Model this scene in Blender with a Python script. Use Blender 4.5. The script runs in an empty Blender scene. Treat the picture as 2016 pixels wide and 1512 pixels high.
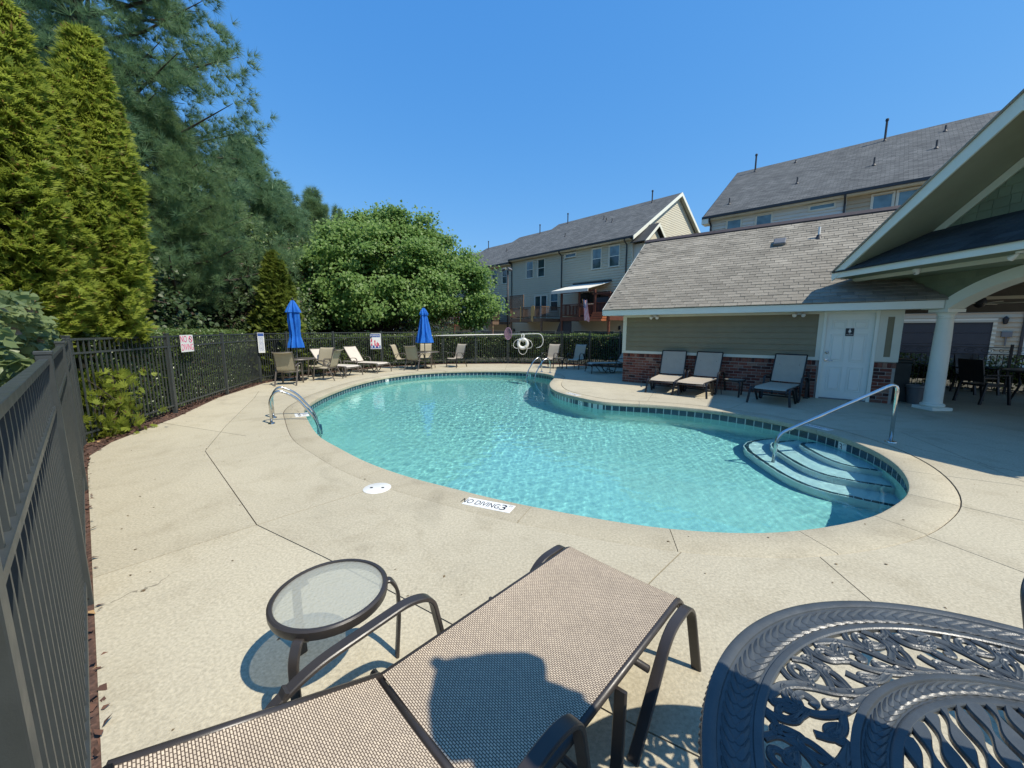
import bpy, math, random
import numpy as np
from mathutils import Vector, Matrix
from mathutils.geometry import delaunay_2d_cdt

random.seed(7)
RNG = np.random.default_rng(11)
scene = bpy.context.scene
COL = scene.collection
PI = math.pi

# ------------------------------------------------------------------ camera
cam_data = bpy.data.cameras.new('camera')
cam_data.sensor_width = 36.0
cam_data.lens = 13.518
cam_data.clip_start = 0.02
cam_data.clip_end = 900.0
cam = bpy.data.objects.new('camera', cam_data)
cam.location = (0, 0, 1.67)
cam.rotation_euler = (math.radians(90 - 8.12), 0, 0)
COL.objects.link(cam)
scene.camera = cam

# ------------------------------------------------------------------ daylight
SUN_AZ = math.atan2(0.84, -0.545)          # horizontal bearing of the sun, from +Y towards +X
SUN_EL = math.radians(53.5)
world = bpy.data.worlds.new('World')
scene.world = world
world.use_nodes = True
wn = world.node_tree
wn.nodes.clear()
sky = wn.nodes.new('ShaderNodeTexSky')
sky.sky_type = 'NISHITA'
sky.sun_disc = False
sky.sun_elevation = SUN_EL
sky.sun_rotation = SUN_AZ
sky.air_density = 1.15
sky.dust_density = 0.25
sky.ozone_density = 3.0
bg = wn.nodes.new('ShaderNodeBackground')
bg.inputs['Strength'].default_value = 0.130
wo = wn.nodes.new('ShaderNodeOutputWorld')
# the phone's rendering of a clear summer sky: the same gentle channel curves over the whole dome
sep = wn.nodes.new('ShaderNodeSeparateColor')
comb = wn.nodes.new('ShaderNodeCombineColor')
wn.links.new(sky.outputs[0], sep.inputs[0])
for ch, (gain, power) in enumerate(((0.51, 0.96), (1.417, 0.54), (3.42, 0.28))):
    pw = wn.nodes.new('ShaderNodeMath'); pw.operation = 'POWER'; pw.inputs[1].default_value = power
    mu = wn.nodes.new('ShaderNodeMath'); mu.operation = 'MULTIPLY'; mu.inputs[1].default_value = gain
    wn.links.new(sep.outputs[ch], pw.inputs[0]); wn.links.new(pw.outputs[0], mu.inputs[0]); wn.links.new(mu.outputs[0], comb.inputs[ch])
wn.links.new(comb.outputs[0], bg.inputs[0])
wn.links.new(bg.outputs[0], wo.inputs[0])

sun_data = bpy.data.lights.new('sun', 'SUN')
sun_data.energy = 4.5
sun_data.angle = math.radians(0.53)
sun_data.color = (1.0, 0.93, 0.80)
sun = bpy.data.objects.new('sun', sun_data)
sun_dir = Vector((math.sin(SUN_AZ) * math.cos(SUN_EL), math.cos(SUN_AZ) * math.cos(SUN_EL), math.sin(SUN_EL)))
sun.rotation_euler = sun_dir.to_track_quat('Z', 'Y').to_euler()
sun.location = (20, -14, 30)
COL.objects.link(sun)

vs = scene.view_settings
vs.view_transform = 'Standard'
vs.look = 'None'
vs.exposure = 0.32
vs.gamma = 1.0
vs.use_curve_mapping = False
scene.cycles.max_bounces = 10
scene.cycles.transparent_max_bounces = 12
scene.cycles.diffuse_bounces = 3
scene.cycles.sample_clamp_indirect = 6.0
scene.cycles.caustics_reflective = False
scene.cycles.caustics_refractive = False

# ------------------------------------------------------------------ materials
def srgb(h):
    h = h.lstrip('#')
    out = []
    for i in (0, 2, 4):
        c = int(h[i:i + 2], 16) / 255
        out.append(c / 12.92 if c <= 0.04045 else ((c + 0.055) / 1.055) ** 2.4)
    return tuple(out)

class NT:
    def __init__(s, m):
        m.use_nodes = True
        s.t = m.node_tree
        s.t.nodes.clear()
        s.out = s.n('ShaderNodeOutputMaterial')
    def n(s, typ, **kw):
        nd = s.t.nodes.new(typ)
        for k, v in kw.items():
            setattr(nd, k, v)
        return nd
    def l(s, a, b):
        s.t.links.new(a, b)
    def math(s, op, a, b=None, c=None):
        nd = s.n('ShaderNodeMath', operation=op)
        for i, v in enumerate((a, b, c)):
            if v is None: continue
            if isinstance(v, (int, float)): nd.inputs[i].default_value = v
            else: s.l(v, nd.inputs[i])
        return nd.outputs[0]
    def noise(s, scale, detail=3, rough=0.55, vec=None, dist=0.0):
        nd = s.n('ShaderNodeTexNoise')
        nd.inputs['Scale'].default_value = scale
        nd.inputs['Detail'].default_value = detail
        nd.inputs['Roughness'].default_value = rough
        nd.inputs['Distortion'].default_value = dist
        if vec is not None: s.l(vec, nd.inputs['Vector'])
        return nd.outputs['Fac']
    def coord(s, which='Object'):
        return s.n('ShaderNodeTexCoord').outputs[which]
    def mapr(s, v, a, b, c, d, clamp=True):
        nd = s.n('ShaderNodeMapRange')
        nd.clamp = clamp
        s.l(v, nd.inputs[0])
        for i, x in zip((1, 2, 3, 4), (a, b, c, d)): nd.inputs[i].default_value = x
        return nd.outputs[0]
    def mix(s, f, a, b):
        nd = s.n('ShaderNodeMix', data_type='RGBA')
        if isinstance(f, (int, float)): nd.inputs[0].default_value = f
        else: s.l(f, nd.inputs[0])
        for i, v in ((6, a), (7, b)):
            if isinstance(v, tuple): nd.inputs[i].default_value = (*v[:3], 1)
            else: s.l(v, nd.inputs[i])
        return nd.outputs[2]
    def scale(s, col, f):
        nd = s.n('ShaderNodeVectorMath', operation='SCALE')
        if isinstance(col, tuple): nd.inputs[0].default_value = col[:3]
        else: s.l(col, nd.inputs[0])
        if isinstance(f, (int, float)): nd.inputs['Scale'].default_value = f
        else: s.l(f, nd.inputs['Scale'])
        return nd.outputs[0]
    def rand(s):
        a = s.n('ShaderNodeObjectInfo').outputs['Random']
        b = s.n('ShaderNodeNewGeometry').outputs['Random Per Island']
        return s.math('FRACT', s.math('ADD', a, b))
    def bump(s, h, strength=0.3, dist=0.01):
        nd = s.n('ShaderNodeBump')
        nd.inputs['Strength'].default_value = strength
        nd.inputs['Distance'].default_value = dist
        s.l(h, nd.inputs['Height'])
        return nd.outputs[0]
    def bsdf(s, col, rough=0.5, metal=0.0, normal=None, spec=0.5, **kw):
        p = s.n('ShaderNodeBsdfPrincipled')
        for nm, v in (('Base Color', col), ('Roughness', rough), ('Metallic', metal)):
            if isinstance(v, tuple): p.inputs[nm].default_value = (*v[:3], 1)
            elif isinstance(v, (int, float)): p.inputs[nm].default_value = v
            else: s.l(v, p.inputs[nm])
        p.inputs['Specular IOR Level'].default_value = spec
        for k, v in kw.items():
            p.inputs[k.replace('_', ' ')].default_value = v
        if normal is not None: s.l(normal, p.inputs['Normal'])
        return p.outputs[0]
    def done(s, sh):
        s.l(sh, s.out.inputs['Surface'])

def mat(name, col, rough=0.5, metal=0.0, var=0.12, vscale=3.0, bump=0.0, bscale=60.0, rnd=0.0, spec=0.5, fine=0.0):
    m = bpy.data.materials.new(name)
    t = NT(m)
    co = t.coord('Object')
    f = t.mapr(t.noise(vscale, 4, 0.6, co), 0.25, 0.75, 1 - var, 1 + var)
    if fine:
        f = t.math('MULTIPLY', f, t.mapr(t.noise(bscale, 2, 0.5, co), 0.3, 0.7, 1 - fine, 1 + fine))
    if rnd:
        f = t.math('MULTIPLY', f, t.mapr(t.rand(), 0, 1, 1 - rnd, 1 + rnd))
    c = t.scale(tuple(col), f)
    nrm = t.bump(t.noise(bscale, 3, 0.6, co), bump, 0.01) if bump else None
    r = t.mapr(t.noise(vscale * 2.3, 3, 0.5, co), 0.3, 0.7, max(0.02, rough - 0.06), min(1, rough + 0.06))
    t.done(t.bsdf(c, r, metal, nrm, spec))
    return m

def leaf_mat(name, c1, c2, trans=0.35, rough=0.45, big=0.5, dead=None, gloss=0.4):
    """Leaves: every leaf its own tint, light coming through."""
    m = bpy.data.materials.new(name)
    t = NT(m)
    isl = t.n('ShaderNodeNewGeometry').outputs['Random Per Island']
    nz = t.mapr(t.noise(big, 2, 0.5, t.coord('Object')), 0.3, 0.7, 0, 1)
    f = t.math('ADD', t.math('MULTIPLY', isl, 0.6), t.math('MULTIPLY', nz, 0.4))
    c = t.mix(f, c1, c2)
    if dead:
        c = t.mix(t.math('GREATER_THAN', isl, 0.965), c, dead)
    pr = t.bsdf(c, rough, 0, None, gloss)
    tr = t.n('ShaderNodeBsdfTranslucent')
    t.l(t.scale(c, 1.25), tr.inputs['Color'])
    mx = t.n('ShaderNodeMixShader')
    mx.inputs[0].default_value = trans
    t.l(pr, mx.inputs[1]); t.l(tr.outputs[0], mx.inputs[2])
    t.done(mx.outputs[0])
    return m

def concrete_mat(name, base, dark, dirt):
    m = bpy.data.materials.new(name)
    t = NT(m)
    co = t.n('ShaderNodeNewGeometry').outputs['Position']
    big = t.noise(0.35, 4, 0.6, co)
    mid = t.noise(2.2, 5, 0.65, co, 0.4)
    fine = t.noise(55, 3, 0.6, co)
    spk = t.noise(140, 2, 0.5, co)
    c = t.mix(t.mapr(big, 0.35, 0.65, 0, 1), base, dark)
    c = t.mix(t.mapr(mid, 0.5, 0.78, 0, 0.75), c, dirt)
    c = t.scale(c, t.mapr(fine, 0.3, 0.7, 0.80, 1.18))
    c = t.scale(c, t.mapr(spk, 0.62, 0.74, 1.0, 0.72))
    vor = t.n('ShaderNodeTexVoronoi')
    vor.inputs['Scale'].default_value = 26
    t.l(co, vor.inputs['Vector'])
    c = t.scale(c, t.mapr(vor.outputs['Distance'], 0.03, 0.10, 0.62, 1.0))
    # soft water stains and a few hairline cracks
    st = t.noise(0.9, 5, 0.62, co, 1.2)
    c = t.scale(c, t.mapr(st, 0.56, 0.70, 1.0, 0.86))
    st2 = t.noise(4.2, 4, 0.7, co, 0.8)
    c = t.scale(c, t.mapr(st2, 0.60, 0.80, 1.0, 0.84))
    wob = t.n('ShaderNodeTexNoise'); wob.inputs['Scale'].default_value = 2.4; wob.inputs['Detail'].default_value = 5
    t.l(co, wob.inputs['Vector'])
    va = t.n('ShaderNodeVectorMath', operation='MULTIPLY_ADD')
    t.l(wob.outputs['Color'], va.inputs[0]); va.inputs[1].default_value = (0.55, 0.55, 0); t.l(co, va.inputs[2])
    ck = t.n('ShaderNodeTexVoronoi'); ck.feature = 'DISTANCE_TO_EDGE'; ck.inputs['Scale'].default_value = 0.42
    t.l(va.outputs[0], ck.inputs['Vector'])
    line = t.mapr(ck.outputs['Distance'], 0.0009, 0.0022, 1.0, 0.0)
    msk = t.mapr(t.noise(0.33, 2, 0.5, co), 0.54, 0.60, 0.0, 0.5)
    c = t.scale(c, t.math('SUBTRACT', 1.0, t.math('MULTIPLY', line, msk)))
    isl = t.n('ShaderNodeObjectInfo').outputs['Random']
    c = t.scale(c, t.mapr(isl, 0, 1, 0.94, 1.04))
    h = t.math('ADD', t.math('MULTIPLY', fine, 0.6), spk)
    t.done(t.bsdf(c, 0.85, 0, t.bump(h, 0.35, 0.004), 0.25))
    return m

M = {}
M['concrete'] = concrete_mat('deck_concrete', (0.50, 0.447, 0.325), (0.44, 0.392, 0.285), (0.36, 0.312, 0.215))
M['coping'] = concrete_mat('coping_concrete', (0.475, 0.422, 0.305), (0.40, 0.353, 0.25), (0.31, 0.268, 0.185))
M['joint'] = mat('joint_sealant', (0.10, 0.075, 0.055), 0.9, var=0.25, vscale=6)
M['mulch'] = mat('mulch', (0.095, 0.052, 0.036), 0.95, var=0.5, vscale=22, bump=0.8, bscale=45, fine=0.35)
M['soil'] = mat('ground_soil', (0.055, 0.05, 0.03), 0.95, var=0.4, vscale=1.2, bump=0.5, bscale=20)
M['asphalt'] = mat('asphalt', (0.055, 0.055, 0.057), 0.9, var=0.2, vscale=0.7, bump=0.3, bscale=80)
M['plaster'] = mat('pool_plaster', (0.84, 0.86, 0.82), 0.8, var=0.06, vscale=1.3, bump=0.1, bscale=50, fine=0.05)
M['floor_plaster'] = mat('aqua_pool_plaster', (0.47, 0.74, 0.67), 0.8, var=0.07, vscale=1.1, bump=0.1, bscale=50, fine=0.06)
M['tile'] = mat('waterline_tile', (0.028, 0.062, 0.088), 0.22, var=0.3, vscale=12, rnd=0.28)
M['white_tile'] = mat('marker_tile', (0.74, 0.74, 0.70), 0.35, var=0.06)
M['ink'] = mat('black_print', (0.012, 0.012, 0.014), 0.6, var=0.1)
M['steel'] = mat('stainless_steel', (0.62, 0.62, 0.60), 0.16, 1.0, var=0.06, vscale=8)
M['fence'] = mat('fence_metal', (0.040, 0.046, 0.045), 0.42, 0.0, var=0.18, vscale=7, bump=0.06, bscale=200)
M['bronze'] = mat('bronze_frame', (0.040, 0.034, 0.030), 0.36, 0.0, var=0.15, vscale=7, bump=0.05, bscale=300)
M['dark_frame'] = mat('dark_frame', (0.014, 0.014, 0.015), 0.45, var=0.2)
M['navy'] = mat('cast_metal_navy', (0.062, 0.070, 0.074), 0.36, 0.0, var=0.25, vscale=9, bump=0.10, bscale=160, spec=0.45)
M['blue'] = mat('blue_canvas', (0.004, 0.115, 0.46), 0.75, var=0.12, vscale=5)
M['pole'] = mat('umbrella_pole', (0.10, 0.10, 0.10), 0.4, 0.4)
M['white'] = mat('white_paint', (0.78, 0.78, 0.66), 0.45, var=0.05, vscale=2)
M['door'] = mat('door_paint', (0.80, 0.80, 0.70), 0.38, var=0.04, vscale=2)
M['cream_trim'] = mat('cream_trim', (0.66, 0.63, 0.50), 0.5, var=0.05)
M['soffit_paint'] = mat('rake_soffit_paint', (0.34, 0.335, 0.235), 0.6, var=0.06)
M['olive'] = mat('olive_siding', (0.215, 0.178, 0.098), 0.55, var=0.08, vscale=3, rnd=0.05)
M['green_siding'] = mat('sage_siding', (0.175, 0.20, 0.125), 0.6, var=0.10, vscale=3, rnd=0.08)
M['shingle'] = mat('roof_shingle', (0.285, 0.256, 0.205), 0.92, var=0.28, vscale=1.6, bump=0.5, bscale=130, rnd=0.17, fine=0.18, spec=0.2)
M['shade_shingle'] = mat('shade_darkened_shingle', (0.055, 0.058, 0.056), 0.92, var=0.25, vscale=1.6, bump=0.5, bscale=130, rnd=0.2, fine=0.15, spec=0.2)  # pent roof's copy of the shingle, with its shade put into the colour
M['mortar'] = mat('mortar', (0.36, 0.31, 0.26), 0.95, var=0.2, vscale=15, bump=0.4)
M['plastic_white'] = mat('white_plastic', (0.72, 0.72, 0.68), 0.35, var=0.06)
M['black'] = mat('black_plastic', (0.012, 0.012, 0.013), 0.5)
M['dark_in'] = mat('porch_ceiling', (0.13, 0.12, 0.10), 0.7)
M['wood'] = mat('stained_deck_wood', (0.115, 0.040, 0.022), 0.6, var=0.3, vscale=4)
M['wood2'] = mat('weathered_deck_wood', (0.155, 0.10, 0.065), 0.7, var=0.3, vscale=4)
M['pine_new'] = mat('new_pine_boards', (0.52, 0.34, 0.13), 0.6, var=0.15, vscale=4)
M['bark'] = mat('bark', (0.075, 0.055, 0.042), 0.95, var=0.4, vscale=6, bump=0.9, bscale=25)
M['grey_metal'] = mat('grey_metal', (0.16, 0.16, 0.16), 0.5, 0.3)
M['gutter'] = mat('dark_gutter', (0.035, 0.033, 0.033), 0.45)
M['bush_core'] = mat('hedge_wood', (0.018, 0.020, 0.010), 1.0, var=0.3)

def brick_mat():
    m = bpy.data.materials.new('red_brick')
    t = NT(m)
    r = t.rand()
    cr = t.n('ShaderNodeValToRGB')
    cr.color_ramp.interpolation = 'LINEAR'
    els = cr.color_ramp.elements
    els[0].position = 0.0; els[0].color = (0.055, 0.030, 0.026, 1)
    els[1].position = 1.0; els[1].color = (0.33, 0.19, 0.13, 1)
    for p, c in ((0.25, (0.17, 0.050, 0.034, 1)), (0.6, (0.245, 0.082, 0.052, 1)), (0.88, (0.21, 0.10, 0.07, 1))):
        e = els.new(p); e.color = c
    t.l(r, cr.inputs[0])
    co = t.coord('Object')
    c = t.scale(cr.outputs[0], t.mapr(t.noise(22, 4, 0.65, t.n('ShaderNodeNewGeometry').outputs['Position']), 0.3, 0.7, 0.7, 1.25))
    t.done(t.bsdf(c, 0.9, 0, t.bump(t.noise(70, 3, 0.6, co), 0.5, 0.006), 0.25))
    return m
M['brick'] = brick_mat()

def siding_mat(name, col, rough=0.55):
    return mat(name, col, rough, var=0.05, vscale=0.8, fine=0.03, bscale=30)
M['taupe'] = siding_mat('taupe_lap_siding', (0.56, 0.505, 0.36))
M['cream'] = siding_mat('cream_lap_siding', (0.60, 0.555, 0.42))
M['white_lap'] = siding_mat('white_lap_siding', (0.66, 0.64, 0.56))
M['tan_lap'] = siding_mat('tan_lap_siding', (0.50, 0.40, 0.26))

def town_roof_mat():
    m = bpy.data.materials.new('dark_asphalt_shingles')
    t = NT(m)
    co = t.coord('Object')
    br = t.n('ShaderNodeTexBrick')
    br.inputs['Scale'].default_value = 1.0
    br.inputs['Brick Width'].default_value = 0.33
    br.inputs['Row Height'].default_value = 0.145
    br.inputs['Mortar Size'].default_value = 0.012
    br.inputs['Color1'].default_value = (0.088, 0.094, 0.094, 1)
    br.inputs['Color2'].default_value = (0.15, 0.155, 0.15, 1)
    br.inputs['Mortar'].default_value = (0.055, 0.057, 0.058, 1)
    t.l(t.n('ShaderNodeUVMap').outputs[0], br.inputs['Vector'])
    c = t.scale(br.outputs['Color'], t.mapr(t.noise(1.1, 4, 0.6, co), 0.3, 0.7, 0.82, 1.18))
    t.done(t.bsdf(c, 0.9, 0, t.bump(br.outputs['Fac'], -0.4, 0.01), 0.25))
    return m
M['town_roof'] = town_roof_mat()

def glass_mat(name, tint):
    m = bpy.data.materials.new(name)
    t = NT(m)
    n1 = t.mapr(t.noise(1.3, 2, 0.5, t.coord('Object')), 0.35, 0.65, 0.6, 1.5)
    t.done(t.bsdf(t.scale(tint, n1), 0.06, 0, None, 0.9))
    return m
M['pane'] = glass_mat('window_glass', (0.030, 0.055, 0.060))
M['blind'] = glass_mat('window_glass_with_blind', (0.10, 0.17, 0.19))

def sling_mat(name, c_light, c_dark, scale=1.0, bumpk=0.5):
    m = bpy.data.materials.new(name)
    t = NT(m)
    uv = t.n('ShaderNodeUVMap').outputs[0]
    br = t.n('ShaderNodeTexBrick')
    br.offset = 0.5
    br.inputs['Scale'].default_value = scale
    br.inputs['Brick Width'].default_value = 0.0150
    br.inputs['Row Height'].default_value = 0.0078
    br.inputs['Mortar Size'].default_value = 0.0017
    br.inputs['Mortar Smooth'].default_value = 0.35
    br.inputs['Bias'].default_value = 0.0
    br.inputs['Color1'].default_value = (*c_light, 1)
    br.inputs['Color2'].default_value = (c_light[0] * 0.80, c_light[1] * 0.80, c_light[2] * 0.82, 1)
    br.inputs['Mortar'].default_value = (*c_dark, 1)
    t.l(uv, br.inputs['Vector'])
    c = t.scale(br.outputs['Color'], t.mapr(t.noise(4, 4, 0.6, uv), 0.3, 0.7, 0.9, 1.08))
    t.done(t.bsdf(c, 0.7, 0, t.bump(br.outputs['Fac'], -bumpk, 0.003), 0.35))
    return m
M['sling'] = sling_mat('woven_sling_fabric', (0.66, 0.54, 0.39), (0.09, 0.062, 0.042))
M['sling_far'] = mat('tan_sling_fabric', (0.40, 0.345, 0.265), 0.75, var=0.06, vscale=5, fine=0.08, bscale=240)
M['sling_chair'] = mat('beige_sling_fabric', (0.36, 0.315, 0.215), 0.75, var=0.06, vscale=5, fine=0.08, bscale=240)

# ------------------------------------------------------------------ mesh helpers
class MB:
    def __init__(s):
        s.v, s.f, s.mi, s.uv = [], [], [], {}
    def add(s, vs, fs, mi=0, mtx=None, uvs=None):
        b = len(s.v)
        if mtx is not None:
            vs = [mtx @ Vector(p) for p in vs]
        s.v += [tuple(p) for p in vs]
        for i, f in enumerate(fs):
            if uvs is not None: s.uv[len(s.f)] = [uvs[k] for k in f]
            s.f.append(tuple(b + k for k in f)); s.mi.append(mi)
        return s
    def box(s, x0, x1, y0, y1, z0, z1, mi=0, mtx=None):
        vs = [(x, y, z) for x in (x0, x1) for y in (y0, y1) for z in (z0, z1)]
        return s.add(vs, [(0, 1, 3, 2), (4, 6, 7, 5), (0, 4, 5, 1), (2, 3, 7, 6), (0, 2, 6, 4), (1, 5, 7, 3)], mi, mtx)
    def bev(s, x0, x1, y0, y1, z0, z1, b=0.006, mi=0, mtx=None):
        """box with all edges chamfered"""
        X, Y, Z = (x0, x1), (y0, y1), (z0, z1)
        vs, idx = [], {}
        for i in (0, 1):
            for j in (0, 1):
                for k in (0, 1):
                    sx, sy, sz = (1 if i == 0 else -1), (1 if j == 0 else -1), (1 if k == 0 else -1)
                    for a in range(3):
                        p = [X[i] + sx * b, Y[j] + sy * b, Z[k] + sz * b]
                        p[a] = (X[i], Y[j], Z[k])[a]
                        idx[(i, j, k, a)] = len(vs); vs.append(tuple(p))
        fs = []
        for i in (0, 1):
            q = [idx[(i, 0, 0, 0)], idx[(i, 1, 0, 0)], idx[(i, 1, 1, 0)], idx[(i, 0, 1, 0)]]
            fs.append(q if i else q[::-1])
            q = [idx[(0, i, 0, 1)], idx[(0, i, 1, 1)], idx[(1, i, 1, 1)], idx[(1, i, 0, 1)]]
            fs.append(q if i else q[::-1])
            q = [idx[(0, 0, i, 2)], idx[(1, 0, i, 2)], idx[(1, 1, i, 2)], idx[(0, 1, i, 2)]]
            fs.append(q if i else q[::-1])
        for i in (0, 1):
            for j in (0, 1):
                fs.append((idx[(i, j, 0, 0)], idx[(i, j, 1, 0)], idx[(i, j, 1, 1)], idx[(i, j, 0, 1)]))
                fs.append((idx[(i, 0, j, 0)], idx[(i, 1, j, 0)], idx[(i, 1, j, 2)], idx[(i, 0, j, 2)]))
                fs.append((idx[(0, i, j, 1)], idx[(1, i, j, 1)], idx[(1, i, j, 2)], idx[(0, i, j, 2)]))
                for k in (0, 1):
                    fs.append((idx[(i, j, k, 0)], idx[(i, j, k, 1)], idx[(i, j, k, 2)]))
        return s.add(vs, fs, mi, mtx)
    def prism(s, poly, z0, z1, mi=0, mtx=None):
        n = len(poly)
        vs = [(x, y, z0) for x, y in poly] + [(x, y, z1) for x, y in poly]
        fs = [tuple(range(n))[::-1], tuple(range(n, 2 * n))] + [(i, (i + 1) % n, n + (i + 1) % n, n + i) for i in range(n)]
        return s.add(vs, fs, mi, mtx)
    def slab(s, pts, d, mi=0):
        """polygon pts (3-D) given thickness along vector d"""
        n = len(pts); d = Vector(d)
        vs = [Vector(p) for p in pts] + [Vector(p) + d for p in pts]
        fs = [tuple(range(n))[::-1], tuple(range(n, 2 * n))] + [(i, (i + 1) % n, n + (i + 1) % n, n + i) for i in range(n)]
        return s.add(vs, fs, mi)
    def lathe(s, prof, n=16, c=(0, 0, 0), mi=0, fn=None):
        vs, fs = [], []
        for r, z in prof:
            for k in range(n):
                a = 2 * PI * k / n
                rr = fn(r, z, a) if fn else r
                vs.append((c[0] + rr * math.cos(a), c[1] + rr * math.sin(a), c[2] + z))
        m = len(prof)
        for i in range(m - 1):
            for k in range(n):
                fs.append((i * n + k, i * n + (k + 1) % n, (i + 1) * n + (k + 1) % n, (i + 1) * n + k))
        closed = prof[0] == prof[-1]
        if prof[0][0] > 1e-4 and not closed: fs.append(tuple(range(n))[::-1])
        if prof[-1][0] > 1e-4 and not closed: fs.append(tuple((m - 1) * n + k for k in range(n)))
        return s.add(vs, fs, mi)
    def tube(s, path, r, n=8, mi=0, closed=False, cap=True):
        prof = [(math.cos(2 * PI * k / n), math.sin(2 * PI * k / n)) for k in range(n)]
        rs = r if isinstance(r, (list, tuple)) else [r] * len(path)
        return s.sweep(path, [[(a * q, b * q) for a, b in prof] for q in rs], None, mi, closed, cap)
    def sweep(s, path, profs, side=None, mi=0, closed=False, cap=True):
        """profs: one 2-D profile or one per point; x of the profile goes along `side`, y along tangent x side"""
        P = [Vector(p) for p in path]
        m = len(P)
        if not isinstance(profs[0][0], (tuple, list)): profs = [profs] * m
        n = len(profs[0])
        vs, fs = [], []
        ref = None
        for i in range(m):
            if closed: T = P[(i + 1) % m] - P[i - 1]
            else: T = P[min(i + 1, m - 1)] - P[max(i - 1, 0)]
            if T.length < 1e-9: T = Vector((0, 0, 1))
            T.normalize()
            if side is not None:
                S = Vector(side); S = (S - T * S.dot(T)).normalized()
            else:
                if ref is None:
                    ref = Vector((0, 0, 1)) if abs(T.z) < 0.9 else Vector((1, 0, 0))
                S = ref - T * ref.dot(T)
                if S.length < 1e-6: S = T.orthogonal()
                S.normalize(); ref = S
            N = T.cross(S)
            for a, b in profs[i]: vs.append(P[i] + S * a + N * b)
        for i in range(m if closed else m - 1):
            j = (i + 1) % m
            for k in range(n):
                fs.append((i * n + k, i * n + (k + 1) % n, j * n + (k + 1) % n, j * n + k))
        if cap and not closed:
            fs.append(tuple(range(n))[::-1]); fs.append(tuple((m - 1) * n + k for k in range(n)))
        return s.add(vs, fs, mi)
    def build(s, name, m, parent=None, smooth=False, kind=None, auto=None):
        me = bpy.data.meshes.new(name)
        me.from_pydata(s.v, [], s.f)
        for x in (m if isinstance(m, (list, tuple)) else [m]): me.materials.append(x)
        if any(s.mi): me.polygons.foreach_set('material_index', s.mi)
        if s.uv:
            ul = me.uv_layers.new(name='UVMap')
            for fi, uvs in s.uv.items():
                p = me.polygons[fi]
                for li, q in zip(p.loop_indices, uvs): ul.data[li].uv = q
        if smooth: me.polygons.foreach_set('use_smooth', [True] * len(s.f))
        me.update()
        if auto is not None:
            me.set_sharp_from_angle(angle=math.radians(auto))
        o = bpy.data.objects.new(name, me)
        COL.objects.link(o)
        if parent is not None: o.parent = parent
        if kind: o['kind'] = kind
        return o

def band(w, h, b=0.003):
    x, y = w / 2, h / 2
    return [(-x + b, -y), (x - b, -y), (x, -y + b), (x, y - b), (x - b, y), (-x + b, y), (-x, y - b), (-x, -y + b)]

def fillet(pts, r, n=5):
    """round the corners of an open polyline"""
    P = [Vector(p) for p in pts]
    out = [P[0]]
    for i in range(1, len(P) - 1):
        a, b, c = P[i - 1], P[i], P[i + 1]
        u, v = (a - b), (c - b)
        lu, lv = u.length, v.length
        u.normalize(); v.normalize()
        d = min(r, lu * 0.48, lv * 0.48)
        s, e = b + u * d, b + v * d
        for k in range(n + 1):
            t = k / n
            out.append(s * (1 - t) ** 2 + b * 2 * t * (1 - t) + e * t * t)
    out.append(P[-1])
    return out

def catmull(pts, n=6, closed=False):
    P = [Vector((*p, 0)[:3]) for p in pts]
    m = len(P); out = []
    for i in range(m if closed else m - 1):
        g = (lambda k: P[k % m]) if closed else (lambda k: P[min(max(k, 0), m - 1)])
        p0, p1, p2, p3 = g(i - 1), g(i), g(i + 1), g(i + 2)
        for k in range(n):
            t = k / n
            out.append(0.5 * ((2 * p1) + (p2 - p0) * t + (2 * p0 - 5 * p1 + 4 * p2 - p3) * t * t + (3 * p1 - p0 - 3 * p2 + p3) * t ** 3))
    if not closed: out.append(P[-1])
    return out

def tag(o, label, cat, group=None, kind=None):
    o['label'] = label
    o['category'] = cat
    if group: o['group'] = group
    if kind: o['kind'] = kind
    return o

def thing(name, label, cat, loc=(0, 0, 0), rz=0.0, group=None):
    o = bpy.data.objects.new(name, None)
    o.empty_display_size = 0.2
    o.location = loc
    o.rotation_euler = (0, 0, rz)
    COL.objects.link(o)
    return tag(o, label, cat, group)

def copy_tree(o, parent=None):
    c = o.copy()
    COL.objects.link(c)
    if parent is not None: c.parent = parent
    for ch in list(o.children): copy_tree(ch, c)
    return c

def dup(root, loc, rz, label, group=None):
    c = copy_tree(root)
    c.location = loc
    c.rotation_euler = (0, 0, rz)
    c['label'] = label
    if group: c['group'] = group
    return c

def link_copy(name, src, parent, loc, rot=(0, 0, 0), scale=(1, 1, 1)):
    o = bpy.data.objects.new(name, src.data if hasattr(src, 'data') else src)
    o.parent = parent
    o.location = loc
    o.rotation_euler = rot
    o.scale = scale
    COL.objects.link(o)
    return o

def mesh_np(name, V, F, m, parent=None, kind=None):
    """V (n,3); F (k,3|4) of indices"""
    me = bpy.data.meshes.new(name)
    V = np.asarray(V, np.float32); F = np.asarray(F, np.int32)
    k = F.shape[1]
    me.vertices.add(len(V)); me.vertices.foreach_set('co', V.ravel())
    me.loops.add(F.size); me.loops.foreach_set('vertex_index', F.ravel())
    me.polygons.add(len(F))
    me.polygons.foreach_set('loop_start', np.arange(0, F.size, k, dtype=np.int32))
    me.polygons.foreach_set('loop_total', np.full(len(F), k, np.int32))
    me.materials.append(m)
    me.update(calc_edges=True)
    o = bpy.data.objects.new(name, me)
    COL.objects.link(o)
    if parent is not None: o.parent = parent
    if kind: o['kind'] = kind
    return o

def unit(a):
    return a / np.maximum(np.linalg.norm(a, axis=-1, keepdims=True), 1e-9)

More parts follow.
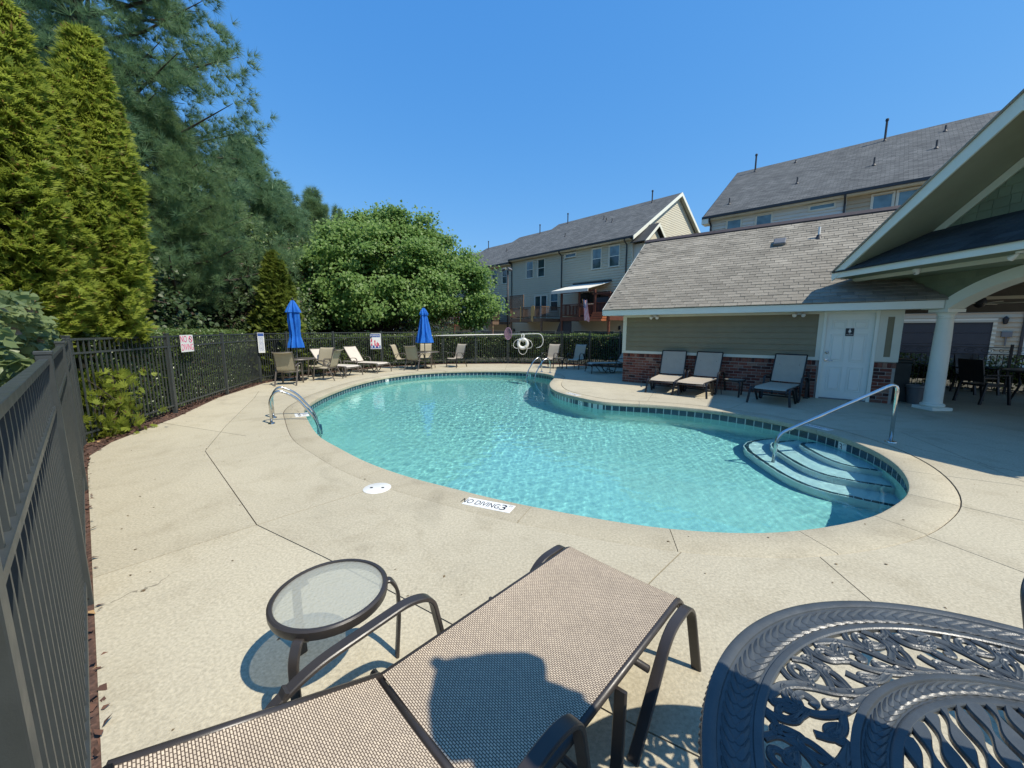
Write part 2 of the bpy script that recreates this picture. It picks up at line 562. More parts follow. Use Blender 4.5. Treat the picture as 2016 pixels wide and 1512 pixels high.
def leafcloud(name, C, X, Z, size, tv, tf, m, parent=None, kind=None, roll=None):
    """place template (tv, tf) at every centre C: local x along X, local z roughly along Z"""
    n = len(C)
    X = unit(np.asarray(X, float)); Z = np.asarray(Z, float)
    Y = unit(np.cross(Z, X)); Z2 = np.cross(X, Y)
    size = np.broadcast_to(np.asarray(size, float), (n,))
    tv = np.asarray(tv, float)
    V = (C[:, None, :] + size[:, None, None] * (tv[None, :, 0:1] * X[:, None, :] + tv[None, :, 1:2] * Y[:, None, :] + tv[None, :, 2:3] * Z2[:, None, :]))
    tf = np.asarray(tf, np.int32)
    F = (np.arange(n, dtype=np.int32)[:, None, None] * len(tv) + tf[None])
    return mesh_np(name, V.reshape(-1, 3), F.reshape(-1, tf.shape[1]), m, parent, kind)

LEAF_T = ([(0, 0, 0), (0.35, 0.30, 0.07), (1, 0, -0.06), (0.35, -0.30, 0.07)], [(0, 2, 1), (0, 3, 2)])
HEART_T = ([(0, 0, 0), (0.18, 0.42, 0.05), (0.55, 0.36, 0.05), (1, 0, -0.1), (0.55, -0.36, 0.05), (0.18, -0.42, 0.05)],
           [(0, 3, 2), (0, 2, 1), (0, 4, 3), (0, 5, 4)])

TEXTS = []
def text(name, body, size, m, parent, loc, rot, align='CENTER', extrude=0.0008, sx=1.0):
    cu = bpy.data.curves.new(name, 'FONT')
    cu.body = body
    cu.size = size
    cu.align_x = align
    cu.align_y = 'CENTER'
    cu.extrude = extrude
    cu.materials.append(m)
    o = bpy.data.objects.new(name, cu)
    o.parent = parent
    o.location = loc
    o.rotation_euler = rot
    o.scale = (sx, 1, 1)
    COL.objects.link(o)
    TEXTS.append(o)
    return o
# ------------------------------------------------------------------ ground, deck and pool
POOL_PTS = [(-4.00, 7.31), (-3.12, 6.00), (-2.47, 5.31), (-1.82, 4.69), (-1.17, 4.21), (-0.66, 3.92), (-0.12, 3.62), (0.56, 3.32),
            (0.98, 3.16), (1.39, 3.05), (1.75, 3.00), (2.08, 2.99), (2.34, 3.02), (2.73, 3.10), (3.25, 3.27), (3.64, 3.48), (4.01, 3.71),
            (4.30, 3.97), (4.60, 4.32), (4.89, 4.78), (5.10, 5.35), (5.16, 5.93), (5.06, 6.52), (4.75, 7.20), (4.25, 7.80), (3.60, 8.25),
            (3.05, 8.50), (2.45, 8.68), (2.03, 8.88), (1.72, 9.30), (1.35, 9.92), (1.16, 10.55), (1.12, 11.24), (1.17, 11.90), (1.30, 12.55),
            (1.45, 13.20), (1.50, 13.72), (1.36, 14.34), (0.80, 15.10), (-0.05, 15.55), (-1.13, 15.69), (-2.19, 15.55), (-3.01, 15.26),
            (-3.80, 14.70), (-4.45, 13.66), (-4.78, 12.36), (-4.87, 11.05), (-4.80, 9.68), (-4.60, 8.60), (-4.36, 7.90)]
C_RAW = [Vector((p.x, p.y)) for p in catmull(POOL_PTS, 8, True)]

def resample(P, n):
    d = [0.0]
    for i in range(len(P)): d.append(d[-1] + (P[(i + 1) % len(P)] - P[i]).length)
    out, j = [], 0
    for k in range(n):
        s = d[-1] * k / n
        while d[j + 1] < s: j += 1
        t = (s - d[j]) / max(1e-9, d[j + 1] - d[j])
        out.append(P[j] * (1 - t) + P[(j + 1) % len(P)] * t)
    return out, d[-1]

NC = 240
CONT, PERIM = resample(C_RAW, NC)
for _ in range(2):
    CONT = [(CONT[i - 1] + CONT[i] * 2 + CONT[(i + 1) % NC]) / 4 for i in range(NC)]
NRM = []
for i in range(NC):
    t = (CONT[(i + 2) % NC] - CONT[i - 2]).normalized()
    NRM.append(Vector((t.y, -t.x)))
def offs(d):
    return [CONT[i] + NRM[i] * d for i in range(NC)]
def inside(p, poly):
    r = False; n = len(poly); j = n - 1
    for i in range(n):
        a, b = poly[i], poly[j]
        if (a[1] > p[1]) != (b[1] > p[1]) and p[0] < (b[0] - a[0]) * (p[1] - a[1]) / (b[1] - a[1]) + a[0]: r = not r
        j = i
    return r
def nearest(x, y):
    q = Vector((x, y))
    return min(range(NC), key=lambda i: (CONT[i] - q).length)

WATER_Z = -0.195
def floor_z(x, y):
    t = min(1, max(0, (y - 4.5) / 9.0)) ; t = t * t * (3 - 2 * t)
    return -1.08 - 0.47 * t

DECK = [(3.2, -3.05), (-5.10, 4.43), (-5.62, 4.93), (-5.97, 5.55), (-6.42, 7.2), (-7.22, 9.3), (-7.72, 11.8), (-7.62, 13.3), (-6.9, 15.2), (-5.65, 17.1),
        (-3.2, 18.5), (-0.2, 18.75), (2.3, 18.2), (4.6, 16.8), (6.6, 15.4), (18.0, 6.6), (18.0, -3.05)]
COPW = 0.36
hole = offs(COPW + 0.010)

JOINTS = [
    [(-6.9, 10.35), (-6.3, 9.25), (-5.0, 6.55), (-4.25, 5.14), (-2.2, 3.11), (-1.38, 2.63), (-0.78, 2.26), (-0.34, 1.98), (0.43, 1.47), (1.6, 0.8), (3.2, 0.1), (5.5, -3.2)],
    [(-4.25, 5.14), (-3.30, 6.2)], [(-4.25, 5.14), (-5.3, 4.1), (-6.0, 3.4)], [(-2.2, 3.11), (-1.45, 3.9)], [(-2.2, 3.11), (-3.2, 2.0)],
    [(1.39, 3.05), (1.31, 2.73), (0.95, 2.38), (0.20, 1.60)], [(2.35, 3.3), (2.23, 2.18), (2.0, 0.6)], [(3.20, 3.45), (3.62, 2.25), (5.4, -3.2)],
    [(3.9, 3.9), (4.51, 3.18), (6.4, 0.9)], [(4.45, 4.52), (5.5, 3.94), (8.4, 2.4)], [(8.41, 8.45), (8.41, -3.2)], [(5.0, 6.3), (8.41, 6.05)],
    [(6.4, 6.2), (5.6, 3.9)], [(4.2, 7.6), (6.4, 9.7)], [(-4.7, 9.9), (-7.6, 9.3)], [(-4.6, 12.9), (-8.0, 13.2)], [(-3.3, 14.9), (-5.9, 17.4)],
    [(-0.3, 15.4), (-0.2, 19.5)], [(1.2, 14.5), (4.0, 17.5)], [(1.3, 11.3), (3.7, 12.1)], [(2.9, 8.3), (4.2, 11.0)], [(-4.2, 5.9), (-6.4, 6.8)],
    [(8.41, 4.0), (18.2, 4.0)], [(11.5, 9.0), (11.5, -3.2)],
]

def cdt(loops, lines):
    vs, es = [], []
    for L in loops:
        b = len(vs); vs += [Vector((p[0], p[1])) for p in L]
        es += [(b + i, b + (i + 1) % len(L)) for i in range(len(L))]
    for L in lines:
        b = len(vs); vs += [Vector((p[0], p[1])) for p in L]
        es += [(b + i, b + i + 1) for i in range(len(L) - 1)]
    r = delaunay_2d_cdt(vs, es, [], 0, 1e-5)
    return r[0], r[1], r[2]

HW = 0.0042
lines = []
for J in JOINTS:
    P = [Vector(p) for p in J]
    for sgn in (1, -1):
        L = []
        for i in range(len(P)):
            t = (P[min(i + 1, len(P) - 1)] - P[max(i - 1, 0)]).normalized()
            L.append(P[i] + Vector((-t.y, t.x)) * HW * sgn)
        lines.append(L)
segs = [(Vector(J[i]), Vector(J[i + 1])) for J in JOINTS for i in range(len(J) - 1)]
def dseg(p):
    best = 9
    for a, b in segs:
        ab = b - a; t = max(0, min(1, (p - a).dot(ab) / ab.length_squared))
        best = min(best, (p - a - ab * t).length)
    return best
V2, E2, F2 = cdt([DECK, hole], lines)
keep = []
for f in F2:
    c = sum((V2[k] for k in f), Vector((0, 0))) / len(f)
    if not inside(c, DECK) or inside(c, hole): continue
    if dseg(c) < HW * 1.15: continue
    keep.append(tuple(f))
emap = {}
for i, f in enumerate(keep):
    for a, b in zip(f, f[1:] + f[:1]): emap.setdefault((min(a, b), max(a, b)), []).append(i)
par = list(range(len(keep)))
def find(a):
    while par[a] != a:
        par[a] = par[par[a]]; a = par[a]
    return a
for e, ff in emap.items():
    if len(ff) == 2: par[find(ff[0])] = find(ff[1])
comps = {}
for i in range(len(keep)): comps.setdefault(find(i), []).append(keep[i])
deck = bpy.data.objects.new('pool_deck', None)
COL.objects.link(deck); deck['kind'] = 'structure'
for fs in comps.values():
    area = sum(abs((V2[f[1]] - V2[f[0]]).cross(V2[f[2]] - V2[f[0]])) / 2 for f in fs)
    if area < 0.004: continue
    ids = sorted({k for f in fs for k in f}); ix = {k: n for n, k in enumerate(ids)}
    mb = MB()
    vs = [(V2[k].x, V2[k].y, 0.0) for k in ids]
    cnt = {}
    for f in fs:
        for a, b in zip(f, f[1:] + f[:1]): cnt[(a, b)] = cnt.get((a, b), 0) + 1
    faces = [tuple(ix[k] for k in f) for f in fs]
    n = len(vs)
    vs += [(x, y, -0.016) for x, y, z in vs]
    for a, b in cnt:
        if (b, a) not in cnt: faces.append((ix[a], ix[a] + n, ix[b] + n, ix[b]))
    mb.add(vs, faces).build('deck_slab', M['concrete'], deck)
# bed of dark sealant under the joints
Vb, _, Fb = cdt([DECK, offs(0.2)], [])
hb = offs(0.2)
mb = MB()
mb.add([(v.x, v.y, -0.011) for v in Vb], [tuple(f) for f in Fb if inside(sum((Vb[k] for k in f), Vector((0, 0))) / len(f), DECK) and not inside(sum((Vb[k] for k in f), Vector((0, 0))) / len(f), hb)])
mb.build('joint_bed', M['joint'], deck)
# ground everywhere else
BIG = [(-260, -260), (260, -260), (260, 260), (-260, 260)]
din = [(p[0], p[1]) for p in DECK]
cx0 = sum(p[0] for p in din) / len(din); cy0 = sum(p[1] for p in din) / len(din)
din2 = [(cx0 + (x - cx0) * 0.997, cy0 + (y - cy0) * 0.997) for x, y in din]
Vg, _, Fg = cdt([BIG, din2], [])
mb = MB()
mb.add([(v.x, v.y, -0.035) for v in Vg], [tuple(f) for f in Fg if not inside(sum((Vg[k] for k in f), Vector((0, 0))) / len(f), din2)])
g = mb.build('ground', M['soil']); g['kind'] = 'structure'
# bark mulch strip between deck and fence
ms = [(3.0, -3.3), (-5.35, 4.15), (-5.95, 4.75), (-6.35, 5.6), (-6.85, 7.2), (-7.6, 9.3), (-8.15, 11.8), (-8.05, 13.4), (-7.3, 15.4), (-6.0, 17.5),
      (-3.4, 19.0), (-0.2, 19.3), (2.5, 18.8), (4.9, 17.2), (7.0, 15.9)]
inner = [(3.2, -3.05)] + DECK[1:15]
mb = MB()
for i in range(len(ms) - 1):
    a, b, c, d = ms[i], ms[i + 1], inner[i + 1], inner[i]
    n = 8
    for k in range(n):
        t0, t1 = k / n, (k + 1) / n
        L = lambda p, q, t: (p[0] * (1 - t) + q[0] * t, p[1] * (1 - t) + q[1] * t)
        q = [L(a, b, t0), L(a, b, t1), L(d, c, t1), L(d, c, t0)]
        mb.add([(x, y, -0.012) for x, y in q], [(0, 3, 2, 1)])
mb.build('mulch_bed', M['mulch'], kind='structure')
# loose chips and dead leaves in the mulch
n = 5200
k = RNG.integers(0, len(ms) - 1, n); w = np.array([math.dist(ms[i], ms[i + 1]) for i in range(len(ms) - 1)])
k = RNG.choice(len(w), n, p=w / w.sum())
A = np.array(ms); B = np.array(inner)
t = RNG.random(n)[:, None]; u = (RNG.random(n) ** 0.8)[:, None] * 1.03
P0 = A[k] * (1 - t) + A[k + 1] * t; P1 = B[k] * (1 - t) + B[k + 1] * t
P = P0 * (1 - u) + P1 * u
C = np.c_[P, RNG.uniform(-0.006, 0.02, n)]
X = RNG.normal(size=(n, 3)); X[:, 2] *= 0.35
M['chips'] = leaf_mat('mulch_chips', (0.14, 0.07, 0.045), (0.06, 0.032, 0.024), 0.0, 0.9, 3.0, dead=(0.35, 0.22, 0.10))
leafcloud('mulch_chips', C, X, np.array([[0, 0, 1.0]]) + RNG.normal(size=(n, 3)) * 0.4, RNG.uniform(0.02, 0.065, n), LEAF_T[0], LEAF_T[1], M['chips'], None, 'stuff')

# pool shell
pool = bpy.data.objects.new('swimming_pool', None)
COL.objects.link(pool); pool['kind'] = 'structure'
WO = 0.035
wall = offs(WO)
mb = MB()
vs, fs = [], []
for i in range(NC):
    p = wall[i]; fz = floor_z(p.x, p.y)
    for d, z in ((0.0, -0.07), (0.0, -0.24), (0.0, fz + 0.22), (-0.03, fz + 0.10), (-0.09, fz + 0.03), (-0.2, fz)):
        q = p + NRM[i] * d
        vs.append((q.x, q.y, z))
for i in range(NC):
    j = (i + 1) % NC
    for k in range(5): fs.append((i * 6 + k, i * 6 + k + 1, j * 6 + k + 1, j * 6 + k))
mb.add(vs, fs).build('pool_wall', M['floor_plaster'], pool, smooth=True)
fl = [p for p in offs(WO - 0.2)]
grid = [[(x * 0.5, y * 0.5)] for x in range(-10, 12) for y in range(5, 33) if inside((x * 0.5, y * 0.5), fl)]
vv = [Vector((p.x, p.y)) for p in fl] + [Vector(q[0]) for q in grid]
Vf, _, Ff = delaunay_2d_cdt(vv, [(i, (i + 1) % NC) for i in range(NC)], [], 1, 1e-5)[:3]
mb = MB(); mb.add([(v.x, v.y, floor_z(v.x, v.y)) for v in Vf], [tuple(f) for f in Ff]).build('pool_floor', M['floor_plaster'], pool, smooth=True)

# coping in cast segments
cuts = sorted({nearest(*p) for p in [(1.39, 3.05), (2.35, 3.02), (3.25, 3.27), (4.05, 3.74), (4.61, 4.42), (5.1, 6.3), (4.3, 7.7), (2.9, 8.55), (1.2, 10.4),
               (1.3, 12.6), (1.2, 14.55), (-0.3, 15.6), (-2.6, 15.4), (-4.3, 13.8), (-4.85, 11.3), (-4.75, 9.5), (-3.45, 6.5), (-1.5, 4.45), (0.2, 3.46)]})
prof = [(0.045, -0.088), (0.012, -0.085), (0.0, -0.074), (0.0, -0.022), (0.006, -0.008), (0.022, 0.0), (0.18, 0.0015), (0.345, 0.0), (COPW, -0.008), (COPW, -0.06)]
for a, b in zip(cuts, cuts[1:] + [cuts[0] + NC]):
    mb = MB(); vs, fs = [], []
    n = b - a
    for k in range(n + 1):
        i = (a + k) % NC
        sh = 0.0
        tg = Vector((-NRM[i].y, NRM[i].x))
        if k == 0: sh = 0.003
        if k == n: sh = -0.003
        for d, z in prof:
            q = CONT[i] + NRM[i] * d + tg * sh
            vs.append((q.x, q.y, z))
    m = len(prof)
    for k in range(n):
        for j in range(m - 1): fs.append((k * m + j, (k + 1) * m + j, (k + 1) * m + j + 1, k * m + j + 1))
    fs.append(tuple(range(m))); fs.append(tuple((n * m + j for j in range(m)))[::-1])
    mb.add(vs, fs).build('coping_stone', M['coping'], pool, smooth=True, auto=40)

# waterline tiles, one by one
nt = int(PERIM / 0.158)
TP, _ = resample(offs(WO), nt)
tile_me = MB().bev(-0.0735, 0.0735, -0.012, 0.004, -0.0735, 0.0735, 0.003).build('waterline_tile', M['tile'], pool)
first = True
for k in range(nt):
    a, b = TP[k], TP[(k + 1) % nt]
    t = (b - a).normalized()
    mid = (a + b) / 2
    rot = (0, 0, math.atan2(t.y, t.x))
    # local +y points into the pool
    if first:
        tile_me.location = (mid.x, mid.y, -0.163); tile_me.rotation_euler = rot; first = False
    else:
        link_copy('waterline_tile', tile_me, pool, (mid.x, mid.y, -0.163 + random.uniform(-0.001, 0.001)), rot)
mb = MB(); vs, fs = [], []
for i in range(NC):
    p = offs(WO - 0.003)[i] if i == 0 else None
gq = offs(WO - 0.003)
for i in range(NC): vs += [(gq[i].x, gq[i].y, -0.088), (gq[i].x, gq[i].y, -0.24)]
for i in range(NC): fs.append((2 * i, 2 * i + 1, 2 * ((i + 1) % NC) + 1, 2 * ((i + 1) % NC)))
M['grout'] = mat('tile_grout', (0.55, 0.58, 0.56), 0.8)
mb.add(vs, fs).build('tile_grout', M['grout'], pool, smooth=True)

# curved entry steps with dark tile nosings
STEPS = [(-0.36, [(5.15, 4.85), (4.95, 5.02), (4.80, 5.12), (4.70, 5.26), (4.66, 5.50), (4.69, 5.77), (4.75, 6.07), (4.82, 6.24), (4.95, 6.34), (5.25, 6.38)]),
         (-0.59, [(4.95, 4.55), (4.76, 4.65), (4.59, 4.76), (4.41, 4.91), (4.28, 5.07), (4.22, 5.34), (4.26, 5.79), (4.33, 6.15), (4.44, 6.39), (4.61, 6.57), (4.90, 6.66), (5.25, 6.70)]),
         (-0.82, [(4.66, 4.18), (4.46, 4.32), (4.32, 4.45), (4.15, 4.59), (4.02, 4.73), (3.92, 4.94), (3.87, 5.25), (3.90, 5.74), (3.95, 6.12), (4.03, 6.44), (4.17, 6.67), (4.38, 6.85), (4.70, 6.97), (5.2, 7.05)])]
nose_src = MB().bev(-0.035, 0.035, -0.028, 0.028, -0.004, 0.005, 0.002).build('nosing_tile', M['tile'], pool)
nose_used = False
for z, pl in STEPS:
    c = catmull(pl, 6)
    poly = [(p.x, p.y) for p in c] + [(6.2, 7.4), (6.2, 4.0)]
    mb = MB(); mb.prism(poly[::-1], -1.7, z)
    st = mb.build('pool_step', M['plaster'], pool)
    L = [Vector((p.x, p.y)) for p in c]
    acc, nxt = 0.0, 0.04
    for a, b in zip(L, L[1:]):
        d = (b - a).length
        while acc + d >= nxt:
            q = a + (b - a) * ((nxt - acc) / d)
            t = (b - a).normalized(); nn = Vector((t.y, -t.x))
            q = q + nn * 0.045
            nxt += 0.0765
            if not inside(q, offs(0.02)): continue
            rot = (0, 0, math.atan2(t.y, t.x))
            if not nose_used:
                nose_src.location = (q.x, q.y, z + 0.003); nose_src.rotation_euler = rot; nose_used = True
            else: link_copy('nosing_tile', nose_src, pool, (q.x, q.y, z + 0.003), rot)
        acc += d

# water: one closed body, clear with a faint blue-green absorption
def water_mat():
    m = bpy.data.materials.new('pool_water')
    t = NT(m)
    co = t.n('ShaderNodeNewGeometry').outputs['Position']
    n1 = t.noise(4.5, 3, 0.55, co, 0.8)
    n2 = t.noise(15, 2, 0.5, co, 0.5)
    h = t.math('ADD', t.math('MULTIPLY', n1, 1.0), t.math('MULTIPLY', n2, 0.35))
    b = t.bump(h, 0.22, 0.05)
    rf = t.n('ShaderNodeBsdfGlass'); rf.inputs['IOR'].default_value = 1.33; rf.inputs['Roughness'].default_value = 0.0
    rf.inputs['Color'].default_value = (0.74, 0.965, 0.985, 1)
    t.done(rf.outputs[0])
    return m
M['water'] = water_mat()
wq = offs(WO + 0.006)
# rippled surface: crossed trains of small waves, stronger in patches
STEP = 0.019
gx = np.arange(-5.2, 5.6, STEP); gy = np.arange(2.6, 16.2, STEP)
poly = np.array([(p.x, p.y) for p in offs(WO - 0.02)])
GX_, GY_ = np.meshgrid(gx, gy)
inn = np.zeros(GX_.shape, bool)
jx = np.roll(poly, 1, axis=0)
for (ax_, ay_), (bx_, by_) in zip(poly, jx):
    c_ = ((ay_ > GY_) != (by_ > GY_)) & (GX_ < (bx_ - ax_) * (GY_ - ay_) / (by_ - ay_ + 1e-12) + ax_)
    inn ^= c_
rw = np.random.default_rng(77)
WAVES = []
for k in range(64):
    lam = 0.058 * (0.34 / 0.058) ** rw.random()
    th_ = rw.uniform(0, 2 * PI)
    WAVES.append((2 * PI / lam * math.cos(th_), 2 * PI / lam * math.sin(th_), rw.uniform(0, 6.28), 0.00080 * lam ** 1.08))
def ripple(x, y):
    h = 0
    for kx, ky, ph, am in WAVES: h = h + am * np.sin(kx * x + ky * y + ph)
    env = 0.75 + 0.45 * np.sin(0.7 * x + 0.4 * y + 1) * np.sin(0.55 * y - 0.3 * x)
    return h * env
ids = -np.ones(GX_.shape, int)
pts = np.c_[GX_[inn], GY_[inn]]
ids[inn] = np.arange(len(pts))
rim = np.array([(p.x, p.y) for p in wq])
quad = np.stack([ids[:-1, :-1], ids[:-1, 1:], ids[1:, 1:], ids[1:, :-1]], -1).reshape(-1, 4)
quad = quad[(quad >= 0).all(1)]
# stitch the grid to the rim
ecount = {}
for q in quad:
    for a_, b_ in zip(q, np.roll(q, -1)): ecount[(int(a_), int(b_))] = 1
bd = [(a_, b_) for (a_, b_) in ecount if (b_, a_) not in ecount]
bids = sorted({i for e_ in bd for i in e_})
loc = {i: n_ for n_, i in enumerate(bids)}
vv = [Vector(p) for p in rim] + [Vector(pts[i]) for i in bids]
ee = [(i, (i + 1) % NC) for i in range(NC)] + [(NC + loc[a_], NC + loc[b_]) for a_, b_ in bd]
Vw, _, Fw, origv = delaunay_2d_cdt(vv, ee, [], 1, 1e-6)[:4]
grid_loop = {NC + k_ for k_ in range(len(bids))}
Z_ = WATER_Z + ripple(pts[:, 0], pts[:, 1])
verts = [(x, y, z) for (x, y), z in zip(pts, Z_)]
base_n = len(verts)
mapv = {}
for i_, v_ in enumerate(Vw):
    o_ = [q for q in origv[i_]] if origv[i_] else []
    if o_ and o_[0] >= NC: mapv[i_] = bids[o_[0] - NC]
    else:
        mapv[i_] = len(verts); verts.append((v_.x, v_.y, WATER_Z + float(ripple(v_.x, v_.y)) * 0.6))
faces = [tuple(int(k_) for k_ in q) for q in quad]
for f_ in Fw:
    if all(origv[k_] and origv[k_][0] >= NC for k_ in f_):
        c_ = sum((Vw[k_] for k_ in f_), Vector((0, 0))) / len(f_)
        ix_, iy_ = int((c_.x - gx[0]) / STEP), int((c_.y - gy[0]) / STEP)
        if ids[iy_, ix_] >= 0 and ids[iy_, ix_ + 1] >= 0 and ids[iy_ + 1, ix_ + 1] >= 0 and ids[iy_ + 1, ix_] >= 0: continue
    faces.append(tuple(mapv[k_] for k_ in f_))
mb = MB(); mb.v = verts; mb.f = faces; mb.mi = [0] * len(faces)
rb = len(mb.v)
mb.v += [(p[0], p[1], -1.95) for p in rim]
rimtop = [None] * NC
for i_, v_ in enumerate(Vw):
    if origv[i_] and origv[i_][0] < NC: rimtop[origv[i_][0]] = mapv[i_]
for i_ in range(NC):
    j_ = (i_ + 1) % NC
    mb.f.append((rimtop[i_], rb + i_, rb + j_, rimtop[j_])); mb.mi.append(0)
mb.f.append(tuple(rb + i_ for i_ in range(NC))[::-1]); mb.mi.append(0)
w = mb.build('water', M['water'], smooth=True); w['kind'] = 'structure'
for p_ in list(w.data.polygons)[-(NC + 1):]: p_.use_smooth = False
w.data.set_sharp_from_angle(angle=math.radians(50))
w.cycles.is_caustics_caster = True
for o in pool.children_recursive: o.cycles.is_caustics_receiver = True
sun_data.cycles.is_caustics_light = True
scene.cycles.caustics_refractive = True

# depth markers set in the coping and in the tile band
def deck_marker(x, y, ang, txts, w, hgt, lab):
    mb = MB(); mb.bev(-w / 2, w / 2, -hgt / 2, hgt / 2, -0.006, 0.004, 0.001)
    o = mb.build('depth_marker', M['white_tile'], pool)
    o.location = (x, y, 0); o.rotation_euler = (0, 0, ang)
    o['label'] = lab
    for s, sz, px, py, sx in txts:
        text('lettering', s, sz, M['ink'], o, (px, py, 0.0045), (0, 0, 0), sx=sx, extrude=0.0004)
    return o
ndc = Vector((-0.225, 3.485)); ang = math.atan2(3.45 - 3.64, 0.02 + 0.44)
deck_marker(ndc.x, ndc.y, ang, [('NO DIVING', 0.125, -0.085, -0.005, 0.62), ('3', 0.15, 0.155, -0.005, 1.1), ('FT', 0.04, 0.215, 0.045, 0.9)], 0.50, 0.155, 'white tile printed NO DIVING 3 FT set in the coping')
i = nearest(-4.0, 7.31); p = CONT[i] + NRM[i] * 0.16
deck_marker(p.x, p.y + 0.18, math.atan2(NRM[i].x, -NRM[i].y) + PI, [('NO DIVING', 0.07, 0, 0.04, 0.8), ('3 FT', 0.08, 0, -0.05, 0.9)], 0.34, 0.24, 'white tile with black print set beside the pool ladder')
i = nearest(5.05, 6.35); p = CONT[i] + NRM[i] * 0.17
deck_marker(p.x, p.y, math.atan2(NRM[i].x, -NRM[i].y) + PI, [('NO DIVING', 0.11, -0.06, 0, 0.6), ('3 FT', 0.11, 0.17, 0, 0.7)], 0.50, 0.15, 'white NO DIVING tile set in the coping above the steps')
i = nearest(1.45, 9.75); p = CONT[i] + NRM[i] * 0.17
deck_marker(p.x, p.y, math.atan2(NRM[i].x, -NRM[i].y) + PI, [('NO DIVING', 0.11, -0.06, 0, 0.6), ('5 FT', 0.11, 0.17, 0, 0.7)], 0.50, 0.15, 'white NO DIVING tile set in the coping of the narrow neck')
def wall_marker(x, y, s, lab):
    i = nearest(x, y); p = CONT[i] + NRM[i] * (WO - 0.004)
    mb = MB(); mb.bev(-0.076, 0.076, -0.004, 0.012, -0.076, 0.076, 0.002)
    o = mb.build('depth_marker', M['white_tile'], pool)
    o.location = (p.x, p.y, -0.163)
    o.rotation_euler = (0, 0, math.atan2(NRM[i].y, NRM[i].x) + PI / 2)
    o['label'] = lab
    r = (PI / 2, 0, PI)
    text('lettering', s, 0.15, M['ink'], o, (0.022, 0.0125, -0.005), r, sx=0.95, extrude=0.0004)
    text('lettering', 'FT', 0.045, M['ink'], o, (-0.045, 0.0125, 0.045), r, extrude=0.0004)
wall_marker(5.15, 5.85, '3', 'white tile printed 3 FT in the tile band above the steps')
wall_marker(-4.50, 13.6, '5', 'white tile printed 5 FT in the far tile band')
wall_marker(0.75, 15.15, '5', 'white tile printed 5 FT beside the far ladder')
wall_marker(1.72, 9.35, '3', 'white tile in the tile band below the neck')

# scraps of leaf and grit blown over the deck
n = 260
P = np.c_[RNG.uniform(-6, 6, n), RNG.uniform(0.6, 9, n)]
hp_ = offs(0.05)
P = np.array([q for q in P if inside(q, DECK) and not inside(q, hp_)])
n = len(P)
M['scraps'] = leaf_mat('dry_scraps', (0.10, 0.065, 0.035), (0.22, 0.16, 0.08), 0.1, 0.8, 3.0)
leafcloud('leaf_litter', np.c_[P, np.full(n, 0.004)], np.c_[RNG.normal(size=(n, 2)), RNG.normal(0, 0.1, n)], np.array([[0, 0, 1.0]]) + RNG.normal(size=(n, 3)) * 0.25, RNG.uniform(0.008, 0.032, n), LEAF_T[0], LEAF_T[1], M['scraps'], None, 'stuff')
# skimmer lid
sk = thing('skimmer_cover', 'round white skimmer cover set flush in the concrete deck', 'cover', (-1.43, 3.88, 0))
mb = MB().lathe([(0.0, 0.006), (0.135, 0.006), (0.142, 0.003), (0.142, -0.004)][::-1], 36); mb.build('disc', M['plastic_white'], sk, smooth=True, auto=40)
for sx in (-0.06, 0.06):
    MB().box(sx - 0.014, sx + 0.014, -0.012, 0.012, 0.0065, 0.0085).build('finger_hole', M['black'], sk)

# stainless ladders and the step handrail
def ladder(base, dirv, label):
    """two bent rails: posts on the deck, arched over the coping, down into the water"""
    a = math.atan2(dirv[1], dirv[0])
    t = thing('pool_ladder', label, 'pool ladder', (base[0], base[1], 0), a)
    for sy in (-0.26, 0.26):
        path = fillet([(-0.36, sy, 0.0), (-0.36, sy, 0.44), (-0.24, sy, 0.60), (0.04, sy, 0.46), (0.34, sy, 0.02), (0.40, sy, -0.25), (0.40, sy, -1.0)], 0.15, 7)
        MB().tube(path, 0.021, 12).build('rail', M['steel'], t, smooth=True)
        MB().lathe([(0.058, 0.0), (0.055, 0.012), (0.03, 0.024), (0.024, 0.024)], 18, (-0.36, sy, 0.0)).build('escutcheon', M['steel'], t, smooth=True, auto=40)
    for z in (-0.30, -0.58):
        MB().bev(0.355, 0.445, -0.255, 0.255, z - 0.012, z + 0.012, 0.005).build('tread', M['plastic_white'], t)
    return t
ladder((-4.10, 7.10), (0.88, 0.47), 'stainless pool ladder on the left edge nearest the camera')
ladder((1.02, 14.70), (-0.83, -0.56), 'stainless pool ladder at the far edge by the tan chairs')
hr = thing('handrail', 'bent stainless handrail leading down into the pool steps', 'handrail', (0, 0, 0))
MB().tube(fillet([(5.66, 5.57, 0.0), (5.68, 5.60, 0.90), (4.10, 5.775, 0.055), (4.07, 5.76, -0.85)], 0.15, 8), 0.0245, 12).build('rail', M['steel'], hr, smooth=True)
MB().lathe([(0.07, 0.0), (0.066, 0.012), (0.035, 0.026), (0.025, 0.026)], 20, (5.66, 5.57, 0)).build('escutcheon', M['steel'], hr, smooth=True, auto=40)
# ------------------------------------------------------------------ pool house
HL = Vector((3.55, 12.29, 0)); HU = Vector((0.797, -0.604, 0)); HN = Vector((-0.604, -0.797, 0))
HA = math.atan2(-0.604, 0.797)
house = thing('pool_house', 'pool house with brick base, olive siding panel and pale shingled roof', 'building', HL, HA)
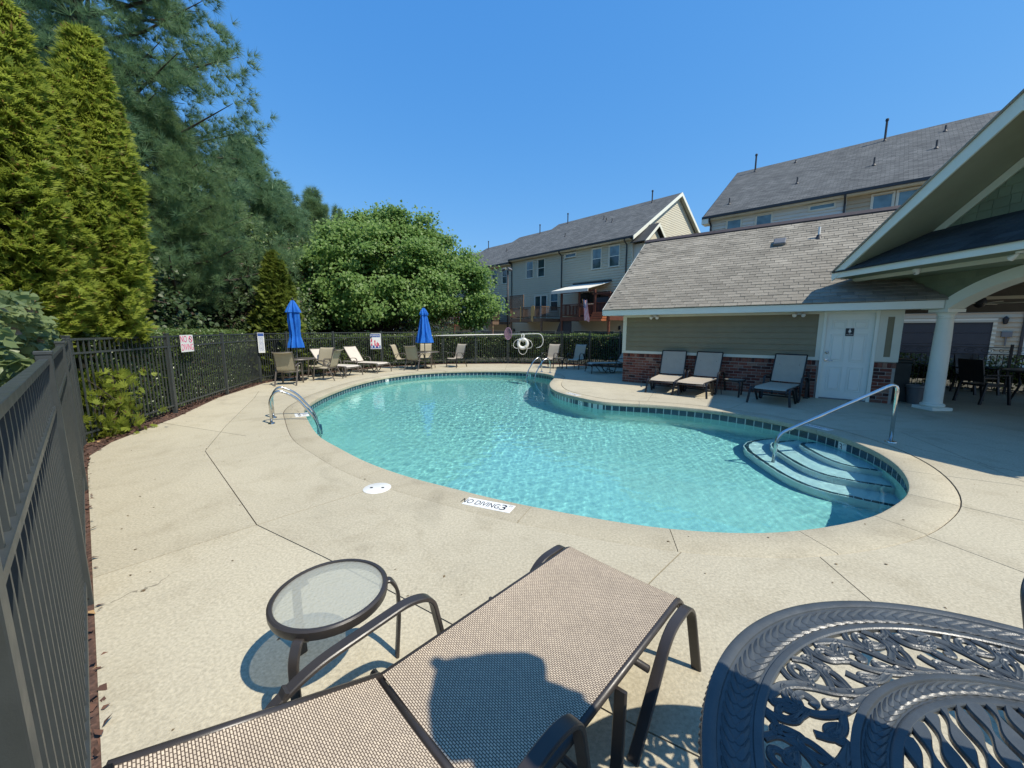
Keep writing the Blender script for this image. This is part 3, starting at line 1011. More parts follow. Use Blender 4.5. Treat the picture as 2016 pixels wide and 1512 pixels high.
# local frame: x along the wall to the right, y into the building, z up.  t (towards the pool) = -y
mb = MB()
mb.box(0.0, 4.90, 0.009, 0.2, 0, 0.93); mb.box(5.885, 6.25, 0.009, 0.2, 0, 0.93)
mb.build('brick_backing', M['mortar'], house)
mb = MB()
mb.box(0.0, 4.90, 0.02, 0.2, 0.93, 2.2); mb.box(5.885, 6.25, 0.02, 0.2, 0.93, 2.2); mb.box(4.90, 5.885, 0.06, 0.2, 2.03, 2.2)
mb.slab([(0.0, 0.2, 0), (0.0, 6.6, 0), (0.0, 6.6, 2.3), (0.0, 3.4, 4.72), (0.0, 0.2, 2.3)], (0.12, 0, 0))
mb.box(6.10, 6.25, 0.2, 3.3, 0, 2.3); mb.box(0, 6.25, 6.45, 6.6, 0, 2.2)
mb.build('house_wall', M['olive'], house)
bsrc = MB().bev(-0.0985, 0.0985, 0, 0.05, -0.0335, 0.0335, 0.004).build('brick', M['brick'], house)
half = MB().bev(-0.047, 0.047, 0, 0.05, -0.0335, 0.0335, 0.004).build('brick', M['brick'], house)
ssrc = MB().bev(-0.0345, 0.0345, 0, 0.05, -0.055, 0.055, 0.004).build('soldier_brick', M['brick'], house)
used = {}
def put(src, x, z, y=0.0):
    y += random.uniform(-0.0025, 0.0025)
    if src.name not in used:
        used[src.name] = 1; src.location = (x, y, z)
    else: link_copy(src.name.split('.')[0], src, house, (x, y, z))
for r in range(10):
    z = 0.0375 + 0.0795 * r
    for x0, x1 in ((0.0, 4.895), (5.89, 6.25)):
        x = x0 + (0.1 if r % 2 else 0.2075)
        if r % 2: put(half, x0 + 0.049, z)
        c = x0 + (0.2075 if r % 2 else 0.1035)
        while c + 0.0985 <= x1 + 0.002:
            put(bsrc, c, z); c += 0.2075
        if c - 0.0985 + 0.094 <= x1: put(half, c - 0.0985 + 0.047, z)
c = 0.036
while c < 6.23:
    if c + 0.03 < 4.895 or c - 0.03 > 5.89: put(ssrc, c, 0.862, -0.006)
    c += 0.0745
# trim round the siding panel
tb = MB()
tb.box(-0.03, 4.90, -0.035, 0.02, 0.922, 1.0)            # sill
tb.box(-0.03, 0.085, -0.03, 0.02, 1.0, 2.09)            # corner board
tb.box(4.815, 4.905, -0.03, 0.02, 1.0, 2.09)
tb.box(0.085, 4.815, -0.028, 0.02, 2.03, 2.09)
tb.box(5.885, 6.02, -0.03, 0.02, 0.94, 2.09); tb.box(6.13, 6.27, -0.03, 0.02, 0.94, 2.09)
tb.box(6.02, 6.13, -0.028, 0.02, 1.94, 2.09); tb.box(6.02, 6.13, -0.028, 0.02, 0.94, 1.05)
tb.build('wall_trim', M['cream_trim'], house)
MB().box(6.02, 6.13, -0.015, 0.02, 1.05, 1.94).build('siding_strip', M['olive'], house)
for k in range(7):
    z0 = 1.0 + k * 0.1472
    MB().add([(0.085, -0.027, z0), (4.815, -0.027, z0), (4.815, -0.006, z0 + 0.149), (0.085, -0.006, z0 + 0.149), (0.085, 0.01, z0), (4.815, 0.01, z0)],
             [(0, 1, 2, 3), (0, 4, 5, 1)]).build('siding_plank', M['olive'], house)
# door
door = bpy.data.objects.new('door', None); COL.objects.link(door); door.parent = house
dm = MB()
dm.box(4.965, 5.822, 0.03, 0.07, 0.025, 2.03)
dm.build('door_slab', M['door'], door)
cs = MB()
cs.bev(4.905, 4.968, -0.045, 0.06, 0.0, 2.09, 0.004); cs.bev(5.819, 5.884, -0.045, 0.06, 0.0, 2.09, 0.004); cs.bev(4.968, 5.819, -0.045, 0.06, 2.03, 2.09, 0.004)
cs.build('door_casing', M['white'], house)
MB().box(4.968, 5.819, -0.02, 0.07, 0.0, 0.024).build('threshold', M['grey_metal'], house)
def door_panel(x0, x1, z0, z1):
    m = MB()
    # raised frame moulding and raised field
    for a, b, c, d in ((x0, x1, z0, z0 + 0.018), (x0, x1, z1 - 0.018, z1), (x0, x0 + 0.018, z0 + 0.018, z1 - 0.018), (x1 - 0.018, x1, z0 + 0.018, z1 - 0.018)):
        m.bev(a, b, 0.020, 0.0302, c, d, 0.004)
    if z1 - z0 > 0.1: m.bev(x0 + 0.045, x1 - 0.045, 0.017, 0.0302, z0 + 0.045, z1 - 0.045, 0.008)
    m.build('door_panel', M['door'], door)
for x0, x1 in ((5.07, 5.35), (5.44, 5.72)):
    door_panel(x0, x1, 0.20, 0.78); door_panel(x0, x1, 0.90, 1.56); door_panel(x0, x1, 1.67, 1.88)
hm = MB()
hm.lathe([(0.0, 0.03), (0.028, 0.028), (0.032, 0.0)], 16)
dk = hm.build('deadbolt', M['steel'], door, smooth=True); dk.location = (5.035, 0.03, 1.12); dk.rotation_euler = (PI / 2, 0, 0)
hm = MB().lathe([(0.0, 0.012), (0.034, 0.01), (0.036, 0.0)], 16).tube(fillet([(0, 0, 0.0), (0, 0, 0.055), (0.12, 0, 0.055)], 0.02, 4), 0.009, 8)
dk = hm.build('door_handle', M['steel'], door, smooth=True, auto=50); dk.location = (5.035, 0.03, 0.93); dk.rotation_euler = (PI / 2, 0, 0)
# restroom sign on the door
sg = MB().bev(-0.075, 0.075, -0.008, 0, -0.09, 0.09, 0.002).build('restroom_sign', M['black'], door)
sg.location = (5.405, 0.020, 1.60)
sg['label'] = 'black sign with white figure and the word WOMEN'
pic = MB()
pic.prism([(0.011 * math.cos(a * PI / 8), 0.062 + 0.011 * math.sin(a * PI / 8)) for a in range(16)], 0, 0.001)
pic.prism([(-0.012, 0.047), (0.012, 0.047), (0.03, -0.012), (-0.03, -0.012)], 0, 0.001)
pic.box(-0.012, -0.003, -0.04, -0.012, 0, 0.001); pic.box(0.003, 0.012, -0.04, -0.012, 0, 0.001)
po = pic.build('pictogram', M['white_tile'], sg); po.location = (0, -0.0082, 0.012); po.rotation_euler = (PI / 2, 0, 0)
text('lettering', 'WOMEN', 0.032, M['white_tile'], sg, (0, -0.0084, -0.06), (PI / 2, 0, 0), extrude=0.0004)
# eave
ev = MB()
ev.box(-0.52, 6.75, -0.47, -0.445, 2.085, 2.245)
ev.slab([(-0.52, -0.445, 2.085), (-0.52, 0.02, 2.085), (-0.52, 0.02, 2.2), (-0.52, -0.445, 2.2)], (0.02, 0, 0))
ev.build('fascia', M['white'], house)
MB().box(-0.50, 6.7, -0.445, 0.05, 2.09, 2.105).build('soffit', M['cream_trim'], house)
# roof decks; slope of the pool side
PIT = 0.717; EY, EZ = -0.49, 2.250; RY = 3.25; RZ = EZ + (RY - EY) * PIT
rd = MB()
VY = 0.44; VZ = EZ + (VY - EY) * PIT
rd.slab([(-0.52, EY, EZ), (6.80, EY, EZ), (6.10, VY, VZ), (9.5, VY, VZ), (9.5, RY, RZ), (-0.52, RY, RZ)], (0, 0, 0.02))
rd.slab([(-0.52, RY, RZ), (6.6, RY, RZ), (6.6, RY + 3.74, EZ), (-0.52, RY + 3.74, EZ)], (0, 0, 0.02))
rd.build('roof_deck', M['shingle'], house)
for yy, sgn in ((EY, 1), (RY + 3.74, -1)):
    pts = [(-0.535, yy, EZ - 0.15), (-0.535, RY, RZ - 0.15), (-0.535, RY, RZ + 0.018), (-0.535, yy, EZ + 0.018)]
    MB().slab(pts, (0.02, 0, 0)).build('rake_board', M['white'], house)
slen = math.hypot(RY - EY, RZ - EZ); ca, sa = (RY - EY) / slen, (RZ - EZ) / slen
nrow = 33; ex = slen / nrow; tw = 0.305
shv = [(0.005, 0.0, 0.015), (tw - 0.005, 0.0, 0.015), (tw - 0.005, ex + 0.04, 0.004), (0.005, ex + 0.04, 0.004), (0.005, 0.0, -0.003), (tw - 0.005, 0.0, -0.003)]
shf = [(0, 1, 2, 3), (4, 5, 1, 0), (0, 3, 4), (1, 5, 2)]
shs = MB().add(shv, shf).build('shingle', M['shingle'], house)
tilt = math.atan2(sa, ca)
cnt = 0
rest = MB()
for r in range(nrow):
    off = -0.525 - (r % 3) * 0.104 + random.uniform(-0.02, 0.02)
    k = 0
    while True:
        x = off + k * tw; k += 1
        if x > 9.4 - tw: break
        if x < -0.53: continue
        y, z = EY - 0.015 + ca * ex * r, EZ + 0.02 + sa * ex * r - 0.011
        if y < VY + 0.05 and x + tw > 6.43 - 0.758 * y: continue
        lift = random.uniform(0, 0.006)
        if r < 14 and x < 6.0 and cnt < 296:
            loc, rot = (x, y, z + lift), (tilt, 0, random.uniform(-0.004, 0.004))
            if cnt == 0: shs.location = loc; shs.rotation_euler = rot
            else: link_copy('shingle', shs, house, loc, rot)
            cnt += 1
        else:
            mt = Matrix.Translation((x, y, z + lift)) @ Matrix.Rotation(tilt, 4, 'X')
            rest.add(shv, shf, 0, mt)
rest.build('shingle_field', M['shingle'], house, kind='stuff')
M['ridge_cap'] = mat('ridge_vent', (0.045, 0.034, 0.036), 0.8, var=0.2)
rc = MB()
rc.slab([(-0.53, RY - 0.16, RZ - 0.10 + 0.035), (9.5, RY - 0.16, RZ - 0.10 + 0.035), (9.5, RY, RZ + 0.05), (-0.53, RY, RZ + 0.05)], (0, 0, 0.03))
rc.slab([(-0.53, RY, RZ + 0.05), (9.5, RY, RZ + 0.05), (9.5, RY + 0.16, RZ - 0.065), (-0.53, RY + 0.16, RZ - 0.065)], (0, 0, 0.03))
rc.build('ridge_vent', M['ridge_cap'], house)
def on_roof(s, t): return (s, -t, EZ + (-t - EY) * PIT + 0.02)
bx = MB(); bx.bev(-0.15, 0.15, -0.16, 0.16, 0.0, 0.11, 0.02); bx.box(-0.20, 0.20, -0.22, 0.2, -0.012, 0.006)
v = bx.build('roof_vent', M['grey_metal'], house); v.location = on_roof(3.76, -2.12); v.rotation_euler = (tilt, 0, 0)
bx = MB().lathe([(0.10, -0.04), (0.05, 0.07), (0.045, 0.09)], 14)
v = bx.build('pipe_flashing', M['gutter'], house, smooth=True, auto=40); v.location = on_roof(4.65, -2.19)
v = MB().lathe([(0.03, 0.0), (0.03, 0.30)], 12).build('vent_pipe', M['plastic_white'], house, smooth=True, auto=40); v.location = on_roof(4.65, -2.19)
# twin flood lights under the eave, a thing each
def flood(x, label):
    t = thing('flood_light', label, 'light', HL + HU * x + Vector((0, 0, 2.05)), HA, 'twin flood lights under the pool house eave')
    MB().bev(-0.055, 0.055, -0.06, -0.03, -0.03, 0.03, 0.006).build('mount', M['plastic_white'], t)
    for sx in (-1, 1):
        m = MB().lathe([(0.0, 0.0), (0.02, 0.0), (0.026, 0.03), (0.048, 0.10), (0.046, 0.112), (0.0, 0.118)], 14)
        o = m.build('lamp_head', M['plastic_white'], t, smooth=True, auto=50)
        o.location = (sx * 0.045, -0.05, -0.01); o.rotation_euler = (math.radians(112), 0, sx * math.radians(28))
flood(0.95, 'white twin flood light under the eave above two loungers')
flood(4.42, 'white twin flood light under the eave next to the white door')

# ------------------------------------------------------------------ covered porch with the gable
GX = 7.5           # front of the gable roof
CY = 6.14
porch = thing('porch_gable', 'covered porch with green shingled gable, white arch and round columns', 'porch', (8.6, CY, 0))
def PB(name, mb, m, **k):
    o = mb.build(name, m, porch, **k)
    o.location = (-8.6, -CY, 0)
    return o
SL = 0.69
AP = 5.08
YL, YR = CY + 3.08, CY - 3.08
def rz(y): return AP - SL * abs(y - CY)
# roof planes
m = MB()
for sg in (1, -1):
    ye = CY + sg * 3.10
    m.slab([(GX - 0.06, CY, AP + 0.02), (15.0, CY, AP + 0.02), (15.0, ye, rz(ye) + 0.02), (GX - 0.06, ye, rz(ye) + 0.02)], (0, 0, 0.035))
PB('roof', m, M['shingle'])
# rake boards
for sg in (1, -1):
    m = MB(); ye = CY + sg * 3.10
    m.slab([(GX, CY, AP + 0.015), (GX, ye, rz(ye) + 0.015), (GX, ye, rz(ye) - 0.16), (GX, CY, AP - 0.235)], (-0.03, 0, 0))
    PB('rake_board', m, M['white'])
    m = MB(); ye2 = CY + sg * 2.95
    m.slab([(GX, CY, AP - 0.19), (GX, ye2, rz(ye2) - 0.19), (8.42, ye2, rz(ye2) - 0.19), (8.42, CY, AP - 0.19)], (0, 0, 0.02))
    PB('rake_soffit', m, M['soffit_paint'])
    m = MB()
    m.slab([(8.40, CY, AP - 0.20), (8.40, ye2, rz(ye2) - 0.20), (8.40, ye2, rz(ye2) - 0.36), (8.40, CY, AP - 0.36)], (-0.03, 0, 0))
    PB('frieze_board', m, M['cream_trim'])
# shakes on the gable wall
m = MB(); m.slab([(8.42, CY, AP - 0.2), (8.42, CY - 2.9, rz(CY - 2.9) - 0.2), (8.42, CY - 2.9, 2.8), (8.42, CY + 2.9, 2.8), (8.42, CY + 2.9, rz(CY + 2.9) - 0.2)], (0.1, 0, 0))
PB('gable_wall', m, M['green_siding'])
row = 0.165; nsh = 0
z = 3.42
while z < AP - 0.3:
    half_w = (AP - 0.22 - z) / SL
    y = CY - half_w - random.uniform(0, 0.1)
    while y < CY + half_w:
        w = random.uniform(0.13, 0.26)
        y1 = min(y + w, CY + half_w)
        zt = min(z + row + 0.02, AP - 0.21 - SL * max(abs(y - CY), abs(y1 - CY)) + 0.14)
        if zt > z + 0.04 and y1 - y > 0.05:
            dz = random.uniform(-0.012, 0.012)
            m = MB()
            yy0, yy1 = y + 0.004, y1 - 0.004
            m.add([(8.398, yy0, z + dz), (8.398, yy1, z + dz), (8.412, yy1, zt), (8.412, yy0, zt), (8.42, yy0, z + dz), (8.42, yy1, z + dz)],
                  [(0, 3, 2, 1), (0, 1, 5, 4), (0, 4, 3), (1, 2, 5)])
            if nsh < 290: PB('shake', m, M['green_siding']); nsh += 1
        y = y1
    z += row
# pent roof across the gable foot
pz0, pz1, px0, px1 = 2.955, 3.60, GX - 0.05, 8.41
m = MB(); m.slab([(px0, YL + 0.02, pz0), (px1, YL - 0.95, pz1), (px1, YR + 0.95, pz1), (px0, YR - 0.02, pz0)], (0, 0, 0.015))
PB('pent_roof_deck', m, M['shade_shingle'])
nr_ = 7; pl = math.hypot(px1 - px0, pz1 - pz0); pt = math.atan2(pz1 - pz0, px1 - px0)
npent = 0
for r in range(nr_):
    y = YR + 0.95 * r / nr_ - (r % 2) * 0.15
    f0 = r / nr_
    while y < YL - 0.95 * f0:
        y1 = min(y + 0.3, YL + 0.02 - 0.95 * f0); y0 = max(y, YR + 0.95 * f0)
        y += 0.3
        if y1 - y0 < 0.05: continue
        xa, za = px0 + (px1 - px0) * f0, pz0 + (pz1 - pz0) * f0
        f1 = min(1, f0 + 1 / nr_ + 0.02)
        xb, zb = px0 + (px1 - px0) * f1, pz0 + (pz1 - pz0) * f1
        m = MB(); l = random.uniform(0.022, 0.032)
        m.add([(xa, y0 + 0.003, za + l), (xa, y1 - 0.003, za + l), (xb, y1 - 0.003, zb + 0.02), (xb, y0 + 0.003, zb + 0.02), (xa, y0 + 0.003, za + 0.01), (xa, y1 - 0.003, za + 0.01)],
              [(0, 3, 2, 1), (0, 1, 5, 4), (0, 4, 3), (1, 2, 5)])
        PB('shingle', m, M['shade_shingle'])
m = MB(); m.box(GX - 0.02, GX + 0.01, YR - 0.05, YL + 0.05, 2.835, 2.958); m.box(GX + 0.01, 8.6, YL + 0.02, YL + 0.05, 2.835, 2.95)
PB('pent_fascia', m, M['white'])
m = MB(); m.box(GX + 0.01, 7.98, YR, YL + 0.02, 2.835, 2.85); m.box(7.98, 8.72, YR, YL + 0.02, 2.766, 2.78)
PB('pent_soffit', m, M['green_siding'])
m = MB(); m.box(7.95, 7.985, YR, YL + 0.01, 2.76, 2.842); PB('frieze_trim', m, M['cream_trim'])
# arch wall
ZC, R1, R2 = -0.155, 2.77, 2.965
AY0, AY1 = CY - 1.66, CY + 1.66
def arch(y, R): return ZC + math.sqrt(max(0.0, R * R - (y - CY) ** 2))
ys = [AY0 + (AY1 - AY0) * k / 28 for k in range(29)]
band_pts = [(8.67, y, arch(y, R1)) for y in ys]
yo = [CY - 1.76 + 3.52 * k / 28 for k in range(29)]
outer_pts = [(8.67, y, arch(y, R2)) for y in yo][::-1]
m = MB()
n = 29
vs = band_pts + outer_pts[::-1]
vs2 = [(9.0, y, z) for x, y, z in vs]
fs = [(k, k + 1, n + k + 1, n + k) for k in range(n - 1)]
bs = 2 * n
fs += [(bs + k, bs + n + k, bs + n + k + 1, bs + k + 1) for k in range(n - 1)]
fs += [(k, bs + k, bs + k + 1, k + 1) for k in range(n - 1)] + [(n + k, n + k + 1, bs + n + k + 1, bs + n + k) for k in range(n - 1)]
fs += [(0, n, bs + n, bs), (n - 1, bs + n - 1, bs + 2 * n - 1, 2 * n - 1)]
m.add(vs + vs2, fs)
for sg in (1, -1):
    y0, y1 = CY + sg * 1.655, CY + sg * 2.15
    m.box(8.668, 9.002, min(y0, y1), max(y0, y1), 2.075, 2.262)
PB('arch_trim', m, M['white'], smooth=True, auto=40)
zs = [2.26 + 0.5 * 0 + 0.145 * k for k in range(5)]
m = MB()
# siding courses above the arch, clipped to it
for k in range(4):
    z0, z1 = 2.23 + 0.14 * k, 2.23 + 0.14 * (k + 1)
    for half_ in ((0, 20), (20, 40)):
        m = MB()
        for a in range(*half_):
            ya, yb = CY - 3.2 + 6.4 * a / 40, CY - 3.2 + 6.4 * (a + 1) / 40
            la = max(z0, arch(ya, R2 - 0.01) if abs(ya - CY) < 1.8 else z0); lb = max(z0, arch(yb, R2 - 0.01) if abs(yb - CY) < 1.8 else z0)
            if la >= z1 and lb >= z1: continue
            la, lb = min(la, z1), min(lb, z1)
            xx = lambda z: 8.684 + 0.012 * (z - z0) / 0.14
            m.add([(xx(la), ya, la), (xx(lb), yb, lb), (8.696, yb, z1), (8.696, ya, z1), (8.70, ya, la), (8.70, yb, lb)], [(0, 3, 2, 1), (0, 1, 5, 4)])
        PB('siding_plank', m, M['green_siding'])
m = MB(); m.box(8.71, 8.98, CY + 1.75, YL + 0.1, 2.27, 2.78); m.box(8.71, 8.98, YR - 0.1, CY - 1.75, 2.27, 2.78)
m.box(8.71, 8.98, CY - 1.8, CY + 1.8, 2.80, 2.9)
PB('arch_wall_core', m, M['green_siding'])
def column(y):
    c = bpy.data.objects.new('column', None); COL.objects.link(c); c.parent = porch
    c.location = (8.84 - 8.6, y - CY, 0)
    MB().bev(-0.21, 0.21, -0.21, 0.21, 0.0, 0.065, 0.006).build('plinth', M['white'], c)
    MB().lathe([(0.170, 0.065), (0.188, 0.085), (0.188, 0.115), (0.172, 0.132), (0.156, 0.138)], 32).build('base_ring', M['white'], c, smooth=True, auto=40)
    MB().lathe([(0.150, 0.138), (0.144, 0.21), (0.145, 0.6), (0.141, 1.0), (0.131, 1.55), (0.121, 1.88)], 36).build('shaft', M['white'], c, smooth=True, auto=40)
    MB().lathe([(0.121, 1.88), (0.134, 1.89), (0.134, 1.915), (0.125, 1.925), (0.125, 1.96), (0.146, 1.985), (0.155, 2.005)], 32).bev(-0.185, 0.185, -0.185, 0.185, 2.005, 2.072, 0.005).build('capital', M['white'], c, smooth=True, auto=40)
column(7.95); column(CY - 1.81)
# inside: ceiling, back beam, brick pier at the back
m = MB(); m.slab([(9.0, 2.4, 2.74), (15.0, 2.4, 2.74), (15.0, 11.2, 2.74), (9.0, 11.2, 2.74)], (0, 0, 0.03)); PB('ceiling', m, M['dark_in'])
def hp(s, t, z): 
    q = HL + HU * s + HN * t
    return (q.x, q.y, z)
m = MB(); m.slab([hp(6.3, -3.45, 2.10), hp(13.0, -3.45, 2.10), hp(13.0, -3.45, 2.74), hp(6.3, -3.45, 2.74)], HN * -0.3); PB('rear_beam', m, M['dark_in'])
m = MB(); m.slab([hp(6.3, -3.44, 2.42), hp(13.0, -3.44, 2.42), hp(13.0, -3.44, 2.50), hp(6.3, -3.44, 2.50)], HN * 0.02); PB('ceiling_trim', m, M['cream_trim'])
m = MB(); m.slab([hp(6.38, -3.30, 0), hp(6.66, -3.30, 0), hp(6.66, -3.30, 2.10), hp(6.38, -3.30, 2.10)], HN * -0.28); PB('rear_pier', m, M['brick'])
m = MB(); m.slab([hp(12.4, -3.30, 0), hp(12.8, -3.30, 0), hp(12.8, -3.30, 2.10), hp(12.4, -3.30, 2.10)], HN * -0.28); PB('rear_pier', m, M['brick'])
# camera dome and flood light on the porch soffit
t = thing('security_camera', 'small white dome camera under the porch eave', 'camera', (7.93, 7.77, 2.80))
MB().lathe([(0.0, -0.075), (0.03, -0.07), (0.048, -0.045), (0.05, -0.02), (0.062, 0.0), (0.062, 0.035)], 18).build('dome', M['plastic_white'], t, smooth=True, auto=50)
MB().lathe([(0.0, -0.012), (0.016, -0.008), (0.018, 0.0)], 12, (-0.045, -0.01, -0.04)).build('lens', M['black'], t, smooth=True)
t = thing('porch_light', 'white twin spot light at the right end of the porch soffit', 'light', (7.70, 6.03, 2.835))
MB().lathe([(0.06, -0.025), (0.065, 0.0)], 16).build('mount', M['plastic_white'], t, smooth=True, auto=40)
for sy in (-1, 1):
    o = MB().lathe([(0.0, 0.0), (0.02, 0.0), (0.026, 0.03), (0.05, 0.11), (0.0, 0.118)], 14).build('lamp_head', M['plastic_white'], t, smooth=True, auto=50)
    o.location = (0, sy * 0.04, -0.03); o.rotation_euler = (math.radians(-118 * sy), math.radians(-20), 0)
# ceiling fan
t = thing('ceiling_fan', 'ceiling fan with dark motor and pale blades inside the porch', 'fan', (10.55, 8.85, 2.74))
MB().lathe([(0.02, 0.0), (0.02, -0.36), (0.09, -0.38), (0.11, -0.46), (0.09, -0.54), (0.05, -0.58), (0.0, -0.6)], 16).build('motor', M['black'], t, smooth=True, auto=40)
for k in range(5):
    a = 2 * PI * k / 5 + 0.35
    mb = MB(); mb.prism([(0.12, -0.025), (0.28, -0.055), (0.74, -0.07), (0.78, 0.0), (0.74, 0.07), (0.28, 0.055), (0.12, 0.025)], -0.505, -0.495)
    o = mb.build('blade', M['cream_trim'], t); o.rotation_euler = (0.10, 0, a)
# ------------------------------------------------------------------ fences
def fence(name, label, pts, maxspan=2.65, FZ=dict(top=1.525, mid=1.325, bot=0.15)):
    """metal picket fence through pts; posts at every bend and between"""
    org = Vector((*pts[0], 0))
    t = thing(name, label, 'fence', org)
    post = MB().bev(-0.032, 0.032, -0.032, 0.032, -0.05, FZ['top'] + 0.04, 0.003).build('post', M['fence'], t)
    cap = MB().bev(-0.037, 0.037, -0.037, 0.037, 0, 0.022, 0.004).build('post_cap', M['fence'], post); cap.location = (0, 0, FZ['top'] + 0.037)
    pk = MB().box(-0.0085, 0.0085, -0.0085, 0.0085, 0.075, FZ['top'] - 0.014).build('picket', M['fence'], t)
    firstp = firstk = True
    for si in range(len(pts) - 1):
        a, b = Vector((*pts[si], 0)), Vector((*pts[si + 1], 0))
        d = (b - a); Ltot = d.length; d.normalize()
        ang = math.atan2(d.y, d.x)
        n = max(1, math.ceil((Ltot - 0.1) / maxspan))
        for k in range(n):
            p0, p1 = a + d * Ltot * k / n, a + d * Ltot * (k + 1) / n
            last = si == len(pts) - 2 and k == n - 1
            for q in ([p0, p1] if last else [p0]):
                if firstp:
                    post.location = q - org; post.rotation_euler = (0, 0, ang); firstp = False
                else:
                    o = link_copy('post', post, t, q - org, (0, 0, ang))
                    link_copy('post_cap', cap, o, (0, 0, FZ['top'] + 0.037))
            span = Ltot / n - 0.066
            for z, h, w in ((FZ['top'], 0.032, 0.036), (FZ['mid'], 0.030, 0.032), (FZ['bot'], 0.030, 0.032)):
                m = MB()
                m.bev(0.033, span + 0.033, -w / 2, w / 2, z - h / 2, z + h / 2, 0.002)
                o = m.build('rail', M['fence'], t); o.location = p0 - org; o.rotation_euler = (0, 0, ang)
            np_ = int(span / 0.099)
            for j in range(np_):
                q = p0 + d * (0.033 + span * (j + 0.5) / np_)
                if firstk:
                    pk.location = q - org; pk.rotation_euler = (0, 0, ang); firstk = False
                else: link_copy('picket', pk, t, q - org, (0, 0, ang))
    return t
ND = Vector((-0.743, 0.669, 0)); NN = Vector((-0.669, -0.743, 0))
def nf(k, off=0.155):
    q = NN * off + ND * k
    return (q.x, q.y)
fence('near_fence', 'black metal picket fence running close past the camera on the left', [nf(-1.5), nf(0.95), nf(3.4), nf(5.9), nf(8.25)], 2.65, dict(top=1.49, mid=1.225, bot=0.13))
FB = [nf(8.25), (-7.95, 12.05)]
fence('side_fence', 'black metal picket fence along the left deck edge carrying the NO DIVING sign', FB)
FD = [(-7.95, 12.05), (-7.85, 13.45), (-7.1, 15.35), (-5.85, 17.3), (-3.35, 18.78), (-0.2, 19.05), (2.4, 18.55), (4.75, 17.0), (6.7, 15.6), (8.8, 14.1)]
fence('far_fence', 'black metal picket fence at the far end of the pool deck', FD)
# ornamental railing behind the porch
rl = thing('porch_railing', 'black ornamental railing with scroll band behind the porch', 'railing', HL + HU * 6.72 + HN * -3.62, HA)
m = MB()
for z, h in ((1.20, 0.018), (1.02, 0.02), (0.10, 0.025)): m.box(0, 6.2, -0.015, 0.015, z - h / 2, z + h / 2)
m.build('rail', M['dark_frame'], rl)
pk = None
for k in range(58):
    x = 0.08 + k * 0.106
    if pk is None:
        pk = MB().box(-0.0075, 0.0075, -0.0075, 0.0075, 0.10, 1.02).build('baluster', M['dark_frame'], rl); pk.location = (x, 0, 0)
        kn = MB().lathe([(0.0, 0.62), (0.02, 0.66), (0.0, 0.70)], 8).build('knuckle', M['dark_frame'], pk)
    else:
        o = link_copy('baluster', pk, rl, (x, 0, 0))
        if k % 2 == 0: link_copy('knuckle', kn, o, (0, 0, 0))
sc = None
for k in range(20):
    if sc is None:
        pts = [(0.13 * math.cos(a) * (1 - a / 14), 0, 1.11 + 0.07 * math.sin(a) * (1 - a / 14)) for a in [j * 0.35 for j in range(30)]]
        sc = MB().tube(pts, 0.006, 5).build('scroll', M['dark_frame'], rl, smooth=True); sc.location = (0.2, 0, 0)
    else: link_copy('scroll', sc, rl, (0.2 + k * 0.3, 0, 0))
for x in (0.0, 2.1, 4.2, 6.2): 
    o = MB().bev(-0.025, 0.025, -0.025, 0.025, 0, 1.28, 0.004).build('post', M['dark_frame'], rl); o.location = (x, 0, 0)

# signs on the fences
def pose(o, p, facing):
    o.location = p
    o.rotation_euler = (0, 0, math.atan2(facing[1], facing[0]) + PI / 2)
pink = mat('pink_print', (0.62, 0.03, 0.16), 0.5)
blue_ink = mat('blue_print', (0.03, 0.075, 0.26), 0.5)
red_ink = mat('red_print', (0.55, 0.06, 0.10), 0.5)
sd = Vector((FB[1][0] - FB[0][0], FB[1][1] - FB[0][1], 0)).normalized()
fn = Vector((sd.y, -sd.x, 0))
sgn = thing('no_diving_sign', 'white NO DIVING sign with pink letters wired to the side fence', 'sign')
pose(sgn, Vector((-6.845, 8.08, 1.375)) + fn * 0.04, fn)
MB().bev(-0.235, 0.235, -0.006, 0, -0.175, 0.175, 0.001).build('sign_board', M['plastic_white'], sgn)
R90 = (PI / 2, 0, 0)
text('lettering', 'NO', 0.19, pink, sgn, (-0.12, -0.0065, 0.085), R90, sx=0.82)
text('lettering', 'DIVING', 0.19, pink, sgn, (0, -0.0065, -0.085), R90, sx=0.70)
m = MB(); m.tube([(0.13 + 0.062 * math.cos(a), -0.0075, 0.085 + 0.062 * math.sin(a)) for a in [k * PI / 12 for k in range(24)]], 0.006, 5, closed=True)
m.tube([(0.09, -0.0075, 0.13), (0.17, -0.0075, 0.04)], 0.006, 5)
m.build('prohibition_ring', pink, sgn)
m = MB(); m.lathe([(0, -0.01), (0.012, 0), (0, 0.01)], 8, (0.10, -0.008, 0.10)); m.slab([(0.105, -0.007, 0.10), (0.16, -0.007, 0.075), (0.155, -0.007, 0.06), (0.10, -0.007, 0.085)], (0, -0.001, 0)); m.build('diver_figure', M['ink'], sgn)
sgn = thing('rules_sign', 'tall narrow white sign with blue head at the fence corner', 'sign')
pose(sgn, Vector((-7.80, 12.02, 1.25)), (0.55, -0.83))
MB().bev(-0.085, 0.085, -0.005, 0, -0.31, 0.31, 0.001).build('sign_board', M['plastic_white'], sgn)
MB().box(-0.078, 0.078, -0.0065, -0.0051, 0.20, 0.295).build('sign_head', blue_ink, sgn)
m = MB(); random.seed(5)
for k in range(12):
    z = 0.16 - k * 0.038; x = -0.065
    while x < 0.06:
        w = random.uniform(0.012, 0.035); m.box(x, min(x + w, 0.068), -0.0062, -0.0051, z, z + 0.016); x += w + 0.008
m.build('print_lines', blue_ink, sgn)
sgn = thing('pool_rules_sign', 'blue and white framed safety sign with pink pictures on the far fence', 'sign')
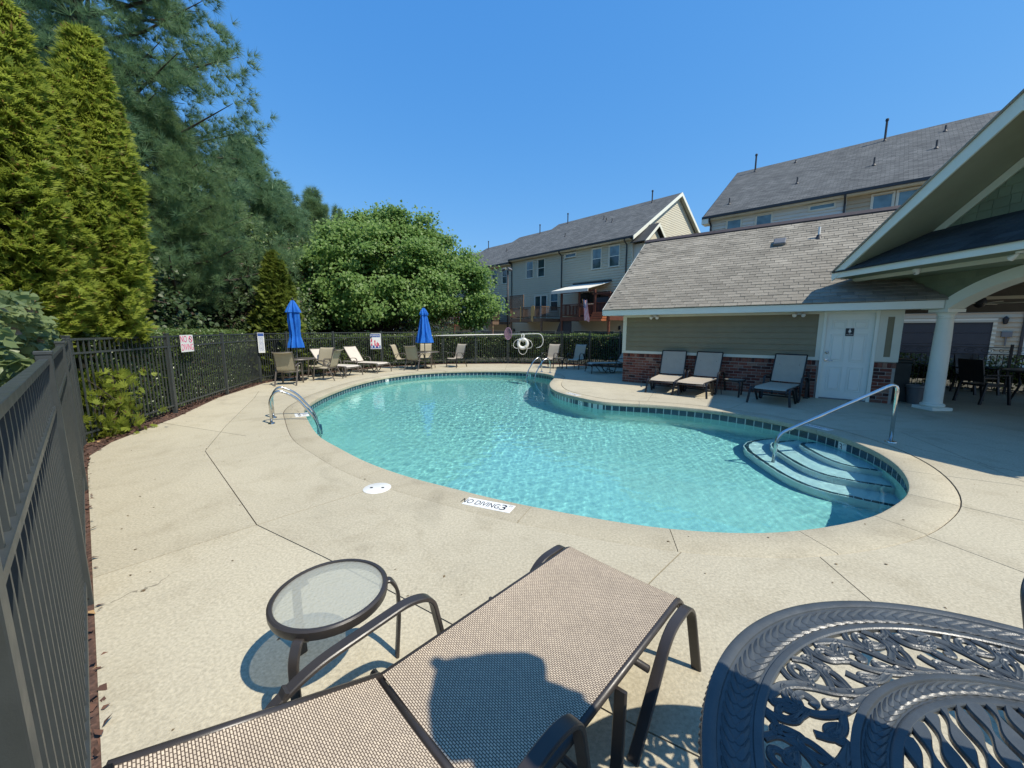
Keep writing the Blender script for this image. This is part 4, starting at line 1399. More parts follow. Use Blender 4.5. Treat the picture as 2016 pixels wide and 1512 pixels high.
pose(sgn, Vector((-5.98, 16.93, 1.145)), (0.33, -0.94))
MB().bev(-0.23, 0.23, -0.006, 0, -0.335, 0.335, 0.001).build('sign_board', M['plastic_white'], sgn)
MB().box(-0.205, 0.205, -0.0075, -0.0061, 0.175, 0.31).build('sign_head', blue_ink, sgn)
MB().box(-0.205, 0.205, -0.0075, -0.0061, -0.31, -0.18).build('sign_foot', blue_ink, sgn)
text('lettering', 'WARNING', 0.095, M['plastic_white'], sgn, (0, -0.0078, 0.243), R90, sx=0.9)
m = MB()
for k in range(9):
    x, z = random.uniform(-0.17, 0.14), random.uniform(-0.15, 0.11)
    m.lathe([(0.0, -0.0005), (0.022, 0), (0.0, 0.0005)], 10)
    b = len(m.v) - 30
    for i in range(b, len(m.v)): m.v[i] = (m.v[i][0] + x, -0.0072 + m.v[i][2], m.v[i][1] + z)
    m.slab([(x - 0.03, -0.007, z - 0.02), (x + 0.03, -0.007, z - 0.025), (x + 0.02, -0.007, z - 0.09), (x - 0.04, -0.007, z - 0.08)], (0, -0.001, 0))
m.build('printed_figures', red_ink, sgn)
m = MB()
for x in (-0.15, -0.02, 0.13): m.box(x - 0.02, x + 0.02, -0.0088, -0.0076, -0.285, -0.2)
m.build('printed_icons', M['plastic_white'], sgn)

# skimmer net, rescue hook and life ring hung on the far fence
def onfence(x, z, off=0.09):
    for a, b in zip(FD, FD[1:]):
        if a[0] <= x <= b[0]:
            t = (x - a[0]) / (b[0] - a[0]); d = Vector((b[0] - a[0], b[1] - a[1], 0)).normalized()
            return Vector((x, a[1] + (b[1] - a[1]) * t, z)) + Vector((d.y, -d.x, 0)) * off
t = thing('skimmer_net', 'long white pole with a purple leaf net hung along the far fence', 'pool net', onfence(-3.35, 1.37))
o = t.location.copy()
MB().tube([Vector((-0.45, -0.12, -0.02)), onfence(-3.3, 1.37) - o, onfence(-0.35, 1.42) - o], 0.021, 8).build('pole', M['plastic_white'], t, smooth=True)
M['net'] = mat('purple_net', (0.30, 0.19, 0.27), 0.8)
c = onfence(-0.2, 1.45, 0.12) - o
M['netm'] = M['net']
m = MB(); m.tube([c + Vector((0.17 * math.cos(a), -0.02, 0.29 * math.sin(a))) for a in [k * PI / 12 for k in range(24)]], 0.014, 6, closed=True); m.build('net_frame', M['net'], t, smooth=True)
m = MB()
for k in range(-6, 7):
    x = k * 0.025; hh = 0.28 * math.sqrt(max(0, 1 - (x / 0.17) ** 2))
    m.tube([c + Vector((x, -0.02 + 0.06 * (1 - abs(s)), hh * s)) for s in (-1, -0.5, 0, 0.5, 1)], 0.0055, 4)
for k in range(-9, 10):
    z = k * 0.03; ww = 0.165 * math.sqrt(max(0, 1 - (z / 0.285) ** 2))
    m.tube([c + Vector((ww * s, -0.02 + 0.06 * (1 - abs(s)), z)) for s in (-1, -0.5, 0, 0.5, 1)], 0.0055, 4)
m.build('net_mesh', M['net'], t, kind='stuff')
t = thing('rescue_hook', 'white shepherd hook pole resting on the far fence above the life ring', 'rescue hook', onfence(-0.05, 1.42))
o = t.location.copy()
a = onfence(1.25, 1.45) - o
MB().tube([Vector((0, 0, 0)), onfence(0.8, 1.44) - o, a] + [a + Vector((0.24 * math.sin(q) + 0.03, -0.02, -0.33 * (1 - math.cos(q)))) for q in [k * PI / 11 for k in range(1, 11)]] + [a + Vector((-0.06, -0.02, -0.68))], 0.017, 8).build('pole', M['plastic_white'], t, smooth=True)
lp = onfence(0.55, 0.97, 0.12)
lr = thing('life_ring', 'white life ring with loose rope hung on the far fence', 'life ring', lp, -0.1)
ring = [(0.215 * math.cos(k * PI / 18), 0, 0.215 * math.sin(k * PI / 18)) for k in range(36)]
MB().tube(ring, 0.085, 12, closed=True).build('ring', M['plastic_white'], lr, smooth=True)
for k in range(4):
    a = PI / 4 + k * PI / 2
    cc = Vector((0.215 * math.cos(a), 0, 0.215 * math.sin(a)))
    rad, tan = Vector((math.cos(a), 0, math.sin(a))), Vector((-math.sin(a), 0, math.cos(a)))
    m = MB(); m.sweep([cc + rad * 0.09 * math.cos(q) + Vector((0, 0.09 * math.sin(q), 0)) for q in [j * PI / 8 for j in range(16)]], band(0.05, 0.006, 0.002), tan, closed=True)
    m.build('ring_band', M['cream_trim'], lr)
m = MB()
for k in range(4):
    a0, a1 = PI / 4 + k * PI / 2, PI / 4 + (k + 1) * PI / 2
    sag = 0.16 if k in (1, 2, 3) else 0.02
    m.tube([Vector(((0.30 + sag * math.sin(PI * s)) * math.cos(a0 + (a1 - a0) * s), -0.05, (0.30 + sag * math.sin(PI * s)) * math.sin(a0 + (a1 - a0) * s) - 0.06 * math.sin(PI * s))) for s in [j / 10 for j in range(11)]], 0.011, 6)
m.build('rope', M['plastic_white'], lr, smooth=True)
m = MB(); m.tube([(0, 0.02, 0.2), (-0.05, -0.08, 0.30), (-0.06, -0.05, 0.42), (0.0, 0.0, 0.48), (0.06, -0.05, 0.42), (0.05, -0.08, 0.30), (0.0, -0.09, 0.18), (0.02, -0.09, 0.06)], 0.022, 7)
m.build('hanging_rope', M['plastic_white'], lr, smooth=True)

# ------------------------------------------------------------------ hedges
M['hedge'] = leaf_mat('hedge_leaves', (0.070, 0.115, 0.030), (0.17, 0.24, 0.065), 0.40, 0.32, 0.8, dead=(0.14, 0.09, 0.04), gloss=0.55)
def hedge(label, pts, h, depth, n, leaf, hvar=0.04, lift=0.0):
    pts = [Vector((*p, 0)) for p in pts]
    org = pts[0]
    t = thing('hedge', label, 'hedge', org)
    seg = [(b - a).length for a, b in zip(pts, pts[1:])]
    w = np.array(seg) / sum(seg)
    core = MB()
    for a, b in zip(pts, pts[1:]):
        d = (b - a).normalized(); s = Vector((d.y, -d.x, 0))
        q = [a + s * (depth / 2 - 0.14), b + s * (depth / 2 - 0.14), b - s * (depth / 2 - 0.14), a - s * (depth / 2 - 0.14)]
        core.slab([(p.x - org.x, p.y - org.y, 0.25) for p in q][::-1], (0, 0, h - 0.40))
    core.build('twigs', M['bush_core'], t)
    k = RNG.choice(len(seg), n, p=w)
    A = np.array([(p.x, p.y) for p in pts]); D = np.array([((b - a).normalized().x, (b - a).normalized().y) for a, b in zip(pts, pts[1:])]); SG = np.array(seg)
    u = RNG.random(n) * SG[k]
    S = np.c_[D[k, 1], -D[k, 0]]
    side = RNG.random(n)
    off = np.where(side < 0.55, depth / 2, np.where(side < 0.65, -depth / 2, RNG.uniform(-0.5, 0.5, n) * depth))
    z = np.where(side < 0.65, RNG.random(n) ** 0.85 * h, h)
    hv = hvar * np.sin(u * 3.1 + k) + RNG.normal(0, hvar * 0.6, n)
    off = off + RNG.normal(0, 0.05, n) - np.where(side < 0.65, 0.10, 0)*np.sign(off) * RNG.random(n)
    z = np.clip(z + np.where(side < 0.65, 0, hv) - np.abs(RNG.normal(0, 0.04, n)), 0.04 + lift, h + 0.12)
    P = np.c_[A[k] + D[k] * u[:, None] + S * off[:, None], z] - np.array(org)
    X = RNG.normal(size=(n, 3)); X[:, 2] = np.abs(X[:, 2]) * 0.9
    X[:, :2] += S * 0.5
    Z = RNG.normal(size=(n, 3)) * 0.6 + np.array(sun_dir) * 0.6; Z[:, :2] += S * np.where(side < 0.65, 0.9, 0.1)[:, None]; Z[:, 2] += np.where(side < 0.65, 0.5, 1.2)
    leafcloud('foliage', P, X, Z, RNG.uniform(leaf * 0.7, leaf * 1.25, n), LEAF_T[0], LEAF_T[1], M['hedge'], t)
    return t
hedge('clipped green hedge behind the side fence', [(-6.86, 5.80), (-8.78, 12.1)], 1.60, 0.8, 30000, 0.066, 0.03)
hedge('long clipped green hedge behind the far fence', [(-8.6, 13.9), (-7.75, 15.6), (-6.35, 17.8), (-3.5, 19.45), (-0.2, 19.75), (2.6, 19.25), (5.1, 17.6), (9.0, 14.9)], 1.40, 0.8, 42000, 0.075, 0.04)
hq = [HL + HU * s + HN * -4.35 for s in (6.6, 10.5)]
hedge('low sunlit shrubs behind the porch railing', [(q.x, q.y) for q in hq], 0.80, 0.8, 3500, 0.08, 0.12)
# broad-leaved shrub pressing against the near fence
M['shrub'] = leaf_mat('shrub_leaves', (0.11, 0.165, 0.055), (0.26, 0.31, 0.14), 0.42, 0.4, 1.5, dead=(0.34, 0.22, 0.14))
t = thing('leafy_shrub', 'pale green leafy shrub pressing against the near fence on the left', 'shrub', (*nf(3.0, 0.8), 0))
n = 20000
k = RNG.uniform(3.3, 7.9, n); off = 0.34 + 0.9 * RNG.random(n) ** 1.6; 
top = 1.84 - 0.03 * np.abs(k - 4.6) ** 1.3 - 0.07 * np.sin(k * 2.3) - 0.05 * np.sin(k * 6.1)
z = top * RNG.random(n) ** 0.55
off = off + 0.12 * np.sin(z * 5 + k * 3)
P = np.c_[-0.669 * off - 0.743 * k, -0.743 * off + 0.669 * k, z] - np.array(t.location)
X = RNG.normal(size=(n, 3)) + np.array([0.5, 0.4, -0.3]); Z = RNG.normal(size=(n, 3)) * 0.5 + np.array([0.45, 0.1, 0.8])
leafcloud('foliage', P, X, Z, RNG.uniform(0.04, 0.085, n), HEART_T[0], HEART_T[1], M['shrub'], t)
m = MB(); 
for j in range(9):
    kk = 3.5 + j * 0.5; q = Vector((*nf(kk, 0.6), 0)) - t.location
    m.tube([q, q + Vector((random.uniform(-.2, .2), random.uniform(-.2, .2), 0.7)), q + Vector((random.uniform(-.3, .3), random.uniform(-.3, .3), 1.4))], [0.03, 0.02, 0.008], 6)
m.build('branches', M['bark'], t)
# ------------------------------------------------------------------ pool furniture
def sheet(mb, grid, th, mi=0):
    """grid[i][j] = (point, uv) with thickness th downwards along the local normal"""
    ni, nj = len(grid), len(grid[0])
    P = [[Vector(grid[i][j][0]) for j in range(nj)] for i in range(ni)]
    top, bot, uv = [], [], []
    for i in range(ni):
        for j in range(nj):
            du = P[min(i + 1, ni - 1)][j] - P[max(i - 1, 0)][j]; dv = P[i][min(j + 1, nj - 1)] - P[i][max(j - 1, 0)]
            n = du.cross(dv).normalized()
            top.append(P[i][j]); bot.append(P[i][j] - n * th); uv.append(grid[i][j][1])
    N = ni * nj
    fs = []
    for i in range(ni - 1):
        for j in range(nj - 1):
            a, b, c, d = i * nj + j, (i + 1) * nj + j, (i + 1) * nj + j + 1, i * nj + j + 1
            fs.append((a, b, c, d)); fs.append((N + d, N + c, N + b, N + a))
    for i in range(ni - 1):
        for j in (0, nj - 1):
            a, b = i * nj + j, (i + 1) * nj + j
            fs.append((a, N + a, N + b, b) if j == 0 else (a, b, N + b, N + a))
    for j in range(nj - 1):
        for i in (0, ni - 1):
            a, b = i * nj + j, i * nj + j + 1
            fs.append((a, b, N + b, N + a) if i == 0 else (a, N + a, N + b, b))
    return mb.add(top + bot, fs, mi, None, uv + uv)

def lounger(label, loc, rz, back_deg, sling, frame, group=None, fine=False, back_len=0.74):
    """local x runs from the hinge to the foot end, origin on the floor under the hinge"""
    t = thing('sun_lounger', label, 'lounger', loc, rz, group)
    W, H, Lx = 0.315, 0.375, 1.24
    ni, nj = (26, 12) if fine else (10, 6)
    g = []
    for i in range(ni):
        s = i / (ni - 1) * (Lx + 0.03); row = []
        for j in range(nj):
            y = W - 2 * W * j / (nj - 1)
            x, z = s, H + 0.004
            if s > Lx - 0.05:
                q = min((s - Lx + 0.05) / 0.08, 1.0) * 1.25
                x = Lx - 0.05 + 0.05 * math.sin(q); z = H + 0.004 - 0.05 * (1 - math.cos(q))
            z -= 0.020 * (1 - (y / W) ** 2) * min(1, max(0.25, math.sin(PI * min(1, s / Lx))) + 0.1)
            row.append(((x, y, z), (y, s)))
        g.append(row)
    # order so that the face normals look up
    sheet(MB(), g, -0.004 * -1) if False else None
    m = MB(); sheet(m, [r[::-1] for r in g], 0.0045); m.build('seat_sling', sling, t, smooth=fine, auto=50 if fine else None)
    b = math.radians(back_deg); cb, sb = math.cos(b), math.sin(b)
    g = []
    for i in range(ni):
        s = 0.03 + (back_len - 0.03) * i / (ni - 1); row = []
        for j in range(nj):
            y = W - 2 * W * j / (nj - 1)
            sag = 0.022 * (1 - (y / W) ** 2) * (0.35 + 0.65 * math.sin(PI * i / (ni - 1)))
            row.append(((-cb * s - sb * sag * -1 * -1, y, H + 0.006 + sb * s - cb * sag), (y, -s)))
        g.append(row)
    m = MB(); sheet(m, g, 0.0045); m.build('back_sling', sling, t, smooth=fine, auto=50 if fine else None)
    for sg in (1, -1):
        y = sg * (W + 0.006)
        MB().tube(fillet([(-0.06, y, H - 0.012), (Lx - 0.03, y, H - 0.012), (Lx + 0.022, y, H - 0.07), (Lx + 0.022, y, H - 0.12)], 0.06, 4), 0.017, 8).build('side_rail', frame, t, smooth=True)
        MB().tube([(-cb * 0.01, y, H - 0.005 + sb * 0.01), (-cb * back_len, y, H - 0.005 + sb * back_len)], 0.016, 8).build('back_rail', frame, t, smooth=True)
        yl = sg * (W + 0.055)
        # foot-end leg loop of flat tube
        pth = fillet([(Lx + 0.03, sg * (W + 0.095), 0.0), (Lx - 0.005, yl, H - 0.012), (0.98, yl, H - 0.008), (0.66, yl + sg * 0.01, 0.0)], 0.09, 6)
        MB().sweep(pth, band(0.046, 0.018, 0.004), (0, 1, 0)).build('foot_leg', frame, t, smooth=True, auto=40)
        # arm that turns under into a sled foot
        ya = sg * (W + 0.062)
        pth = fillet([(-0.44, ya - sg * 0.02, H - 0.02), (-0.37, ya, 0.45), (-0.22, ya, 0.525), (0.16, ya, 0.565), (0.265, ya, 0.53), (0.315, ya, 0.30), (0.36, ya, 0.015), (0.53, ya, 0.015), (0.60, ya - sg * 0.03, H - 0.03)], 0.085, 6)
        MB().sweep(pth, band(0.047, 0.019, 0.004), (0, 1, 0)).build('armrest', frame, t, smooth=True, auto=40)
        MB().sweep(fillet([(-0.30, ya, 0.50), (-0.42, ya, 0.30), (-0.50, ya + sg * 0.01, 0.0)], 0.1, 5), band(0.046, 0.018, 0.004), (0, 1, 0)).build('rear_leg', frame, t, smooth=True, auto=40)
    for x, z in ((-0.012, H - 0.012), (0.80, H - 0.075), (Lx + 0.02, H - 0.075), (0.42, 0.10)):
        MB().tube([(x, -(W + 0.05), z), (x, W + 0.05, z)], 0.015, 8).build('cross_bar', frame, t, smooth=True)
    m = MB(); m.tube([(-cb * back_len, -W, H - 0.005 + sb * back_len), (-cb * back_len, W, H - 0.005 + sb * back_len)], 0.016, 8); m.build('head_bar', frame, t, smooth=True)
    m = MB()
    for sg in (1, -1): m.tube([(-cb * 0.5, sg * 0.2, H + sb * 0.5 - 0.02), (-0.50 if back_deg > 40 else -0.42, sg * 0.2, 0.20)], 0.008, 6)
    m.tube([(-0.50 if back_deg > 40 else -0.42, -0.36, 0.20), (-0.50 if back_deg > 40 else -0.42, 0.36, 0.20)], 0.012, 6)
    m.build('back_prop', frame, t)
    return t

# the lounger right in front of the camera
FGA = math.radians(46.0)
fl_ = lounger('large woven sling lounger in the foreground beside the round glass table', (-0.262, 1.062, 0), FGA, 20, M['sling'], M['bronze'], None, True)

A0 = lambda f, h: math.atan2(f[1] - h[1], f[0] - h[0])
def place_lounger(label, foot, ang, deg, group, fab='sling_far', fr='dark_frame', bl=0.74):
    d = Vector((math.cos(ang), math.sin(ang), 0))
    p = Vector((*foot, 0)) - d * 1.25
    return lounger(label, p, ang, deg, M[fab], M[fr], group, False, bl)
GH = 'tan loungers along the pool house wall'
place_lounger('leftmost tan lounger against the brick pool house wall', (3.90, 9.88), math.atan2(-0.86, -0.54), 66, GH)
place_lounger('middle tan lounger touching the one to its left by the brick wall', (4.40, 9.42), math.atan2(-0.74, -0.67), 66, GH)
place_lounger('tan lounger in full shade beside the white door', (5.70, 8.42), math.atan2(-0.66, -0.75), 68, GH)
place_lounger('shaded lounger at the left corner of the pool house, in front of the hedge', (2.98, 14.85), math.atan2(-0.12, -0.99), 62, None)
GL = 'pale loungers at the far left of the deck'
M['grey_frame'] = mat('taupe_frame', (0.105, 0.09, 0.075), 0.4, 0.1)
M['sling_pale'] = mat('pale_sling_fabric', (0.56, 0.50, 0.42), 0.75, var=0.05, vscale=5, fine=0.06, bscale=240)
place_lounger('pale lounger nearest the blue umbrella on the left, partly behind a chair', (-5.66, 13.70), math.atan2(-0.36, 0.93), 52, GL, 'sling_pale', 'grey_frame')
place_lounger('pale lounger with leaf shadows on its back, in front of the pool rules sign', (-4.98, 14.90), math.atan2(-0.36, 0.93), 56, GL, 'sling_pale', 'grey_frame')

# round side tables with pebbled glass
def glass():
    m = bpy.data.materials.new('pebbled_glass')
    t = NT(m)
    co = t.coord('Object')
    vo = t.n('ShaderNodeTexVoronoi'); vo.feature = 'SMOOTH_F1'; vo.inputs['Scale'].default_value = 75
    t.l(co, vo.inputs['Vector'])
    nrm = t.bump(vo.outputs['Distance'], 0.55, 0.006)
    p = t.bsdf((0.58, 0.57, 0.48), 0.16, 0, nrm, 0.8)
    tr = t.n('ShaderNodeBsdfTransparent'); tr.inputs[0].default_value = (0.93, 0.95, 0.93, 1)
    tl = t.n('ShaderNodeBsdfTranslucent'); tl.inputs[0].default_value = (0.6, 0.63, 0.62, 1)
    m1 = t.n('ShaderNodeMixShader'); m1.inputs[0].default_value = 0.80
    t.l(tl.outputs[0], m1.inputs[1]); t.l(tr.outputs[0], m1.inputs[2])
    m2 = t.n('ShaderNodeMixShader'); m2.inputs[0].default_value = 0.40
    t.l(m1.outputs[0], m2.inputs[1]); t.l(p, m2.inputs[2])
    t.done(m2.outputs[0])
    return m
M['glass'] = glass()
def side_table(label, loc, rz, frame, R=0.25, H=0.47, group=None):
    t = thing('side_table', label, 'side table', loc, rz, group)
    MB().lathe([(R - 0.022, H - 0.045), (R, H - 0.045), (R + 0.004, H - 0.03), (R + 0.004, H - 0.006), (R - 0.004, H), (R - 0.016, H), (R - 0.020, H - 0.008), (R - 0.022, H - 0.045)], 48).build('rim', frame, t, smooth=True, auto=35)
    MB().lathe([(0.0, H - 0.014), (R - 0.019, H - 0.014), (R - 0.019, H - 0.007), (0.0, H - 0.007)], 48).build('glass_top', M['glass'], t, smooth=True, auto=35)
    for k in range(3):
        a = 2 * PI * k / 3
        c, s = math.cos(a), math.sin(a)
        pr = fillet([(R - 0.03, H - 0.065), (R + 0.012, H - 0.025), (R + 0.052, H - 0.09), (R + 0.055, H - 0.22), (R + 0.035, 0.0)], 0.07, 6)
        MB().sweep([(x.x * c, x.x * s, x.y) for x in [Vector((p[0], p[1], 0)) for p in pr]], band(0.042, 0.016, 0.004), (-s, c, 0)).build('leg', frame, t, smooth=True, auto=40)
    return t
side_table('round side table with pebbled glass top beside the foreground lounger', (-0.845, 1.635, 0), math.radians(28), M['bronze'])
side_table('small dark side table between the loungers at the pool house wall', (5.62, 9.62, 0), 0.4, M['dark_frame'], 0.24, 0.42)
side_table('small side table between the two pale loungers at the far left', (-6.35, 14.95, 0), 0.2, M['grey_frame'], 0.24, 0.45)
side_table('small dark side table between two tan chairs at the far fence', (2.02, 16.55, 0), 0.9, M['dark_frame'], 0.25, 0.45)
bl = MB().bev(-0.03, 0.03, -0.03, 0.03, 0, 0.66, 0.004)
t = thing('ash_urn', 'narrow dark post standing by the wall beside the white door', 'post', HL + HU * 4.72 + HN * 0.26, HA)
bl.build('post', M['dark_frame'], t); MB().bev(-0.045, 0.045, -0.045, 0.045, 0, 0.03, 0.004).build('foot', M['dark_frame'], t)

# sling dining chairs
def chair(label, loc, rz, sling, frame, group=None):
    """local x is where the sitter faces"""
    t = thing('patio_chair', label, 'chair', loc, rz, group)
    W, H = 0.245, 0.42
    def prof(s):
        pts = [(0.27, H - 0.03), (0.24, H), (-0.18, H - 0.035), (-0.25, H + 0.03), (-0.38, 0.86), (-0.43, 0.98), (-0.49, 1.02), (-0.515, 0.99)]
        return pts
    P = fillet([(x, 0, z) for x, z in prof(0)], 0.07, 4)
    def sl(name, a, b):
        g = []; acc = 0
        for i in range(a, b):
            row = []
            for j in range(6):
                y = W - 2 * W * j / 5
                row.append(((P[i].x, y, P[i].z - 0.012 * (1 - (y / W) ** 2)), (y, i * 0.04)))
            g.append(row)
        m = MB(); sheet(m, g, 0.005); m.build(name, sling, t)
    mid = min(range(len(P)), key=lambda i: (P[i] - Vector((-0.24, 0, H + 0.0))).length)
    sl('seat_sling', 0, mid + 1); sl('back_sling', mid, len(P))
    for sg in (1, -1):
        y = sg * (W + 0.012)
        MB().tube([Vector((p.x, y, p.z - 0.004)) for p in P[2:]], 0.014, 7).build('side_rail', frame, t, smooth=True)
        ya = sg * (W + 0.045)
        MB().sweep(fillet([(0.28, ya, 0.0), (0.22, ya, 0.60), (0.15, ya, 0.655), (-0.20, ya, 0.63), (-0.30, ya - sg * 0.03, 0.56)], 0.08, 5), band(0.042, 0.018, 0.004), (0, 1, 0)).build('armrest', frame, t, smooth=True, auto=40)
        MB().sweep(fillet([(-0.42, ya, 0.0), (-0.22, ya, 0.45), (-0.10, ya, 0.62)], 0.1, 4), band(0.04, 0.018, 0.004), (0, 1, 0)).build('rear_leg', frame, t, smooth=True, auto=40)
    for x, z in ((0.2, H - 0.03), (-0.24, H - 0.02), (-0.5, 1.0)):
        MB().tube([(x, -W - 0.03, z), (x, W + 0.03, z)], 0.013, 7).build('cross_bar', frame, t, smooth=True)
    return t
SC, GF = M['sling_chair'], M['grey_frame']
G1 = 'beige chairs round the left umbrella table'
chair('beige chair seen from behind, nearest the left fence corner', (-6.80, 11.68, 0), math.radians(103), SC, GF, G1)
chair('beige chair facing the camera behind the left umbrella table', (-6.78, 13.55, 0), math.radians(-98), SC, GF, G1)
chair('beige chair seen from the side, right of the left umbrella table', (-6.18, 12.72, 0), math.radians(178), SC, GF, G1)
G2 = 'beige chairs round the far umbrella table'
chair('beige chair in profile at the left of the far umbrella table', (-4.68, 16.55, 0), math.radians(-5), SC, GF, G2)
chair('beige chair with its back to the camera at the far umbrella table', (-4.02, 15.98, 0), math.radians(78), SC, GF, G2)
chair('pale chair facing the camera behind the far umbrella pole', (-3.92, 17.35, 0), math.radians(-85), SC, GF, G2)
ST = M['sling_far']
chair('tan chair standing alone right of the far umbrella', (-2.50, 17.0, 0), math.radians(236), ST, M['bronze'])
chair('tan chair by the far fence just behind the far pool ladder', (1.66, 16.75, 0), math.radians(238), ST, M['bronze'])
chair('tan chair half in shade by the far fence, next to the shaded lounger', (2.72, 16.35, 0), math.radians(232), ST, M['dark_frame'])

# dark furniture under the porch
def dark_chair(label, loc, rz, group):
    t = thing('porch_chair', label, 'chair', loc, rz, group)
    f = M['dark_frame']
    MB().bev(-0.24, 0.24, -0.25, 0.25, 0.40, 0.45, 0.01).build('seat', f, t)
    m = MB(); m.slab([(-0.24, -0.26, 0.50), (-0.24, 0.26, 0.50), (-0.34, 0.26, 1.0), (-0.34, -0.26, 1.0)], (-0.03, 0, 0)); m.build('backrest', f, t)
    for sx, sy in ((1, 1), (1, -1), (-1, 1), (-1, -1)):
        MB().sweep(fillet([(sx * 0.30, sy * 0.27, 0.0), (sx * 0.24, sy * 0.27, 0.35), (sx * 0.2, sy * 0.26, 0.66 if sx > 0 else 0.5)], 0.1, 4), band(0.05, 0.04, 0.005), (0, 1, 0)).build('leg', f, t)
    for sy in (1, -1):
        MB().bev(-0.28, 0.24, sy * 0.27 - 0.025, sy * 0.27 + 0.025, 0.645, 0.675, 0.008).build('armrest', f, t)
    return t
GP = 'dark chairs round the porch dining table'
dc = dark_chair('dark porch chair nearest the column, back to the pool', (10.72, 8.65, 0), math.radians(-5), GP)
dup(dc, (11.35, 7.35, 0), math.radians(52), 'dark porch chair at the right edge of the photo, in front of the table', GP)
dup(dc, (12.1, 9.95, 0), math.radians(-95), 'dark porch chair on the railing side of the table', GP)
t = thing('porch_table', 'dark dining table standing in the shade of the porch', 'table', (12.05, 8.55, 0))
MB().lathe([(0.0, 0.70), (0.66, 0.70), (0.68, 0.715), (0.68, 0.735), (0.66, 0.745), (0.0, 0.745)], 32).build('tabletop', M['dark_frame'], t, smooth=True, auto=40)
for k in range(4):
    a = PI / 4 + k * PI / 2
    MB().tube([(0.5 * math.cos(a), 0.5 * math.sin(a), 0.0), (0.38 * math.cos(a), 0.38 * math.sin(a), 0.4), (0.45 * math.cos(a), 0.45 * math.sin(a), 0.70)], 0.022, 8).build('leg', M['dark_frame'], t, smooth=True)
# bin and planter beside the pier
M['bin'] = mat('dark_green_bin', (0.016, 0.022, 0.018), 0.5)
t = thing('trash_bin', 'dark green trash bin with flat lid beside the brick pier', 'bin', (9.10, 9.10, 0), HA)
MB().prism([(-0.24, -0.24), (0.24, -0.24), (0.24, 0.24), (-0.24, 0.24)], 0.0, 0.90).build('body', M['bin'], t)
MB().bev(-0.27, 0.27, -0.27, 0.27, 0.895, 0.98, 0.02).build('lid', M['bin'], t)
t = thing('planter', 'grey square pot standing in front of the dark bin', 'pot', (9.14, 8.60, 0), HA)
MB().lathe([(0.12, 0.0), (0.16, 0.36), (0.18, 0.37), (0.18, 0.42), (0.15, 0.42), (0.14, 0.34), (0.0, 0.34)], 20).build('pot', M['grey_metal'], t, smooth=True, auto=40)
MB().lathe([(0.0, 0.36), (0.145, 0.345)], 16).build('potting_soil', M['mulch'], t)

# tables and closed umbrellas
def patio_table(label, loc, R=0.55):
    t = thing('patio_table', label, 'table', loc)
    MB().lathe([(R - 0.03, 0.69), (R, 0.69), (R + 0.005, 0.71), (R - 0.005, 0.725), (R - 0.03, 0.725)], 40).build('rim', M['grey_frame'], t, smooth=True, auto=40)
    MB().lathe([(0.035, 0.708), (R - 0.028, 0.708), (R - 0.028, 0.718), (0.035, 0.718)], 40).build('glass_top', M['glass'], t, smooth=True, auto=40)
    for k in range(4):
        a = PI / 4 + k * PI / 2; c, s = math.cos(a), math.sin(a)
        MB().tube([(c * (R - 0.1), s * (R - 0.1), 0.0), (c * (R - 0.16), s * (R - 0.16), 0.4), (c * (R - 0.06), s * (R - 0.06), 0.695)], 0.016, 7).build('leg', M['grey_frame'], t, smooth=True)
    return t
patio_table('round glass patio table under the left blue umbrella', (-7.02, 12.55, 0))
patio_table('round glass patio table under the far blue umbrella', (-3.72, 16.45, 0), 0.6)
def umbrella(label, loc, prof, top, group, H=2.62, seed=1, tilt=0.0, base=True):
    t = thing('closed_umbrella', label, 'umbrella', loc, seed * 0.7, group)
    MB().lathe([(0.019, 0.02), (0.019, H + 0.02)], 10).build('pole', M['pole'], t, smooth=True, auto=40)
    if base: MB().lathe([(0.24, 0.0), (0.25, 0.03), (0.20, 0.06), (0.05, 0.09), (0.03, 0.25), (0.0, 0.25)], 24).build('base', M['black'], t, smooth=True, auto=40)
    rs = random.Random(seed)
    ph = [rs.uniform(0, 6) for _ in range(4)]
    def fold(r, z, a):
        return r * (1 + 0.24 * math.cos(8 * a + 0.8 * math.sin(z * 3 + ph[0])) + 0.10 * math.cos(3 * a + ph[1] + z * 2) + 0.06 * math.cos(13 * a + ph[2] + 4 * z))
    def ring(pr):
        out = []
        for (r0, z0), (r1, z1) in zip(pr, pr[1:]):
            for k in range(4): out.append((r0 + (r1 - r0) * k / 4, z0 + (z1 - z0) * k / 4))
        return out + [pr[-1]]
    MB().lathe(ring(prof), 64, fn=fold).build('canopy', M['blue'], t, smooth=True, auto=60)
    MB().lathe(ring(top), 64, fn=fold).build('vent_cap', M['blue'], t, smooth=True, auto=60)
    MB().lathe([(0.022, H - 0.02), (0.03, H + 0.01), (0.026, H + 0.05), (0.0, H + 0.07)], 12).build('finial', M['black'], t, smooth=True)
    return t
GU = 'closed blue market umbrellas'
umbrella('closed blue umbrella tied in the middle, by the left fence corner', (-7.02, 12.55, 0),
         [(0.205, 1.08), (0.19, 1.20), (0.14, 1.42), (0.135, 1.6), (0.155, 1.9), (0.14, 2.2), (0.06, 2.5)], [(0.19, 2.20), (0.17, 2.28), (0.10, 2.45), (0.035, 2.58)], GU, 2.60, 1)
umbrella('closed blue umbrella spread like a cone, left of the white pole', (-3.72, 16.45, 0),
         [(0.31, 1.10), (0.26, 1.4), (0.20, 1.75), (0.14, 2.1), (0.08, 2.35)], [(0.15, 2.24), (0.16, 2.32), (0.10, 2.45), (0.035, 2.55)], GU, 2.56, 2)

